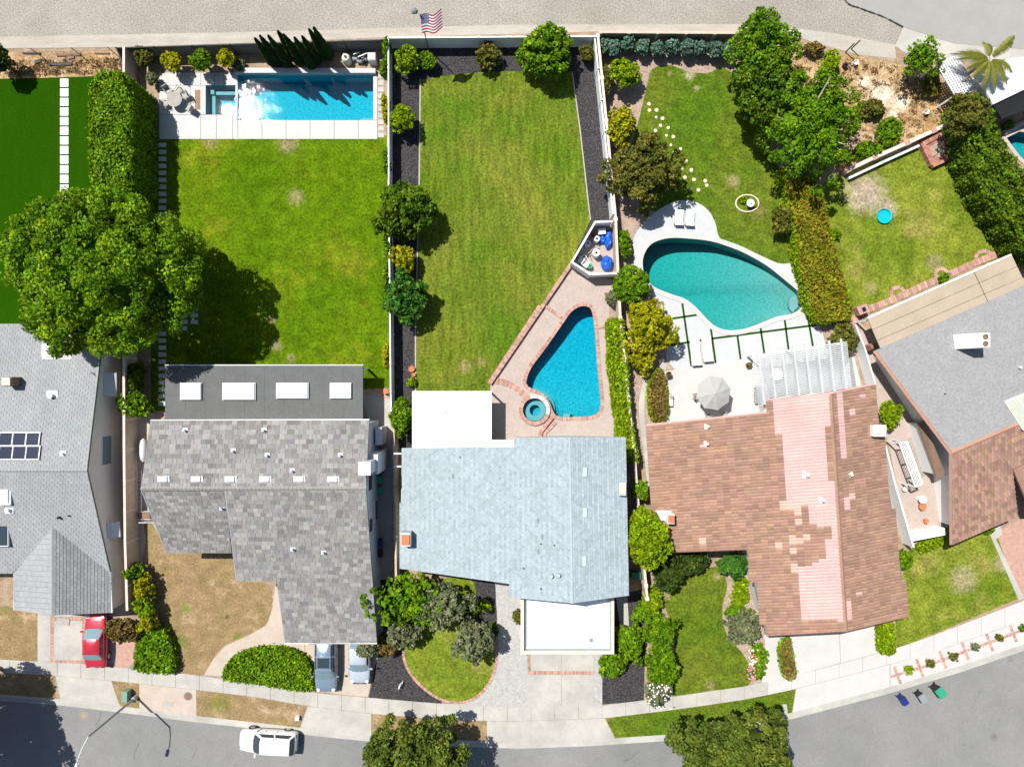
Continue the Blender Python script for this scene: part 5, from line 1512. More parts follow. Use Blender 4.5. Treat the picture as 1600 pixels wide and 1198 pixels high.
# ------------------------------------------------------------------ cars
def paintm(name, col, metal=0.3):
    return mat(name, col, 0.3, 0.02, 3, metal=metal, spec=0.5, coat=0.5)
def lerp1(tab, t):
    for (a, x), (b, y) in zip(tab, tab[1:]):
        if t <= b: return x + (y - x) * (t - a) / (b - a)
    return tab[-1][1]
def car(label, px, py, rz, paint, L, Wd, Hh, kind, roof_glass=False, rack=False, glass='glass'):
    c = P(px, py, .7)
    zb = -.125 if py > 1125 else .03
    t = thing('car', label, 'car', (c.x, c.y, zb), None, rz)
    bz = .95 if kind == 'sedan' else 1.08
    zt = [(0, .55), (.015, .78), (.05, bz - .07), (.18, bz - .01), (.3, bz), (.66, bz), (.74, bz - .03), (.90, bz - .15), (.965, bz - .28), (1, bz - .5)]
    if kind != 'sedan': zt[1:4] = [(.012, .85), (.04, bz - .02), (.18, bz)]
    hw = [(0, .80), (.02, .89), (.08, .96), (.25, 1), (.75, .99), (.90, .93), (.965, .82), (1, .66)]
    mb = MB(); ts = [0, .012, .03, .06, .12, .2, .3, .45, .6, .7, .78, .86, .92, .96, .985, 1]
    vs = []
    for q in ts:
        w, z = lerp1(hw, q) * Wd / 2, lerp1(zt, q)
        half = [(.88 * w, .24), (.97 * w, .36), (w, .56), (.99 * w, z - .2), (.945 * w, z - .07), (.83 * w, z - .015), (.4 * w, z + .018), (0, z + .025)]
        sec = half + [(-y, zz) for y, zz in half[-2::-1]]
        vs += [((q - .5) * L, y, zz) for y, zz in sec]
    n = 15
    fs = [(i * n + k, (i + 1) * n + k, (i + 1) * n + k + 1, i * n + k + 1) for i in range(len(ts) - 1) for k in range(n - 1)]
    fs += [tuple(range(n)), tuple((len(ts) - 1) * n + k for k in range(n - 1, -1, -1))]
    mb.add(vs, fs); mb.build('body', paint, t, local=True, sm=True)
    if kind == 'sedan': r0, r1, f1, f0 = .15, .31, .55, .725
    else: r0, r1, f1, f0 = .015, .085, .56, .715
    X = lambda q: (q - .5) * L
    wb, wr = .90 * Wd / 2, .70 * Wd / 2
    lv = [(0, 0.0), (.5, .02), (.86, .03), (1, 0.0)]
    vs = []
    for k, bulge in lv:
        xr, xf, w = X(r0 + (r1 - r0) * k), X(f0 + (f1 - f0) * k), wb + (wr - wb) * k + bulge
        z = bz - .06 + (Hh - bz + .06) * k
        vs += [(xr, -w, z), (xr - .05 * (1 - k), -w * .55, z), (xr - .05 * (1 - k), w * .55, z), (xr, w, z), (xf, w, z), (xf + .13 * (1 - k * .5), w * .55, z), (xf + .13 * (1 - k * .5), -w * .55, z), (xf, -w, z)]
    fs = [(i * 8 + k, i * 8 + (k + 1) % 8, (i + 1) * 8 + (k + 1) % 8, (i + 1) * 8 + k) for i in range(3) for k in range(8)]
    fs = [f[::-1] for f in fs]
    vs.append(((X(r1) + X(f1)) / 2, 0, Hh + .035))
    fs += [(32, 24 + (k + 1) % 8, 24 + k) for k in range(8)]
    MB().add(vs, [f for f in fs]).build('cabin', paint, t, local=True, sm=True)
    def pt(k, side, q):      # point on the cabin skin: k height, q along
        lo, hi = [x for x in range(4) if lv[x][0] <= k][-1], None
        lo = min(lo, 2); s = (k - lv[lo][0]) / (lv[lo + 1][0] - lv[lo][0])
        ring = lambda i: [Vector(v) for v in vs[i * 8:(i + 1) * 8]]
        a, b = ring(lo), ring(lo + 1); r = [x.lerp(y, s) for x, y in zip(a, b)]
        if side == 'f': path = [r[4], r[5], r[6], r[7]]
        elif side == 'r': path = [r[0], r[1], r[2], r[3]]
        elif side == 'l': path = [r[3], r[4]]
        else: path = [r[7], r[0]]
        u_ = q * (len(path) - 1); i = min(int(u_), len(path) - 2)
        return path[i].lerp(path[i + 1], u_ - i)
    def glassp(name, side, ks, qs, push, m=glass):
        g_ = MB(); pts = [[pt(k, side, q) + Vector(push) for q in qs] for k in ks]
        for i in range(len(ks) - 1):
            for j in range(len(qs) - 1):
                g_.add([pts[i][j], pts[i][j + 1], pts[i + 1][j + 1], pts[i + 1][j]], [(0, 1, 2, 3)])
        return g_.build(name, M[m], t, local=True, sm=True)
    qs = [.06, .2, .3334, .5, .6667, .8, .94]
    glassp('windshield', 'f', [.10, .35, .5, .7, .93], qs, (.012, 0, .012), 'glassl' if glass == 'glassl' else 'glass')
    glassp('rear_window', 'r', [.18, .5, .7, .92], qs, (-.012, 0, .012))
    for s_, y in (('l', .012), ('r2', -.012)):
        glassp('side_window', s_, [.2, .5, .84], [.06, .46], (0, y, .004), 'glass'); glassp('side_window', s_, [.2, .5, .84], [.50, .94], (0, y, .004), 'glass')
    for sx in (.185, .80):
        for sy in (-1, 1):
            w = MB().tube([(X(sx), sy * (Wd / 2 - .2), .33), (X(sx), sy * (Wd / 2 - .005), .33)], .33, 18).build('wheel', M['rubber'], t, local=True)
            MB().tube([(X(sx), sy * (Wd / 2 - .02), .33), (X(sx), sy * (Wd / 2 + .006), .33)], .21, 14).build('rim', M['metal'], w, local=True)
    for sy in (-1, 1):
        MB().box((X(.935), sy * Wd * .33, bz - .215), (.26, .24, .06), -sy * .45).build('headlight', M['galv'], t, local=True)
        MB().box((X(.014), sy * Wd * .34, bz - .2), (.08, .28, .13)).build('taillight', M['red'], t, local=True)
        MB().box((X(.685), sy * (Wd / 2 + .09), bz + .03), (.12, .22, .13)).build('mirror', paint, t, local=True)
    for sy in (-1, 1):
        for q in (.34, .53): MB().box((X(q), sy * (Wd / 2 - .004), bz - .2), (.012, .02, .42)).build('door_gap', M['black'], t, local=True)
        MB().tube([(X(f0) + .1, sy * .05, bz - .02), (X(f0) + .02, sy * Wd * .3, bz + .02)], .012, 5).build('wiper', M['black'], t, local=True)
    for q in (.02, .975):
        MB().box((X(q), 0, .42), (.12, Wd * .6, .14)).build('bumper', M['black'], t, local=True)
    if roof_glass:
        for a, b in roof_glass:
            MB().box((X((a + b) / 2), 0, Hh + .022), (L * (b - a), wr * 1.45, .03)).build('sunroof', M[glass if roof_glass and glass != 'glassl' else 'glass'], t, local=True)
    if rack:
        for q in rack: MB().box((X(q), 0, Hh + .1), (.06, wr * 2.05, .04)).build('roof_bar', M['metal'], t, local=True)
        for sy in (-1, 1): MB().box((X((r1 + f1) / 2), sy * wr * .95, Hh + .04), (L * (f1 - r1) * .9, .05, .06)).build('roof_rail', M['black'], t, local=True)
    return t
car('red sedan parked nose-in under the pale grey roof', 150, 1000, math.pi / 2, paintm('red_paint', (0.42, 0.025, 0.045), .1), 4.45, 1.78, 1.43, 'sedan', glass='glassl')
car('grey-blue estate car with silver roof bars on pale driveway', 510, 1036, -math.pi / 2, paintm('slate_paint', (0.22, 0.29, 0.36), .35), 4.75, 1.86, 1.62, 'suv', [(.33, .5)], (.30, .52), 'glassl')
car('pale silver sedan parked beside grey-blue estate car', 562, 1026, -math.pi / 2, paintm('silver_paint', (0.50, 0.55, 0.61), .25), 4.5, 1.8, 1.45, 'sedan', glass='glassl')
car('white car with glass roof parked at the kerb', 418, 1159, math.pi - .06, paintm('white_paint', (0.78, 0.79, 0.80), .0), 4.75, 1.84, 1.58, 'suv')

# ------------------------------------------------------------------ wheeled bins
def bin_(label, px, py, rz, m, lidm, zb=-.13, s=1.0, group=None):
    c = P(px, py, .5)
    t = thing('wheeled_bin', label, 'bin', (c.x, c.y, zb), group, rz)
    mb = MB(); q_ = [(-.24, -.22, .05), (.22, -.22, .05), (.22, .22, .05), (-.24, .22, .05), (-.33, -.29, .96), (.33, -.29, .96), (.33, .29, .96), (-.33, .29, .96)]
    mb.add([(x * s, y * s, z * s) for x, y, z in q_], [(3, 2, 1, 0), (4, 5, 6, 7), (0, 1, 5, 4), (1, 2, 6, 5), (2, 3, 7, 6), (3, 0, 4, 7)])
    mb.build('body', M[m], t, local=True)
    l = MB(); l.box((.02, 0, 1.0 * s), (.72 * s, .64 * s, .07), top=.92); l.box((.38 * s, 0, .97 * s), (.08, .5 * s, .1)); l.build('lid', M[lidm], t, local=True)
    MB().tube([(-.36 * s, -.25 * s, .95 * s), (-.42 * s, -.25 * s, .98 * s), (-.42 * s, .25 * s, .98 * s), (-.36 * s, .25 * s, .95 * s)], .018, 6).build('handle', M['black'], t, local=True)
    for sy in (-1, 1): MB().tube([(-.27 * s, sy * .2 * s, .1), (-.25 * s, sy * .27 * s, .1)], .1, 12).build('wheel', M['rubber'], t, local=True)
bin_('dark blue wheeled bin standing in the street', 1411, 1093, -1.0, 'blueplastic', 'blueplastic', s=.85)
bin_('grey wheeled bin standing in the street', 1439, 1088, -1.0, 'black', 'greyplastic', s=.92)
bin_('bright green wheeled bin standing in the street', 1465, 1078, -.9, 'black', 'greenplastic', s=1.1)
bin_('green-lidded bin next to the chimney', 592, 748, 0, 'darkgreen', 'greenplastic', 0)
bin_('green-lidded bin second from the chimney', 592, 765, 0, 'darkgreen', 'greenplastic', 0)
bin_('dark blue bin in the shaded service path', 592, 846, 0, 'blueplastic', 'blueplastic', 0)
bin_('dark grey bin beside blue bin in service path', 592, 862, 0, 'greyplastic', 'black', 0)
bin_('dark green bin between blue roof and tan wall', 992, 897, 0, 'darkgreen', 'darkgreen', 0)

# ------------------------------------------------------------------ street furniture
t = thing('street_lamp', 'tall grey street lamp with long curved arm at the kerb', 'street lamp', tuple(P(213, 1088)))
b = P(213, 1088); tp = Vector((b.x, b.y, 6.6)); e = P(119, 1196, 7.3)
MB().lathe((b.x, b.y, 0), [(.17, 0), (.17, .5), (.12, .55)], 12).build('base', M['concrete'], t)
MB().tube([(b.x, b.y, .4), (b.x, b.y, 3.5), tp], [.1, .085, .07], 10).build('pole', M['steel'], t)
d = e - tp; d.z = 0
MB().tube([tp - Vector((0, 0, .05)), tp + d * .3 + Vector((0, 0, .42)), tp + d * .65 + Vector((0, 0, .66)), Vector((e.x, e.y, 7.3))], [.05, .045, .04, .035], 8).build('arm', M['galv'], t)
mb = MB(); mb.box((e.x + d.x * .08, e.y + d.y * .08, 7.28), (.62, .26, .13), math.atan2(d.y, d.x), top=.75); hd = mb.build('lamp_head', M['galv'], t)
MB().box((e.x + d.x * .1, e.y + d.y * .1, 7.2), (.4, .2, .05), math.atan2(d.y, d.x)).build('lens', M['glassl'], hd)
c = P(198, 1086, .4)
t = thing('utility_box', 'dull green utility box beside the street lamp', 'utility box', (c.x, c.y, 0))
MB().box((c.x, c.y, .36), (.46, .86, .72), 0, 0, .96).build('body', M['utility'], t); MB().box((c.x, c.y, .75), (.5, .9, .06), top=.9).build('lid', M['utility'], t)
c = P(294, 1087)
t = thing('manhole_cover', 'round rusty manhole cover in concrete pad', 'manhole', (c.x, c.y, .02))
MB().lathe((c.x, c.y, .015), [(.36, 0), (.36, .02)], 24).build('frame', M['steel'], t); MB().lathe((c.x, c.y, .02), [(.31, 0), (.31, .026)], 24).build('cover', M['brown'], t)
c = P(262, 1099); tag(MB().box((c.x, c.y, .035), (.9, .32, .03), -.05).build('meter_lid', M['concrete']), 'pale rectangular meter lid set in concrete pad', 'meter lid')
c = P(207, 1091); tag(MB().box((c.x, c.y, .035), (.4, .3, .03), .3).build('meter_lid', M['brown']), 'brown square ground lid at street lamp foot', 'meter lid')
c = P(1226, 1106); tag(MB().box((c.x, c.y, .06), (.35, .75, .1), .1).build('meter_lid', M['concrete']), 'white meter box in shaded green parkway', 'meter lid')
c = P(466, 1119); tag(MB().box((c.x, c.y, .2), (.3, .3, .4)).build('marker_post', M['white']), 'short white marker post on dry parkway', 'post')
c = P(207, 1042, .2); mb = MB(); mb.lathe((c.x, c.y, 0), [(.22, 0), (.27, .15), (.16, .3)], 8); tag(mb.build('rock', M['rock']), 'grey boulder at the corner of ivy mound', 'rock')
c = P(626, 1070, .3)
t = thing('backflow_pipe', 'pale bent water pipe standing in black mulch', 'pipe', (c.x, c.y, 0))
MB().tube([(c.x - .12, c.y - .2, 0), (c.x - .12, c.y - .2, .45), (c.x, c.y + .15, .55), (c.x + .14, c.y + .2, .3), (c.x + .14, c.y + .2, 0)], .06, 8).build('pipe', M['white'], t)
c = P(99, 970); 
tag(MB().box((c.x, c.y, .06), (1.1, .55, .05), -.15).build('doormat', M['greywood']), 'worn grey mat at the driveway head', 'mat')

# ------------------------------------------------------------------ garden furniture
def chair(px, py, rz, m, label, group=None, s=1.0, name='garden_chair'):
    c = P(px, py, .4)
    t = thing(name, label, 'chair', (c.x, c.y, .03), group, rz)
    MB().box((0, 0, .44), (.46 * s, .46 * s, .05)).build('seat', M[m], t, local=True)
    mb = MB(); mb.box((-.25 * s, 0, .70), (.05, .46 * s, .46)); mb.build('backrest', M[m], t, local=True)
    for sx in (-1, 1):
        MB().tube([(-.2 * s, sx * .24 * s, .64), (.2 * s, sx * .24 * s, .62)], .025, 6).build('armrest', M[m], t, local=True)
        for sy in (-1, 1): MB().tube([(sx * .2 * s, sy * .2 * s, .42), (sx * .22 * s, sy * .22 * s, 0)], .02, 6).build('leg', M[m], t, local=True)
    return t
c = P(272, 155, .75)
t = thing('round_table', 'round glass-topped table at the corner of pool deck', 'table', (c.x, c.y, .05))
MB().lathe((c.x, c.y, .68), [(.60, 0), (.62, .03), (.62, .06), (.56, .06)], 28).build('top', M['canvas'], t)
MB().lathe((c.x, c.y, .74), [(.56, 0), (.56, .012)], 28).build('glass_top', M['greywood'], t)
MB().lathe((c.x, c.y, .05), [(.3, 0), (.3, .04), (.05, .08), (.05, .64)], 14).build('pedestal', M['galv'], t)
for x, y, r in ((263, 142, 2.1), (280, 142, .9), (290, 150, .4), (297, 170, -.5), (258, 162, 3.3)):
    chair(x, y, r + math.pi, 'canvas', 'pale wicker chair drawn up to round glass table', 'chairs around the round glass table', 1.05)
def lounger(label, px, py, rz, m, fm='galv', L=1.85, w=.62):
    c = P(px, py, .35)
    t = thing('sun_lounger', label, 'sun lounger', (c.x, c.y, .03), None, rz)
    mb = MB(); mb.slab([(-L / 2 * .25, -w / 2, .33), (L / 2, -w / 2, .33), (L / 2, w / 2, .33), (-L / 2 * .25, w / 2, .33)], .09); mb.build('mattress', M[m], t, local=True)
    MB().slab([(-L / 2 * .27, -w / 2, .33), (-L / 2 * .27, w / 2, .33), (-L / 2, w / 2, .52), (-L / 2, -w / 2, .52)], .09).build('backrest', M[m], t, local=True)
    mb = MB()
    for sy in (-1, 1): mb.box((0, sy * (w / 2 - .02), .21), (L, .05, .05))
    mb.build('frame', M[fm], t, local=True)
    for sx in (-.8, .8):
        for sy in (-1, 1): MB().box((sx * L / 2, sy * (w / 2 - .03), .1), (.05, .05, .2)).build('leg', M[fm], t, local=True)
lounger('white lounger in tree shade on rounded grey terrace', 1061, 340, math.pi / 2 - .05, 'white', 'black', 1.3, .7)
lounger('white lounger with dark legs on rounded grey terrace', 1078, 341, math.pi / 2 - .05, 'white', 'black', 1.3, .7)
lounger('cream lounger beside grass-jointed terrace edge', 1087, 551, math.pi / 2 + .08, 'cushion', 'greywood', 2.1, .78)
lounger('cream lounger second along the grass-jointed terrace', 1105, 545, math.pi / 2 + .08, 'cushion', 'greywood', 2.1, .78)
# umbrella
c = P(1116, 614, 2.4)
t = thing('patio_umbrella', 'large grey eight-sided umbrella on white patio', 'umbrella', (c.x, c.y, .03))
R_, zt_, ze_ = 1.42, 2.75, 2.2
for k in range(8):
    a0, a1 = 2 * math.pi * k / 8 + .25, 2 * math.pi * (k + 1) / 8 + .25
    p0 = Vector((c.x, c.y, zt_)); p1 = Vector((c.x + R_ * math.cos(a0), c.y + R_ * math.sin(a0), ze_)); p2 = Vector((c.x + R_ * math.cos(a1), c.y + R_ * math.sin(a1), ze_))
    m1, m2 = p0.lerp(p1, .5) + Vector((0, 0, .06)), p0.lerp(p2, .5) + Vector((0, 0, .06))
    mc = (m1 + m2) / 2 - Vector((0, 0, .03)); ec = (p1 + p2) / 2 + Vector((0, 0, .0)) - ((p1 + p2) / 2 - p0) * .03
    mb = MB(); mb.add([p0, m1, mc, m2, p1, ec, p2], [(0, 1, 2), (0, 2, 3), (1, 4, 5, 2), (2, 5, 6, 3)])
    mb.build('canopy_panel', M['canvas'], t)
    MB().tube([p0 - Vector((0, 0, .04)), m1 - Vector((0, 0, .03)), p1 - Vector((0, 0, .02))], .014, 5).build('rib', M['greywood'], t)
MB().tube([(c.x, c.y, .03), (c.x, c.y, zt_ + .1)], .03, 10).build('pole', M['galv'], t)
MB().lathe((c.x, c.y, .03), [(.3, 0), (.3, .06), (.06, .1)], 16).build('base', M['greyplastic'], t)
c = P(1121, 622, .7)
t = thing('patio_table', 'round table standing under the grey umbrella', 'table', (c.x, c.y, .03))
MB().lathe((c.x, c.y, .7), [(.62, 0), (.62, .05)], 24).build('top', M['greywood'], t); MB().lathe((c.x, c.y, .03), [(.3, 0), (.06, .06), (.06, .68)], 12).build('pedestal', M['greywood'], t)
chair(1088, 619, 0, 'greywood', 'wooden folding chair beside grey umbrella'); chair(1106, 651, 1.5, 'greywood', 'wooden chair at the house side of umbrella'); chair(1130, 648, 1.9, 'greywood', 'wooden chair half under umbrella edge')
for x, y, lab in ((1044, 585, 'brown potted plant at the patio corner'), (1169, 570, 'brown potted plant beside white pergola')):
    c = P(x, y, .3); t = thing('potted_plant', lab, 'plant', (c.x, c.y, .03))
    MB().lathe((c.x, c.y, .03), [(.14, 0), (.2, .3), (.2, .33), (.15, .33)], 14).build('pot', M['brown'], t)
    link('foliage', crown_mesh('potf', x, (.26, .26, .22), 16, 6, .09, *GREEN['bronze'], off=(0, 0, .48)), t)
c = P(1048, 625, .3)
t = thing('side_bench', 'small wooden bench with round pot on white patio', 'bench', (c.x, c.y, .03))
MB().box((c.x, c.y, .4), (.32, .95, .05)).build('seat', M['cushion'], t)
for dy in (-.4, .4): MB().box((c.x, c.y + dy, .2), (.3, .05, .36)).build('leg', M['greywood'], t)
MB().lathe((c.x, c.y + .3, .42), [(.12, 0), (.16, .16), (.1, .16)], 14).build('pot', M['greywood'], t)
c = P(1184, 617, .4)
t = thing('bench', 'dark rounded garden bench at the pergola edge', 'bench', (c.x, c.y, .03))
MB().prism([(c.x - .25, c.y - .7), (c.x + .3, c.y - .75), (c.x + .3, c.y + .75), (c.x - .2, c.y + .7), (c.x - .33, c.y)], .36, .42).build('seat', M['greyplastic'], t)
for dy in (-.55, .55): MB().box((c.x, c.y + dy, .2), (.4, .05, .34)).build('leg', M['black'], t)
# white pergola
t = thing('pergola', 'white slatted pergola joined to brown tiled house', 'pergola', (*P(1253, 582)[:2], 0))
zz = 2.75
k0, k1, k2, k3 = P(1176, 554, zz), P(1322, 533, zz), P(1330, 608, zz), P(1186, 634, zz)
for i in range(8):
    s_ = .065 + i * .127
    a, b = k0.lerp(k1, s_), k3.lerp(k2, s_); d = (b - a); a = a - d.normalized() * .25
    m_ = (a + b) / 2; MB().box((m_.x, m_.y, zz - .12), ((b - a).length, .12, .16), math.atan2(d.y, d.x)).build('beam', M['lattice'], t)
for i in range(26):
    s_ = .02 + i * .0385
    a, b = k0.lerp(k3, s_), k1.lerp(k2, s_); d = b - a; m_ = (a + b) / 2
    MB().box((m_.x, m_.y, zz + .02), (d.length + .1, .07, .04), math.atan2(d.y, d.x)).build('slat', M['lattice'], t)
for s_ in (.065, .5, .94):
    a = k0.lerp(k1, s_); MB().box((a.x, a.y - .1, 1.27), (.13, .13, 2.5)).build('post', M['lattice'], t)
for x, y, lab in ((1214, 585, 'white round table under the slatted pergola'),):
    c = P(x, y, .7); t2 = thing('patio_table', lab, 'table', (c.x, c.y, .03)); MB().lathe((c.x, c.y, .7), [(.5, 0), (.5, .05)], 20).build('top', M['white'], t2); MB().lathe((c.x, c.y, .03), [(.25, 0), (.05, .05), (.05, .68)], 10).build('pedestal', M['white'], t2)
# grass joints of the terrace
for i, ((x0, y0), (x1, y1)) in enumerate((((1066, 474), (1080, 572)), ((1110, 509), (1118, 567)), ((1152, 524), (1157, 561)), ((1188, 511), (1194, 552)), ((1226, 500), (1232, 547)), ((1259, 478), (1270, 541)),
                                          ((1048, 539), (1112, 529)), ((1112, 529), (1277, 507.5)), ((1048, 498), (1089, 492)))):
    a, b = P(x0, y0), P(x1, y1); d = b - a; m_ = (a + b) / 2
    tag(MB().box((m_.x, m_.y, .018), (d.length, .17, .03), math.atan2(d.y, d.x)).build('turf_joint', M['turf']), 'narrow green turf joint between grey terrace slabs', 'turf strip', 'turf joints of the grey terrace', 'structure')
# stepping stones
rnd = random.Random(6)
for i, (x, y) in enumerate(((1014, 163), (1014.5, 172.5), (1025.5, 172.5), (1025, 183.5), (1035, 185.5), (1032, 196.5), (1044, 200), (1024, 204.5), (1041, 212), (1052, 214), (1048, 227), (1063, 233), (1053, 238), (1060, 249), (1072.5, 251.5),
                            (1065, 263), (1080, 266), (1070, 277.5), (1084, 281), (1101.5, 283), (1104, 290), (1079, 296), (1091, 297))):
    c = P(x, y); r = rnd.uniform(.11, .17); mb = MB()
    mb.prism([(c.x + r * rnd.uniform(.85, 1.12) * math.cos(a), c.y + r * rnd.uniform(.85, 1.12) * math.sin(a)) for a in np.linspace(0, 2 * math.pi, 11)[:-1]], 0, .055)
    tag(mb.build('stepping_stone', M['stone']), 'round tan stepping stone set in the green lawn', 'stepping stone', 'stepping stones across the lawn')
# fountain ring
c = P(1167, 318)
t = thing('fountain', 'small white fountain in stone-ringed planting', 'fountain', (c.x, c.y, 0))
MB().ring([(c.x + 1.0 * math.cos(a), c.y + .75 * math.sin(a)) for a in np.linspace(0, 2 * math.pi, 25)[:-1]], [(c.x + .9 * math.cos(a), c.y + .65 * math.sin(a)) for a in np.linspace(0, 2 * math.pi, 25)[:-1]], 0, .1).build('ring', M['stone'], t)
MB().lathe((c.x + .12, c.y - .1, 0), [(.1, 0), (.1, .4), (.3, .5), (.32, .56), (.26, .56), (.06, .6), (.05, .8)], 16).build('basin', M['white'], t)
link('foliage', crown_mesh('ringf', 77, (.42, .3, .22), 24, 8, .09, *GREEN['lime'], off=(-.4, .25, .2)), t); link('foliage', crown_mesh('ringf2', 78, (.3, .25, .2), 16, 8, .09, *GREEN['lime'], off=(.5, -.15, .18)), t)
# blue basin
c = P(1381, 338, .1)
mb = MB(); mb.lathe((c.x, c.y, .02), [(.55, 0), (.60, .2), (.62, .2), (.56, .16), (.50, .05)], 28)
tag(mb.build('wading_pool', M['aqua']), 'small round turquoise wading pool on bare earth', 'wading pool')
# buckets etc. on the slope
for x, y, m_, lab in ((1320, 103, 'black', 'black bucket lying on dry slope'), (1336, 99, 'white', 'white bucket beside black bucket on slope'), (1446, 176, 'white', 'white bucket low on the straw slope')):
    c = P(x, y, .2); t = thing('bucket', lab, 'bucket', (c.x, c.y, .01)); MB().lathe((c.x, c.y, .01), [(.17, 0), (.2, .4), (.21, .4), (.18, .38), (.15, .1)], 16).build('pail', M[m_], t)
    MB().tube([(c.x - .2, c.y, .38), (c.x, c.y + .15, .43), (c.x + .2, c.y, .38)], .01, 5).build('handle', M['steel'], t)
c = P(1481, 181); mb = MB(); mb.prism(W([(1471, 181), (1480, 174), (1491, 177), (1488, 184), (1474, 188)]), 0, .12); tag(mb.build('stone_slab', M['patio']), 'flat white stone slab on straw slope', 'stone')
for x, y in ((1321, 82), (1330, 77)):
    c = P(x, y); tag(MB().tube([(c.x, c.y, 0), (c.x, c.y, 1.5)], .05, 8).build('fence_post', M['black']), 'short dark post at the top of dry slope', 'post', 'dark posts above the dry slope')

# pool equipment
eq = [(538, 86, .12, .7, 'white', 'short white pipe stand beside pool filter'), (541, 92, .36, 1.0, 'cushion', 'round beige pool filter tank behind pool')]
for x, y, r, h, m_, lab in eq:
    c = P(x, y, h * .6); t = thing('filter_tank', lab, 'tank', (c.x, c.y, 0))
    MB().lathe((c.x, c.y, 0), [(r * .9, 0), (r, .1), (r, h * .7), (r * .8, h * .88), (r * .3, h)], 18).build('tank', M[m_], t, sm=False)
    MB().lathe((c.x, c.y, h - .02), [(r * .25, 0), (r * .25, .12)], 12).build('valve', M['black'], t)
for i, (x, y) in enumerate(((556, 90), (563, 94), (570, 91))):
    c = P(x, y, .3); t = thing('pool_pump', 'grey pool pump with white pipes behind raised wall', 'pump', (c.x, c.y, 0), 'pool pumps')
    MB().tube([(c.x - .28, c.y - .1, .25), (c.x + .2, c.y - .1, .25)], .15, 12).build('motor', M['greyplastic'], t)
    MB().lathe((c.x + .26, c.y - .1, .05), [(.15, 0), (.15, .38), (.1, .44)], 12).build('strainer', M['black'], t)
    MB().tube([(c.x - .1, c.y + .1, .1), (c.x - .1, c.y + .1, .65), (c.x + .3, c.y + .25, .65), (c.x + .3, c.y + .25, .1)], .045, 8).build('pipe', M['white'], t)
c = P(582, 92, .6); t = thing('pool_heater', 'square grey pool heater beside pumps', 'heater', (c.x, c.y, 0))
MB().box((c.x, c.y, .5), (.62, .62, 1.0)).build('cabinet', M['galv'], t); MB().box((c.x, c.y, 1.03), (.5, .5, .06)).build('top_vent', M['steel'], t)
# storage pen contents
def heap(name, label, cat, px, py, r, h, m_, seed, ry=None):
    c = P(px, py, h * .5); rnd = random.Random(seed); mb = MB(); n, rows = 16, 6; vs = []
    for k in range(rows):
        f = k / (rows - 1)
        for i in range(n):
            a = 2 * math.pi * i / n; q = math.cos(f * math.pi / 2 * .96) ** .6 * rnd.uniform(.86, 1.1)
            vs.append((c.x + r * q * math.cos(a), c.y + (ry or r) * q * math.sin(a), max(0.02, h * math.sin(f * math.pi / 2) * rnd.uniform(.85, 1.05))))
    mb.add(vs, [(k * n + i, k * n + (i + 1) % n, (k + 1) * n + (i + 1) % n, (k + 1) * n + i) for k in range(rows - 1) for i in range(n)] + [tuple((rows - 1) * n + i for i in range(n))])
    return tag(mb.build(name, M[m_]), label, cat)
sheet('pen_floor', 'brick floor of the walled storage pen', W_ := [(895, 410), (930, 350), (955, 348), (961, 428), (922, 430)], .012, 'pink', cat='floor')
heap('tarp_bundle', 'bulky bundle wrapped in blue tarp in storage pen', 'tarp', 949, 411, .5, .9, 'tarp', 3, .65)
heap('tarp_heap', 'crumpled blue tarp heaped along pen wall', 'tarp', 951, 374, .36, .6, 'tarp', 4, .85)
heap('tarp_heap', 'small blue tarp heap beside white drum', 'tarp', 941, 374, .36, .45, 'tarp', 5, .4)
for x, y, r, h, m_, lab in ((931, 396, .32, .85, 'white', 'white plastic drum among pipes in storage pen'), (932, 374, .27, .7, 'galv', 'pale grey canister beside blue tarp'), (918, 381, .24, .7, 'stuccob', 'grey-blue canister by the pen wall'), (921, 416, .23, .5, 'greenplastic', 'green bucket in storage pen corner'), (926, 367, .16, .4, 'red', 'red can in the shade of pen wall')):
    c = P(x, y, h * .6); t = thing('drum', lab, 'drum', (c.x, c.y, .01)); MB().lathe((c.x, c.y, .01), [(r * .95, 0), (r, .06), (r, h - .06), (r * .9, h)], 18).build('body', M[m_], t); MB().lathe((c.x, c.y, h), [(r * .35, 0), (r * .3, .06)], 12).build('lid', M['black'], t)
for x, y, sx, sy, h, m_, lab, rz in ((909, 407, .55, .5, .5, 'galv', 'pale grey crate in storage pen corner', -.6), (915, 413, .45, .45, .5, 'galv', 'second pale grey crate beside green bucket', -.6), (940, 362, .6, .45, .6, 'stuccob', 'grey box beneath pen wall shadow', .1)):
    c = P(x, y, h * .8); t = thing('crate', lab, 'crate', (c.x, c.y, .01)); MB().box((c.x, c.y, .01 + h / 2), (sx, sy, h), rz).build('body', M[m_], t); MB().box((c.x, c.y, h + .02), (sx * 1.06, sy * 1.06, .04), rz).build('lid', M[m_], t)
rnd = random.Random(12)
for i in range(7):
    x, y = rnd.uniform(912, 934), rnd.uniform(388, 412); c = P(x, y); a = rnd.uniform(0, 3.1); L_ = rnd.uniform(.5, 1.0)
    tag(MB().tube([(c.x - L_ / 2 * math.cos(a), c.y - L_ / 2 * math.sin(a), rnd.uniform(.05, .5)), (c.x + L_ / 2 * math.cos(a), c.y + L_ / 2 * math.sin(a), rnd.uniform(.2, .7))], .04, 6).build('pipe', M['white' if i % 2 else 'greywood']), 'loose length of pipe in storage pen', 'pipe', 'loose pipes in the storage pen')
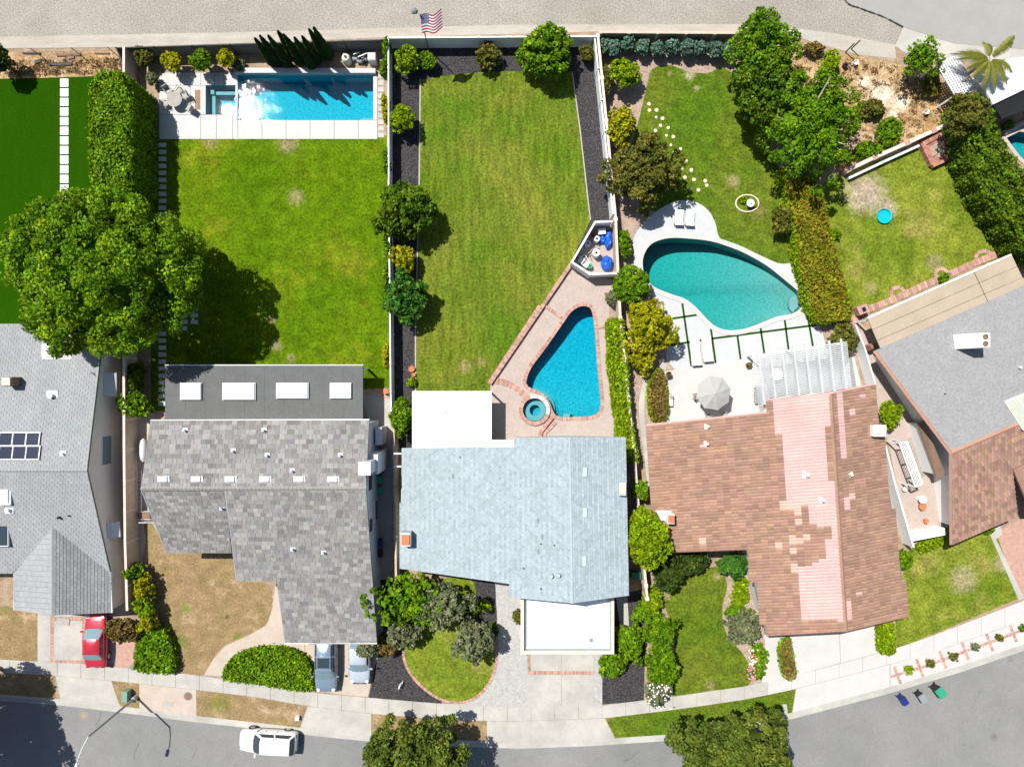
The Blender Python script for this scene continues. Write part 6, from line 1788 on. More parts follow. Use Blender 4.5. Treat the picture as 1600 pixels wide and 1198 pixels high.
# pots by the white fence
for x, y, r, h, lab in ((643, 576, .25, .3, 'wide terracotta pot at the edge of lawn'), (646, 585, .17, .25, 'small terracotta pot beside wide pot'), (640, 596, .1, .3, 'narrow grey pot near patio cover')):
    c = P(x, y, h * .7); t = thing('plant_pot', lab, 'pot', (c.x, c.y, .01)); MB().lathe((c.x, c.y, .01), [(r * .7, 0), (r, h), (r * 1.08, h), (r * .85, h - .03), (r * .8, h - .08)], 18).build('pot', M['terracotta' if r > .12 else 'galv'], t); MB().lathe((c.x, c.y, h - .1), [(r * .8, 0), (r * .8, .02)], 14).build('soil', M['soil'], t)
for x, y in ((635.5, 264), (646.5, 277)):
    c = P(x, y); tag(MB().lathe((c.x, c.y, 0), [(.12, 0), (.12, .04)], 12).build('valve_cover', M['black']), 'round black valve cover in mulch bed', 'cover', 'valve covers in the mulch bed')
t = thing('hose_reel', 'red hose reel on pink paving by the white fence', 'hose reel', (*P(604, 611)[:2], 0)); c = P(604, 611, .4)
MB().tube([(c.x, c.y - .2, .4), (c.x, c.y + .2, .4)], .28, 14).build('drum', M['terracotta'], t); MB().box((c.x, c.y, .2), (.1, .5, .4)).build('stand', M['brown'], t)
tag(MB().prism(W([(568, 608), (609, 606), (609, 622), (594, 622), (594, 615), (568, 616)]), 0, .05).build('brick_landing', M['brickp']), 'pink brick landing beside dark patio roof', 'step', kind='structure')
tag(MB().prism(W([(243, 642), (259, 642), (259, 660), (243, 658)]), 0, .05).build('brick_landing', M['brickp']), 'pink brick landing below the white pavers', 'step', kind='structure')

# ------------------------------------------------------------------ lot E walls and side yard
fence('garden_wall', 'low white and brick retaining wall below dry slope', [(1318, 270), (1360, 250), (1410, 228), (1492, 190)], .7, 2.4, 'white', 'brickp', th=.25, post=.42, ph=.1, railm='cap')
fence('garden_wall', 'low grey wall above lawn under planted terrace', [(1322, 281), (1375, 256), (1432, 230)], .45, 1.6, 'galv', 'white', th=.2, post=0)
def frame_bricks(label, px, w, h):
    mb = MB(); brick_row(mb, W(px), w, .2, 0, h, random.Random(3)); tag(mb.build('brick_planter', M['brick']), label, 'planter')
frame_bricks('square brick planter with dead branches', [(1437, 228), (1453, 261), (1506, 236), (1490, 200), (1437, 228)], .35, .5)
frame_bricks('inner brick course of the square planter', [(1444, 230), (1456, 254), (1498, 234), (1486, 209), (1444, 230)], .25, .35)
sheet('planter_soil', 'bare pale soil inside square brick planter', [(1444, 230), (1456, 254), (1498, 234), (1486, 209)], .3, 'chips', cat='bed')
t = thing('bare_tree', 'leafless dark branching shrub in brick planter', 'tree', (*P(1466, 232)[:2], .28)); c = P(1466, 232); rnd = random.Random(9)
MB().tube([(c.x, c.y, .28), (c.x + .05, c.y, .7)], [.07, .05], 7).build('trunk', M['bark'], t)
mb = MB()
for i in range(9):
    a = i * .7; L_ = rnd.uniform(.7, 1.3); e_ = Vector((c.x + L_ * math.cos(a), c.y + L_ * math.sin(a), rnd.uniform(.9, 1.6))); m_ = Vector((c.x, c.y, .7)).lerp(e_, .5) + Vector((rnd.uniform(-.2, .2), rnd.uniform(-.2, .2), .1))
    mb.tube([(c.x, c.y, .6), m_, e_], [.04, .03, .012], 5)
    for k in range(3):
        f_ = m_.lerp(e_, rnd.random()); mb.tube([f_, f_ + Vector((rnd.uniform(-.4, .4), rnd.uniform(-.4, .4), .2))], [.018, .006], 4)
mb.build('crown', M['bark'], t)
# scalloped brick edging along the terrace
seg = MB(); rnd = random.Random(5)
brick_row(seg, W([(1331, 500), (1355, 484), (1395, 468), (1430, 452), (1475, 432), (1525, 410), (1555, 398)]), .55, .2, 0, .06, rnd)
for x, y, r in ((1402, 458, 10), (1470, 428, 9), (1537, 404, 13)):
    brick_row(seg, W([(x + r * math.cos(a), y + r * math.sin(a) * .9) for a in np.linspace(2.6, 6.2, 18)]), .3, .16, 0, .07, rnd)
brick_row(seg, W([(1331, 500), (1341, 520)]), .5, .2, 0, .06, rnd)
o = seg.build('brick_edging', M['brickp']); tag(o, 'scalloped pink brick edging along beige patio roof', 'edging', kind='structure')
c = P(1345, 484, .5); t = thing('brick_pillar', 'square brick pillar at the corner of patchy lawn', 'pillar', (c.x, c.y, 0)); MB().box((c.x, c.y, .45), (.85, .7, .9), .4).build('shaft', M['brickp'], t); MB().box((c.x + .05, c.y, .93), (.28, .35, .08), .4).build('lamp', M['pv'], t)
fence('garden_wall', 'thin white wall between brown roof and brick side yard', [(1384, 697), (1400, 760), (1428, 855)], 1.6, 2.0, 'white', 'white', th=.12, post=0, at_top=True)
fence('garden_wall', 'low white wall with brick edge closing side yard', [(1426, 840), (1478, 830)], 1.2, 2.0, 'white', 'white', th=.55, post=0, at_top=True)
fence('garden_wall', 'white side wall between pergola and angled house', [(1337, 507), (1352, 545), (1368, 600)], 1.5, 2.0, 'white', 'white', th=.1, post=0, at_top=True)
t = thing('trellis', 'white slatted garden trellis frame in narrow side yard', 'trellis', (*P(1420, 725)[:2], 0))
q0, q1, q2, q3 = P(1405, 692, 2.1), P(1417, 690, 2.1), P(1441, 755, 2.1), P(1430, 760, 2.1)
for a, b in ((q0, q3), (q1, q2), (q0, q1), (q3, q2), (q0.lerp(q3, .35), q1.lerp(q2, .35)), (q0.lerp(q3, .68), q1.lerp(q2, .68))):
    d = b - a; m_ = (a + b) / 2; MB().box((m_.x, m_.y, 2.1), (d.length, .1, .1), math.atan2(d.y, d.x)).build('beam', M['white'], t)
for i in range(1, 5):
    a, b = q0.lerp(q1, i / 5), q3.lerp(q2, i / 5); d = b - a; m_ = (a + b) / 2; MB().box((m_.x, m_.y, 2.16), (d.length, .035, .05), math.atan2(d.y, d.x)).build('slat', M['white'], t)
for a in (q0, q1, q2, q3): MB().box((a.x, a.y, 1.05), (.1, .1, 2.1)).build('post', M['white'], t)
sheet('gravel_patch', 'grey gravel patch beside white trellis', [(1408, 690), (1426, 682), (1446, 742), (1432, 752)], .014, 'gravel', cat='path')
t = thing('lean_to_roof', 'brown lean-to roof over window bay of angled house', 'lean-to', (*P(1458, 700)[:2], 0))
MB().slab([P(1434, 661, 2.0), P(1444, 657, 2.5), P(1478, 742, 2.5), P(1463, 745, 2.0)], .1).build('roof', M['brown'], t)
MB().walls([P(1439, 664, 1.95), P(1444, 662, 2.3), P(1474, 738, 2.3), P(1463, 741, 1.95)]).build('wall', M['white'], t)
for x, y, r, h, m_, lab in ((1442, 780, .33, .6, 'white', 'small round white table in brick side yard'), (1442, 791, .3, .4, 'terracotta', 'wide terracotta bowl beside white table'), (1448, 814, .2, .35, 'terracotta', 'small terracotta pot in brick side yard'), (1414, 764, .2, .35, 'galv', 'pale round pot by white trellis')):
    c = P(x, y, h); t = thing('garden_pot' if m_ != 'white' else 'side_table', lab, 'pot' if m_ != 'white' else 'table', (c.x, c.y, .01)); MB().lathe((c.x, c.y, .01), [(r * .6, 0), (r, h), (r * 1.05, h), (r * .85, h - .04)] if m_ != 'white' else [(r * .5, 0), (r * .15, .1), (r * .15, h - .05), (r, h - .04), (r, h)], 18).build('body', M[m_], t)
    if m_ != 'white': MB().lathe((c.x, c.y, h - .08), [(r * .82, 0), (r * .82, .02)], 12).build('soil', M['soil'], t)
# bbq and small things under the patio roof end
c = P(1362, 541, .5); t = thing('barbecue', 'rust-red barbecue cart beside beige patio roof', 'barbecue', (c.x, c.y, 0)); MB().box((c.x, c.y, .5), (.8, .5, .6), .4).build('body', M['brick'], t); MB().tube([(c.x - .35, c.y - .15, .82), (c.x + .35, c.y + .15, .82)], .24, 12).build('lid', M['brown'], t)
# neighbour's white lattice canopy and house corner
t = thing('lattice_canopy', 'white lattice garden canopy at the foot of the slope', 'canopy', (*P(1496, 118)[:2], 0)); zz = 2.4
l0, l1, l2, l3 = P(1464, 102, zz), P(1493, 88, zz), P(1527, 140, zz), P(1492, 150, zz)
for i in range(15):
    s_ = i / 14; a, b = l0.lerp(l3, s_), l1.lerp(l2, s_); d = b - a; m_ = (a + b) / 2; MB().box((m_.x, m_.y, zz), (d.length, .12, .04), math.atan2(d.y, d.x)).build('slat', M['stuccob'], t)
for i in range(9):
    s_ = i / 8; a, b = l0.lerp(l1, s_), l3.lerp(l2, s_); d = b - a; m_ = (a + b) / 2; MB().box((m_.x, m_.y, zz + .05), (d.length, .12, .04), math.atan2(d.y, d.x)).build('cross_slat', M['stuccob'], t)
for a in (l0, l1, l2, l3): MB().box((a.x, a.y, zz / 2), (.12, .12, zz)).build('post', M['white'], t)
wp = [P(1545, 96, 2.8), P(1660, 82, 2.8), P(1680, 112, 2.8), P(1600, 140, 3.2), P(1552, 163, 3.2), P(1540, 140, 3.0), P(1524, 120, 2.8)]
hF = house_shell('house', 'corner of a white flat-roofed house beyond the slope', wp, 'white', .3)
MB().slab([p for p in wp], .2).build('roof', M['white'], hF)
mb = MB(); mb.slab([P(1552, 165, 3.0), P(1640, 122, 3.0), P(1660, 150, 2.4), P(1565, 186, 2.4)], .15); mb.build('lower_roof', M['black'], hF)
for i in range(9):
    a = P(1526 + i * 3.4, 122 + i * 3.2, 2.95); MB().box((a.x + .25, a.y, 2.95), (.9, .07, .06), .45).build('rafter', M['white'], hF)
t = thing('palm_trunk_log', 'grey fallen palm log beside turquoise pool corner', 'log', (*P(1585, 200)[:2], 0)); a, b = P(1568, 208, .2), P(1625, 178, .2); MB().tube([a, b], [.22, .2], 10).build('log', M['greywood'], t)
fence('garden_wall', 'curved pale kerb wall beneath the tall dark hedge', [(1520, 285), (1534, 320), (1550, 352), (1572, 378), (1600, 408)], .5, 1.2, 'galv', 'galv', th=.2, post=0)

for i, (x, y, sx, sy, rz) in enumerate(((50, 84, 1.5, .12, 0), (108, 86, 2.0, .25, .02), (95, 101, 1.9, .22, .03), (112, 90, .5, .3, .2), (60, 97, .5, .25, .3), (160, 84, 1.2, .12, 0))):
    c = P(x, y); tag(MB().box((c.x, c.y, .07), (sx, sy, .1), rz).build('board', M['brown' if i % 2 else 'black']), 'weathered scrap board lying on dry straw verge', 'board', 'scrap boards on the dry verge')

mb = MB(); rnd = random.Random(21); st_ = bpy.data.objects['street']
for i in range(15):
    x, y = rnd.uniform(120, 1590), 0
    y = interp(CURB, x) + rnd.uniform(12, 120); a = rnd.choice((0.05, -.1, 1.4, 1.2, -.5)) + rnd.uniform(-.3, .3); p = P(x, y); q = Vector((p.x, p.y))
    for k in range(rnd.randint(3, 8)):
        a += rnd.uniform(-.3, .3); d = Vector((math.cos(a), math.sin(a))); e = q + d * rnd.uniform(.15, .4); n = Vector((-d.y, d.x)) * rnd.uniform(.006, .016)
        mb.add([(*(q - n), -.1325), (*(e - n), -.1325), (*(e + n), -.1325), (*(q + n), -.1325)], [(0, 1, 2, 3)]); q = e
mb.build('crack', M['black'], st_)['kind'] = 'stuff'
# ------------------------------------------------------------------ trees, shrubs and hedges
plant('shade_tree', 'huge round bright green tree shading lawn and patio roof', 'tree', 163, 426, 150, 6.7, 'bright', rz=4.8, rpy=136, leaf=.12, lumpy=.065, dens=1.05, mixp=.42, puff=.95, shell=.84)
hedge('tall_hedge', 'tall clipped hedge between turf lawn and rectangular pool', 'hedge', smooth([(150, 119), (175, 112), (192, 118), (201, 150), (200, 220), (198, 300), (150, 300), (142, 230), (142, 150)], 3), 4.2, 'bright', leaf=.12, dens=1.0, wob=.34, mixp=.42)
plant('street_tree', 'broad tree overhanging the street from beyond the frame', 'tree', -118, 1170, 92, 6.0, 'olive', leaf=.13, rz=3.2, lumpy=.2)
plant('street_tree', 'tall tree behind the dry front lawn beyond the frame', 'tree', -75, 1085, 52, 5.0, 'olive', leaf=.13, rz=2.6, lumpy=.2)
plant('verge_shrub', 'dark rounded shrub at the end of dry straw verge', 'shrub', -5, 92, 22, 2.0, 'dark', leaf=.13, rz=1.4)
# rear bed of lot B
for x, y, r, z, col, lab in ((225, 88, 15, 1.2, 'olive', 'loose olive shrub in the corner of screened fence'), (238, 122, 9, .8, 'grey', 'small grey shrub beside round table'), (267, 96, 15, 1.4, 'gold', 'golden citrus shrub first along screened fence'),
                             (314, 94, 17, 1.6, 'bright', 'largest green citrus shrub along screened fence'), (352, 91, 14, 1.4, 'gold', 'golden citrus shrub next to the cypresses'), (375, 103, 9, .4, 'grey', 'low grey ground plant beside raised pool wall')):
    plant('shrub', lab, 'shrub', x, y, r, z, col, leaf=.13, dens=1.2)
for i, (tx, ty) in enumerate(((398, 60), (406, 56), (419, 56), (434, 49), (443, 54), (460, 59), (472, 57), (483, 46), (490, 43))):
    zt = 4.4 + (i % 3) * .35
    b = P(tx, ty, zt); SEED[0] += 13
    t = thing('cypress_tree', 'narrow dark cypress in a tight row behind the pool', 'tree', (b.x, b.y, 0), 'cypresses behind the pool')
    rng = np.random.default_rng(SEED[0]); n = 3600
    h = rng.random(n) ** .8; rr = .44 * (1 - h) ** .65 * np.minimum(1, .55 + h * 4) * rng.uniform(.7, 1.06, n); a = rng.random(n) * 6.283
    pos = np.column_stack([rr * np.cos(a), rr * np.sin(a), .15 + h * (zt - .15)])
    nr = np.column_stack([np.cos(a), np.sin(a), np.full(n, .5)]) + rng.normal(size=(n, 3)) * .4
    V, F, T = leaf_quads(rng, pos, nr, .10 * rng.uniform(.6, 1.3, n), colours(rng, n, (.022, .050, .010), (.05, .09, .016), .25))
    link('crown', quads_mesh('cypress_crown', V, F, T, LEAF), t)
    MB().tube([(0, 0, 0), (0, 0, zt * .5), (0, 0, zt * .95)], [.08, .25, .02], 8).build('trunk', M['bark'], t, local=True)
# vines on the white fence
for x, y, ry, lab in ((605, 75, 16, 'leafy vine on fence corner beside pool heater'), (601, 108, 16, 'green vine on fence beside pool end'), (603, 172, 22, 'golden vine bush over fence beside stone pavers'), (604, 255, 22, 'narrow vine strip on fence below pool'), (606, 385, 18, 'vine clump on fence beside spreading citrus'),
                      (605, 440, 28, 'thin vine strip on fence beside lawn'), (604, 555, 20, 'golden vine clump on fence near brick landing')):
    plant('vine', lab, 'vine', x, y, 6, 1.1, 'gold' if 'gold' in lab else 'bright', rpy=ry, rz=.9, leaf=.11, dens=1.3)
# mulch bed shrubs, lot C
for x, y, r, z, col, lab, nm in ((635, 94, 21, 1.4, 'lime', 'round yellow-green bush in mulch corner by flagpole', 'shrub'), (669, 94, 13, .9, 'bright', 'small flowering bush beside flagpole', 'shrub'), (628, 186, 20, 1.5, 'lime', 'yellow-green citrus bush beside golden vine', 'shrub'),
                                 (632, 330, 47, 2.2, 'deep', 'large dark spreading tree over white fence', 'tree'), (630, 405, 20, 1.5, 'gold', 'golden shrub between two dark trees', 'shrub'), (635, 465, 37, 2.0, 'cool', 'round blue-green tree over white fence', 'tree'),
                                 (762, 88, 20, .9, 'olive', 'sparse twiggy shrub in rear mulch bed', 'shrub'), (853, 80, 42, 2.0, 'bright', 'large leafy tree in rear mulch bed', 'tree'), (917, 82, 11, 1.0, 'olive', 'thin shrub in the fence corner', 'shrub'),
                                 (626, 648, 17, 1.6, 'bright', 'tall bright bush beside white patio cover', 'shrub'), (643, 597, 7, .4, 'lime', 'low potted greenery at the lawn edge', 'shrub')):
    plant('fruit_tree' if nm == 'tree' else 'shrub', lab, nm, x, y, r, z, col, leaf=.13 if nm == 'shrub' else .17, dens=.4 if 'sparse' in lab or 'thin shrub' in lab else 1.2, rpy=30 if 'tall bright' in lab else None, core=.2 if 'sparse' in lab else .72)
# lot D
for i, (x, y) in enumerate(((943, 72), (960, 76), (980, 70), (1003, 73), (1028, 77), (1050, 73), (1073, 76), (1095, 75), (1117, 78), (1136, 80))):
    plant('silver_shrub', 'silvery blue-green shrub in a row along brown wall', 'shrub', x, y, 11.5, 1.0, 'blue', leaf=.11, rz=.75, dens=1.3, group='silvery shrubs along the wall')
plant('shrub', 'bright round bush on bark near silvery shrubs', 'shrub', 977, 116, 25, 1.6, 'lime', leaf=.13)
plant('shrub', 'loose flowering shrub between block wall and round bush', 'shrub', 947, 125, 12, 1.0, 'olive', rpy=24, leaf=.12)
plant('shrub', 'golden rounded bush beside start of stepping stones', 'shrub', 970, 198, 23, 1.6, 'gold', rpy=31, leaf=.14)
plant('spreading_tree', 'olive-brown spreading tree shading the rounded terrace', 'tree', 1003, 268, 54, 2.8, 'olive', leaf=.13, lumpy=.2)
plant('shrub', 'small dark shrub between spreading tree and pool terrace', 'shrub', 975, 380, 13, .9, 'bright', rpy=22, leaf=.13)
plant('topiary_tree', 'neatly rounded green ball tree beside freeform pool', 'tree', 986, 444, 30, 2.1, 'bright', leaf=.13, lumpy=.03, dens=1.6)
plant('shrub', 'pale bush against block wall below round ball tree', 'shrub', 957, 466, 11, .7, 'grey', leaf=.11)
plant('spreading_tree', 'golden-leaved tree beside grass-jointed terrace', 'tree', 1012, 510, 38, 2.2, 'gold', rpy=45, leaf=.13, lumpy=.2, mixp=.5)
plant('shrub', 'low golden bush below golden-leaved tree', 'shrub', 1004, 562, 20, 1.2, 'gold', rpy=22, leaf=.14, lumpy=.2)
hedge('hedge', 'long clipped hedge between two pools and blue roof', 'hedge', [(952, 500), (972, 498), (980, 560), (984, 640), (992, 690), (997, 722), (978, 722), (968, 690), (960, 620), (953, 560)], 1.8, 'lime', leaf=.12, dens=1.2)
hedge('hedge', 'low two-tone hedge beside white patio', 'hedge', smooth([(1024, 582), (1034, 578), (1040, 600), (1042, 640), (1036, 658), (1022, 655), (1016, 630), (1016, 600)], 3), .8, 'lime', leaf=.11, topcol='bronze', dens=1.3)
plant('laurel_tree', 'dense lime-green round tree between blue and brown roofs', 'tree', 1009, 838, 36, 3.6, 'lime', rpy=46, leaf=.13, rz=2.2, dens=1.3, lumpy=.1)
plant('shrub', 'green bush in narrow gap beside brown roof corner', 'shrub', 999, 766, 15, 1.5, 'bright', leaf=.14)
plant('ficus_tree', 'tall leafy tree at the corner of brown wall', 'tree', 1190, 75, 50, 4.4, 'bright', rpy=55, leaf=.13, lumpy=.2)
plant('ficus_tree', 'dense dark tree between lawn and dry slope', 'tree', 1195, 140, 55, 3.6, 'deep', rpy=55, leaf=.13, lumpy=.22)
plant('pepper_tree', 'wide pale-branched tree below the dry slope', 'tree', 1258, 195, 72, 3.2, 'bright', rpy=82, leaf=.12, lumpy=.26, dens=.7, mixp=.3, bark='palebark', limbs=11, reach=.85)
plant('shrub', 'dark drooping shrub at the lawn end of hedge', 'shrub', 1222, 345, 16, 1.4, 'olive', leaf=.14, rpy=22)
plant('shrub', 'yellow-green bush on dry slope beside buckets', 'shrub', 1298, 97, 15, .9, 'lime', leaf=.13)
plant('shrub', 'brown twiggy bush at the top of dry slope', 'shrub', 1270, 76, 16, .6, 'bronze', rpy=9, leaf=.12, dens=.6)
for x, y, r, ry, col, lab in ((1362, 170, 24, 14, 'olive', 'low creeping plant trailing down dry slope'), (1390, 205, 18, 26, 'bright', 'leafy climbing plant above retaining wall'), (1355, 235, 22, 14, 'bright', 'leafy creeper behind low white wall'), (1455, 132, 14, 20, 'olive', 'olive bush beside lattice canopy')):
    plant('shrub', lab, 'shrub', x, y, r, .6, col, rpy=ry, rz=.55, leaf=.13)
plant('fruit_tree', 'loose upright tree beside lattice canopy', 'tree', 1440, 92, 30, 2.4, 'bright', rpy=26, leaf=.13, lumpy=.35, dens=.6, core=.4)
hedge('hedge', 'long red-tipped hedge between freeform pool and patchy lawn', 'hedge', [(1222, 262), (1258, 262), (1284, 300), (1302, 380), (1316, 430), (1331, 482), (1326, 500), (1278, 502), (1265, 470), (1248, 400), (1236, 330)], 1.6, 'lime', leaf=.12, topcol='redtip', dens=1.2, mixp=.30, wob=.16)
plant('shrub', 'pale flowering bush at pergola corner', 'shrub', 1318, 532, 22, 1.2, 'olive', leaf=.13, rpy=28, dens=.8)
hedge('hedge', 'tall dark hedge along the curved wall of patchy lawn', 'hedge', smooth([(1506, 165), (1525, 148), (1545, 175), (1562, 215), (1592, 260), (1640, 320), (1660, 400), (1610, 396), (1572, 345), (1538, 295), (1515, 235), (1506, 195)], 2), 2.8, 'deep', leaf=.13, dens=.9, wob=.42, mixp=.5)
plant('willow_tree', 'wispy grey-green tree at the top of tall dark hedge', 'tree', 1512, 178, 27, 3.6, 'olive', rpy=34, leaf=.12, lumpy=.25)
for x, y, lab in ((1305, 365, 'small weedy plant on patchy lawn beside hedge'), (1475, 434, 'clipped plant in brick scallop'), (1545, 826, 'round clipped ball by red brick drive'), (1576, 195, 'small potted bush beside turquoise pool corner')):
    plant('shrub', lab, 'shrub', x, y, 8, .4, 'bright', leaf=.1)
plant('shrub', 'bright rounded bush in narrow side yard', 'shrub', 1392, 648, 17, 1.1, 'lime', leaf=.13, rpy=22)
hedge('hedge', 'low strip of green under white side yard wall', 'hedge', [(1434, 852), (1476, 838), (1478, 848), (1440, 862)], .5, 'lime', leaf=.1)
plant('shrub', 'bushy greenery beside brown roof edge', 'shrub', 1415, 875, 12, .7, 'bright', rpy=16, leaf=.11)
# front gardens
plant('shrub', 'golden shrub between side yards at the wall end', 'shrub', 210, 633, 26, 1.3, 'bright', leaf=.14, rpy=22)
plant('shrub', 'dark ivy mass on wall beneath shade tree', 'shrub', 214, 590, 14, 1.2, 'deep', leaf=.13, rpy=30)
for x, y, r, ry, col, lab in ((212, 893, 11, 12, 'bright', 'small bright shrub at the head of dry lawn border'), (222, 918, 15, 18, 'gold', 'golden shrub along dry lawn border'), (226, 948, 16, 18, 'lime', 'lime shrub above bronze shrub'), (232, 972, 14, 14, 'gold', 'golden shrub just above ivy mound')):
    plant('shrub', lab, 'shrub', x, y, r, 1.2, col, rpy=ry, leaf=.12, lumpy=.25, rz=.95)
plant('shrub', 'bronze-leaved shrub leaning over red car', 'shrub', 190, 985, 27, 1.4, 'bronze', leaf=.13, rpy=20)
hedge('ivy_mound', 'dense green ivy mound beside red brick patch', 'hedge', smooth([(222, 985), (250, 980), (262, 1000), (270, 1030), (268, 1050), (240, 1050), (214, 1046), (212, 1015)], 3), .9, 'bright', leaf=.13)
hedge('hedge', 'oval clipped green hedge between dry lawn and sidewalk', 'hedge', smooth([(349, 1060), (358, 1035), (375, 1022), (405, 1015), (440, 1015), (468, 1024), (483, 1042), (487, 1065), (485, 1079), (440, 1074), (395, 1067)], 3), .8, 'bright', leaf=.12, mixp=.45)
for x, y, r, z, col, lab, ry in ((640, 938, 46, 2.6, 'bright', 'leafy bright tree beside blue roof corner', 42), (690, 950, 40, 2.4, 'grey', 'grey-green olive tree over round lawn', 34), (740, 1000, 36, 2.6, 'grey', 'second olive tree above round lawn edge', 34), (632, 990, 26, 1.8, 'grey', 'pale bushy shrub beside driveway mulch', 24)):
    plant('olive_tree' if 'olive' in lab else 'shrub' if 'shrub' in lab else 'garden_tree', lab, 'tree' if 'shrub' not in lab else 'shrub', x, y, r, z, col, rpy=ry, leaf=.13 if col == 'grey' else .18, lumpy=.28, dens=.8, core=.5)
for x, y, r, z, col, lab, ry in ((573, 1014, 17, 1.7, 'grey', 'pale frosted bush leaning over silver sedan', 13), (607, 1005, 17, 1.0, 'bronze', 'dark bronze bush at the driveway corner', 20), (730, 950, 17, .9, 'deep', 'dark green bush beside triangular lawn', 16), (759, 947, 8, .5, 'lime', 'small lime ball shrub in mulch strip', 9),
                                 (770, 985, 10, .6, 'deep', 'small dark shrub near paver drive', 12), (807, 962, 7, .5, 'olive', 'small plant beside white garage wall', 10)):
    plant('shrub', lab, 'shrub', x, y, r, z, col, rpy=ry, leaf=.11)
for x, y, r, z, col, lab, ry, nm in ((1043, 893, 30, 1.5, 'dark', 'dark rounded shrub below brown roof', 26, 'shrub'), (1082, 878, 22, 1.3, 'dark', 'glossy dark bush along brown eave', 18, 'shrub'), (1146, 882, 22, 1.4, 'cool', 'broad-leaved plant beside brown roof wall', 18, 'shrub'), (1020, 940, 18, .9, 'lime', 'lime bush with small blue flowers', 20, 'shrub'),
                                     (1003, 955, 16, .7, 'bright', 'bright low shrub beside lime bush', 16, 'shrub'), (983, 1003, 23, 1.5, 'bright', 'rounded citrus bush in dark mulch', 30, 'shrub'), (957, 1036, 21, 1.2, 'bright', 'pale citrus bush beside cream driveway', 22, 'shrub'), (1031, 986, 27, 1.6, 'bright', 'upright shrub at mown lawn edge', 30, 'shrub'), (1034, 1038, 26, 1.5, 'bright', 'pale shrub second along mown lawn', 32, 'shrub'),
                                     (1028, 1082, 20, 1.1, 'grey', 'white-flowered shrub by the sidewalk', 22, 'shrub'), (1160, 980, 28, 1.5, 'grey', 'grey twiggy shrub over flower bed', 24, 'shrub'), (1155, 958, 22, .8, 'bright', 'bright green shrub behind grey twiggy shrub', 11, 'shrub'), (1158, 925, 14, .5, 'lime', 'yellow-flowered plants along brown house', 26, 'shrub'), (1184, 1030, 12, .5, 'bright', 'flower bed greenery with pink blooms', 28, 'shrub')):
    plant('shrub', lab, 'shrub', x, y, r, z, col, rpy=ry, leaf=.13, dens=1.0, lumpy=.2)
hedge('hedge', 'small curved hedge at white driveway edge', 'hedge', smooth([(1219, 1010), (1232, 996), (1237, 1010), (1242, 1040), (1243, 1058), (1230, 1061), (1222, 1045)], 3), .5, 'bright', leaf=.1, topcol='bronze', mixp=.4)
hedge('hedge', 'clipped hedge block between white driveway and small lawn', 'hedge', [(1375, 979), (1397, 973), (1400, 1010), (1399, 1020), (1380, 1022), (1376, 1010)], .8, 'lime', leaf=.1)
for x, y, col, lab in ((1419, 1047, 'lime', 'square ground plant first of paved parkway'), (1454, 1036, 'olive', 'square ground plant second of paved parkway'), (1490, 1026, 'olive', 'bushy round plant third of paved parkway'), (1524, 1010, 'grey', 'faded plant fourth of paved parkway'), (1562, 996, 'olive', 'square plant fifth of paved parkway'), (1599, 981, 'deep', 'dark plant at the end of paved parkway')):
    plant('shrub', lab, 'shrub', x, y, 7 if 'round' in lab else 6, .25, col, leaf=.09, shape='box', rz=.2)
plant('street_tree', 'dark clumped kerbside tree between two driveways', 'tree', 655, 1178, 76, 4.2, 'pine', rpy=56, leaf=.13, lumpy=.2, dens=1.1, rz=2.6)
plant('street_tree', 'large clumped kerbside tree on green parkway', 'tree', 1140, 1176, 98, 4.6, 'pine', rpy=68, leaf=.13, lumpy=.18, dens=1.1, rz=2.8)
# flower specks
mb = MB(); rnd = random.Random(5)
for cols, x0, x1, y0, y1, n in (((.75, .25, .40), 1168, 1180, 1040, 1060, 22), ((.8, .78, .75), 1170, 1185, 1010, 1040, 30), ((.75, .2, .12), 1172, 1184, 1020, 1045, 14), ((.75, .74, .70), 1010, 1045, 1062, 1100, 60)):
    for i in range(n):
        c = P(rnd.uniform(x0, x1), rnd.uniform(y0, y1), 1.0 if x0 < 1100 else .75); z = (1.75 if x0 < 1100 else .85) + rnd.uniform(-.1, .1)
        mb.cur = cols; mb.box((c.x, c.y, z), (.1, .1, .04), rnd.random())
fl = mat('petal', (1, 1, 1), .8, 0, tint=True)
tag(mb.build('flowers', fl), 'scattered pink and white blooms on front shrubs', 'flowers', None, 'stuff')
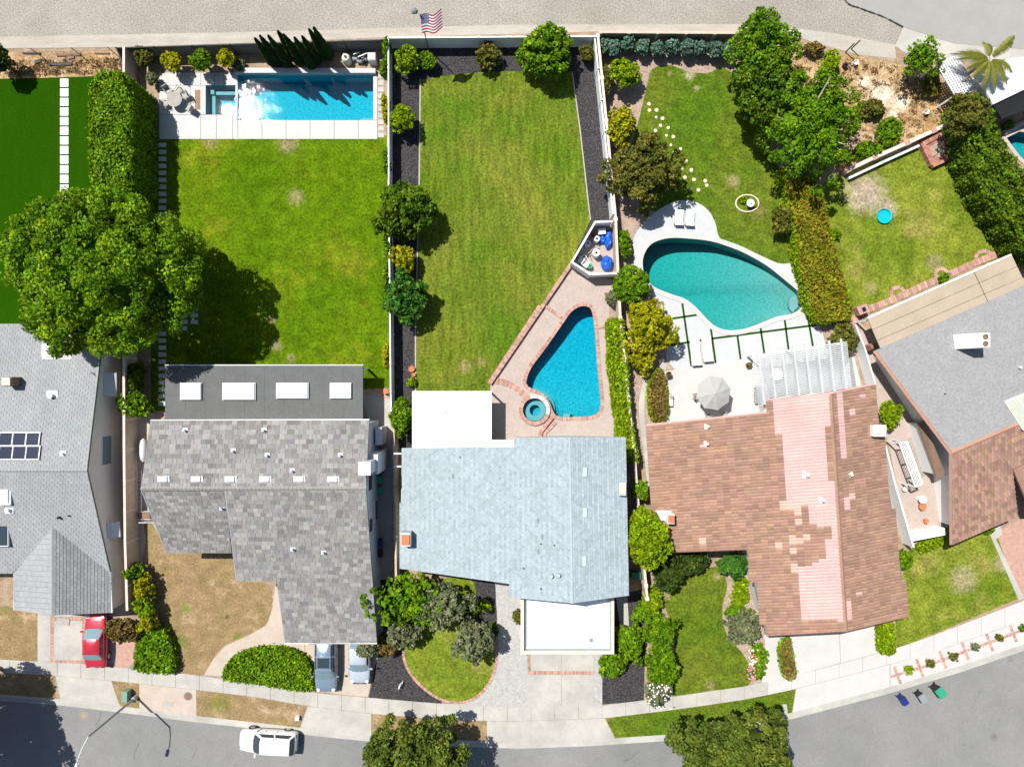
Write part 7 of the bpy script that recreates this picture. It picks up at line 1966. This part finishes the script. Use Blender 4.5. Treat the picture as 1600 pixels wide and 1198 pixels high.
# palm
b = P(1546, 92, 4.2)
t = thing('palm_tree', 'feathery palm with long arching fronds beyond the slope', 'tree', (b.x, b.y, 0))
MB().tube([(b.x, b.y, 0), (b.x, b.y, 2.2), (b.x, b.y, 4.2)], [.2, .17, .15], 9).build('trunk', M['greywood'], t)
rng = np.random.default_rng(5)
for k in range(13):
    a = [.72, .62, 2.9, 3.05, 2.75, -.35, -.8, -1.2, -1.6, 3.5, -2.2, 1.6, 5.6][k]; L_ = [3.0, 2.6, 2.6, 2.2, 2.0, 2.2, 2.4, 2.2, 2.0, 1.6, 1.6, 1.4, 2.0][k]
    N_ = 60; s_ = np.repeat(np.linspace(.1, 1, N_), 2); sd = np.tile([1, -1], N_)
    x = s_ * L_; z = .9 * s_ - 1.35 * s_ ** 2
    lw = .30 * np.sin(np.clip(s_ * 1.05, 0, 1) * math.pi) ** .5 + .05
    d = np.array([math.cos(a), math.sin(a)]); nn_ = np.array([-d[1], d[0]])
    V = []
    for i in range(len(s_)):
        base = np.array([d[0] * x[i], d[1] * x[i], 4.2 + z[i]])
        tip = base + np.array([*(d * .25 + nn_ * sd[i] * lw[i]), -.18 - .1 * rng.random()])
        w_ = np.array([*(d * .024), 0])
        V += [base - w_, tip - w_ * .3, tip + w_ * .3, base + w_]
    V = np.array(V); F = np.arange(len(V)).reshape(-1, 4)
    T = np.repeat(colours(rng, len(F), (.14, .17, .02), (.26, .24, .05), .2), 4, axis=0)
    link('frond', quads_mesh('palm_frond', V, F, T, LEAF), t)

# dry tufts on the slope and the verge
def tufts(label, poly, n, hgt, bare=()):
    rng = np.random.default_rng(n); xs = [p[0] for p in poly]; ys = [p[1] for p in poly]; P_, T_ = [], []
    cl = [(rng.uniform(min(xs), max(xs)), rng.uniform(min(ys), max(ys))) for _ in range(n // 14)]
    for cx, cy in cl:
        if not inside((cx, cy), poly) or any(math.hypot(cx - a, cy - b) < r for a, b, r in bare): continue
        c0 = np.array([.38, .25, .11]) * rng.uniform(.45, 1.15) * np.array([1, rng.uniform(.9, 1.05), 1])
        for _ in range(14):
            w = P(cx + rng.normal() * 2.4, cy + rng.normal() * 2.0); P_.append((w.x, w.y, .012 + rng.random() * hgt)); T_.append(c0 * rng.uniform(.7, 1.25))
    P_, T_ = np.array(P_), np.array(T_)
    nr = rng.normal(size=P_.shape) * np.array([1, 1, .7]) + np.array([0, 0, .5])
    V, F, T = leaf_quads(rng, P_, nr, rng.uniform(.05, .13, len(P_)), T_, .4)
    o = link('dry_grass', quads_mesh('dry_grass', V, F, T, LEAF)); tag(o, label, 'grass', None, 'stuff')
tufts('dry brown grass tufts on the sandy slope', [(1240, 98), (1300, 86), (1400, 104), (1465, 132), (1495, 178), (1400, 228), (1322, 264), (1292, 255)], 9000, .12, ((1378, 150, 17), (1408, 162, 10), (1352, 128, 8)))
tufts('dry straw tufts along the verge above turf', [(0, 96), (192, 92), (192, 114), (0, 120)], 3600, .10)
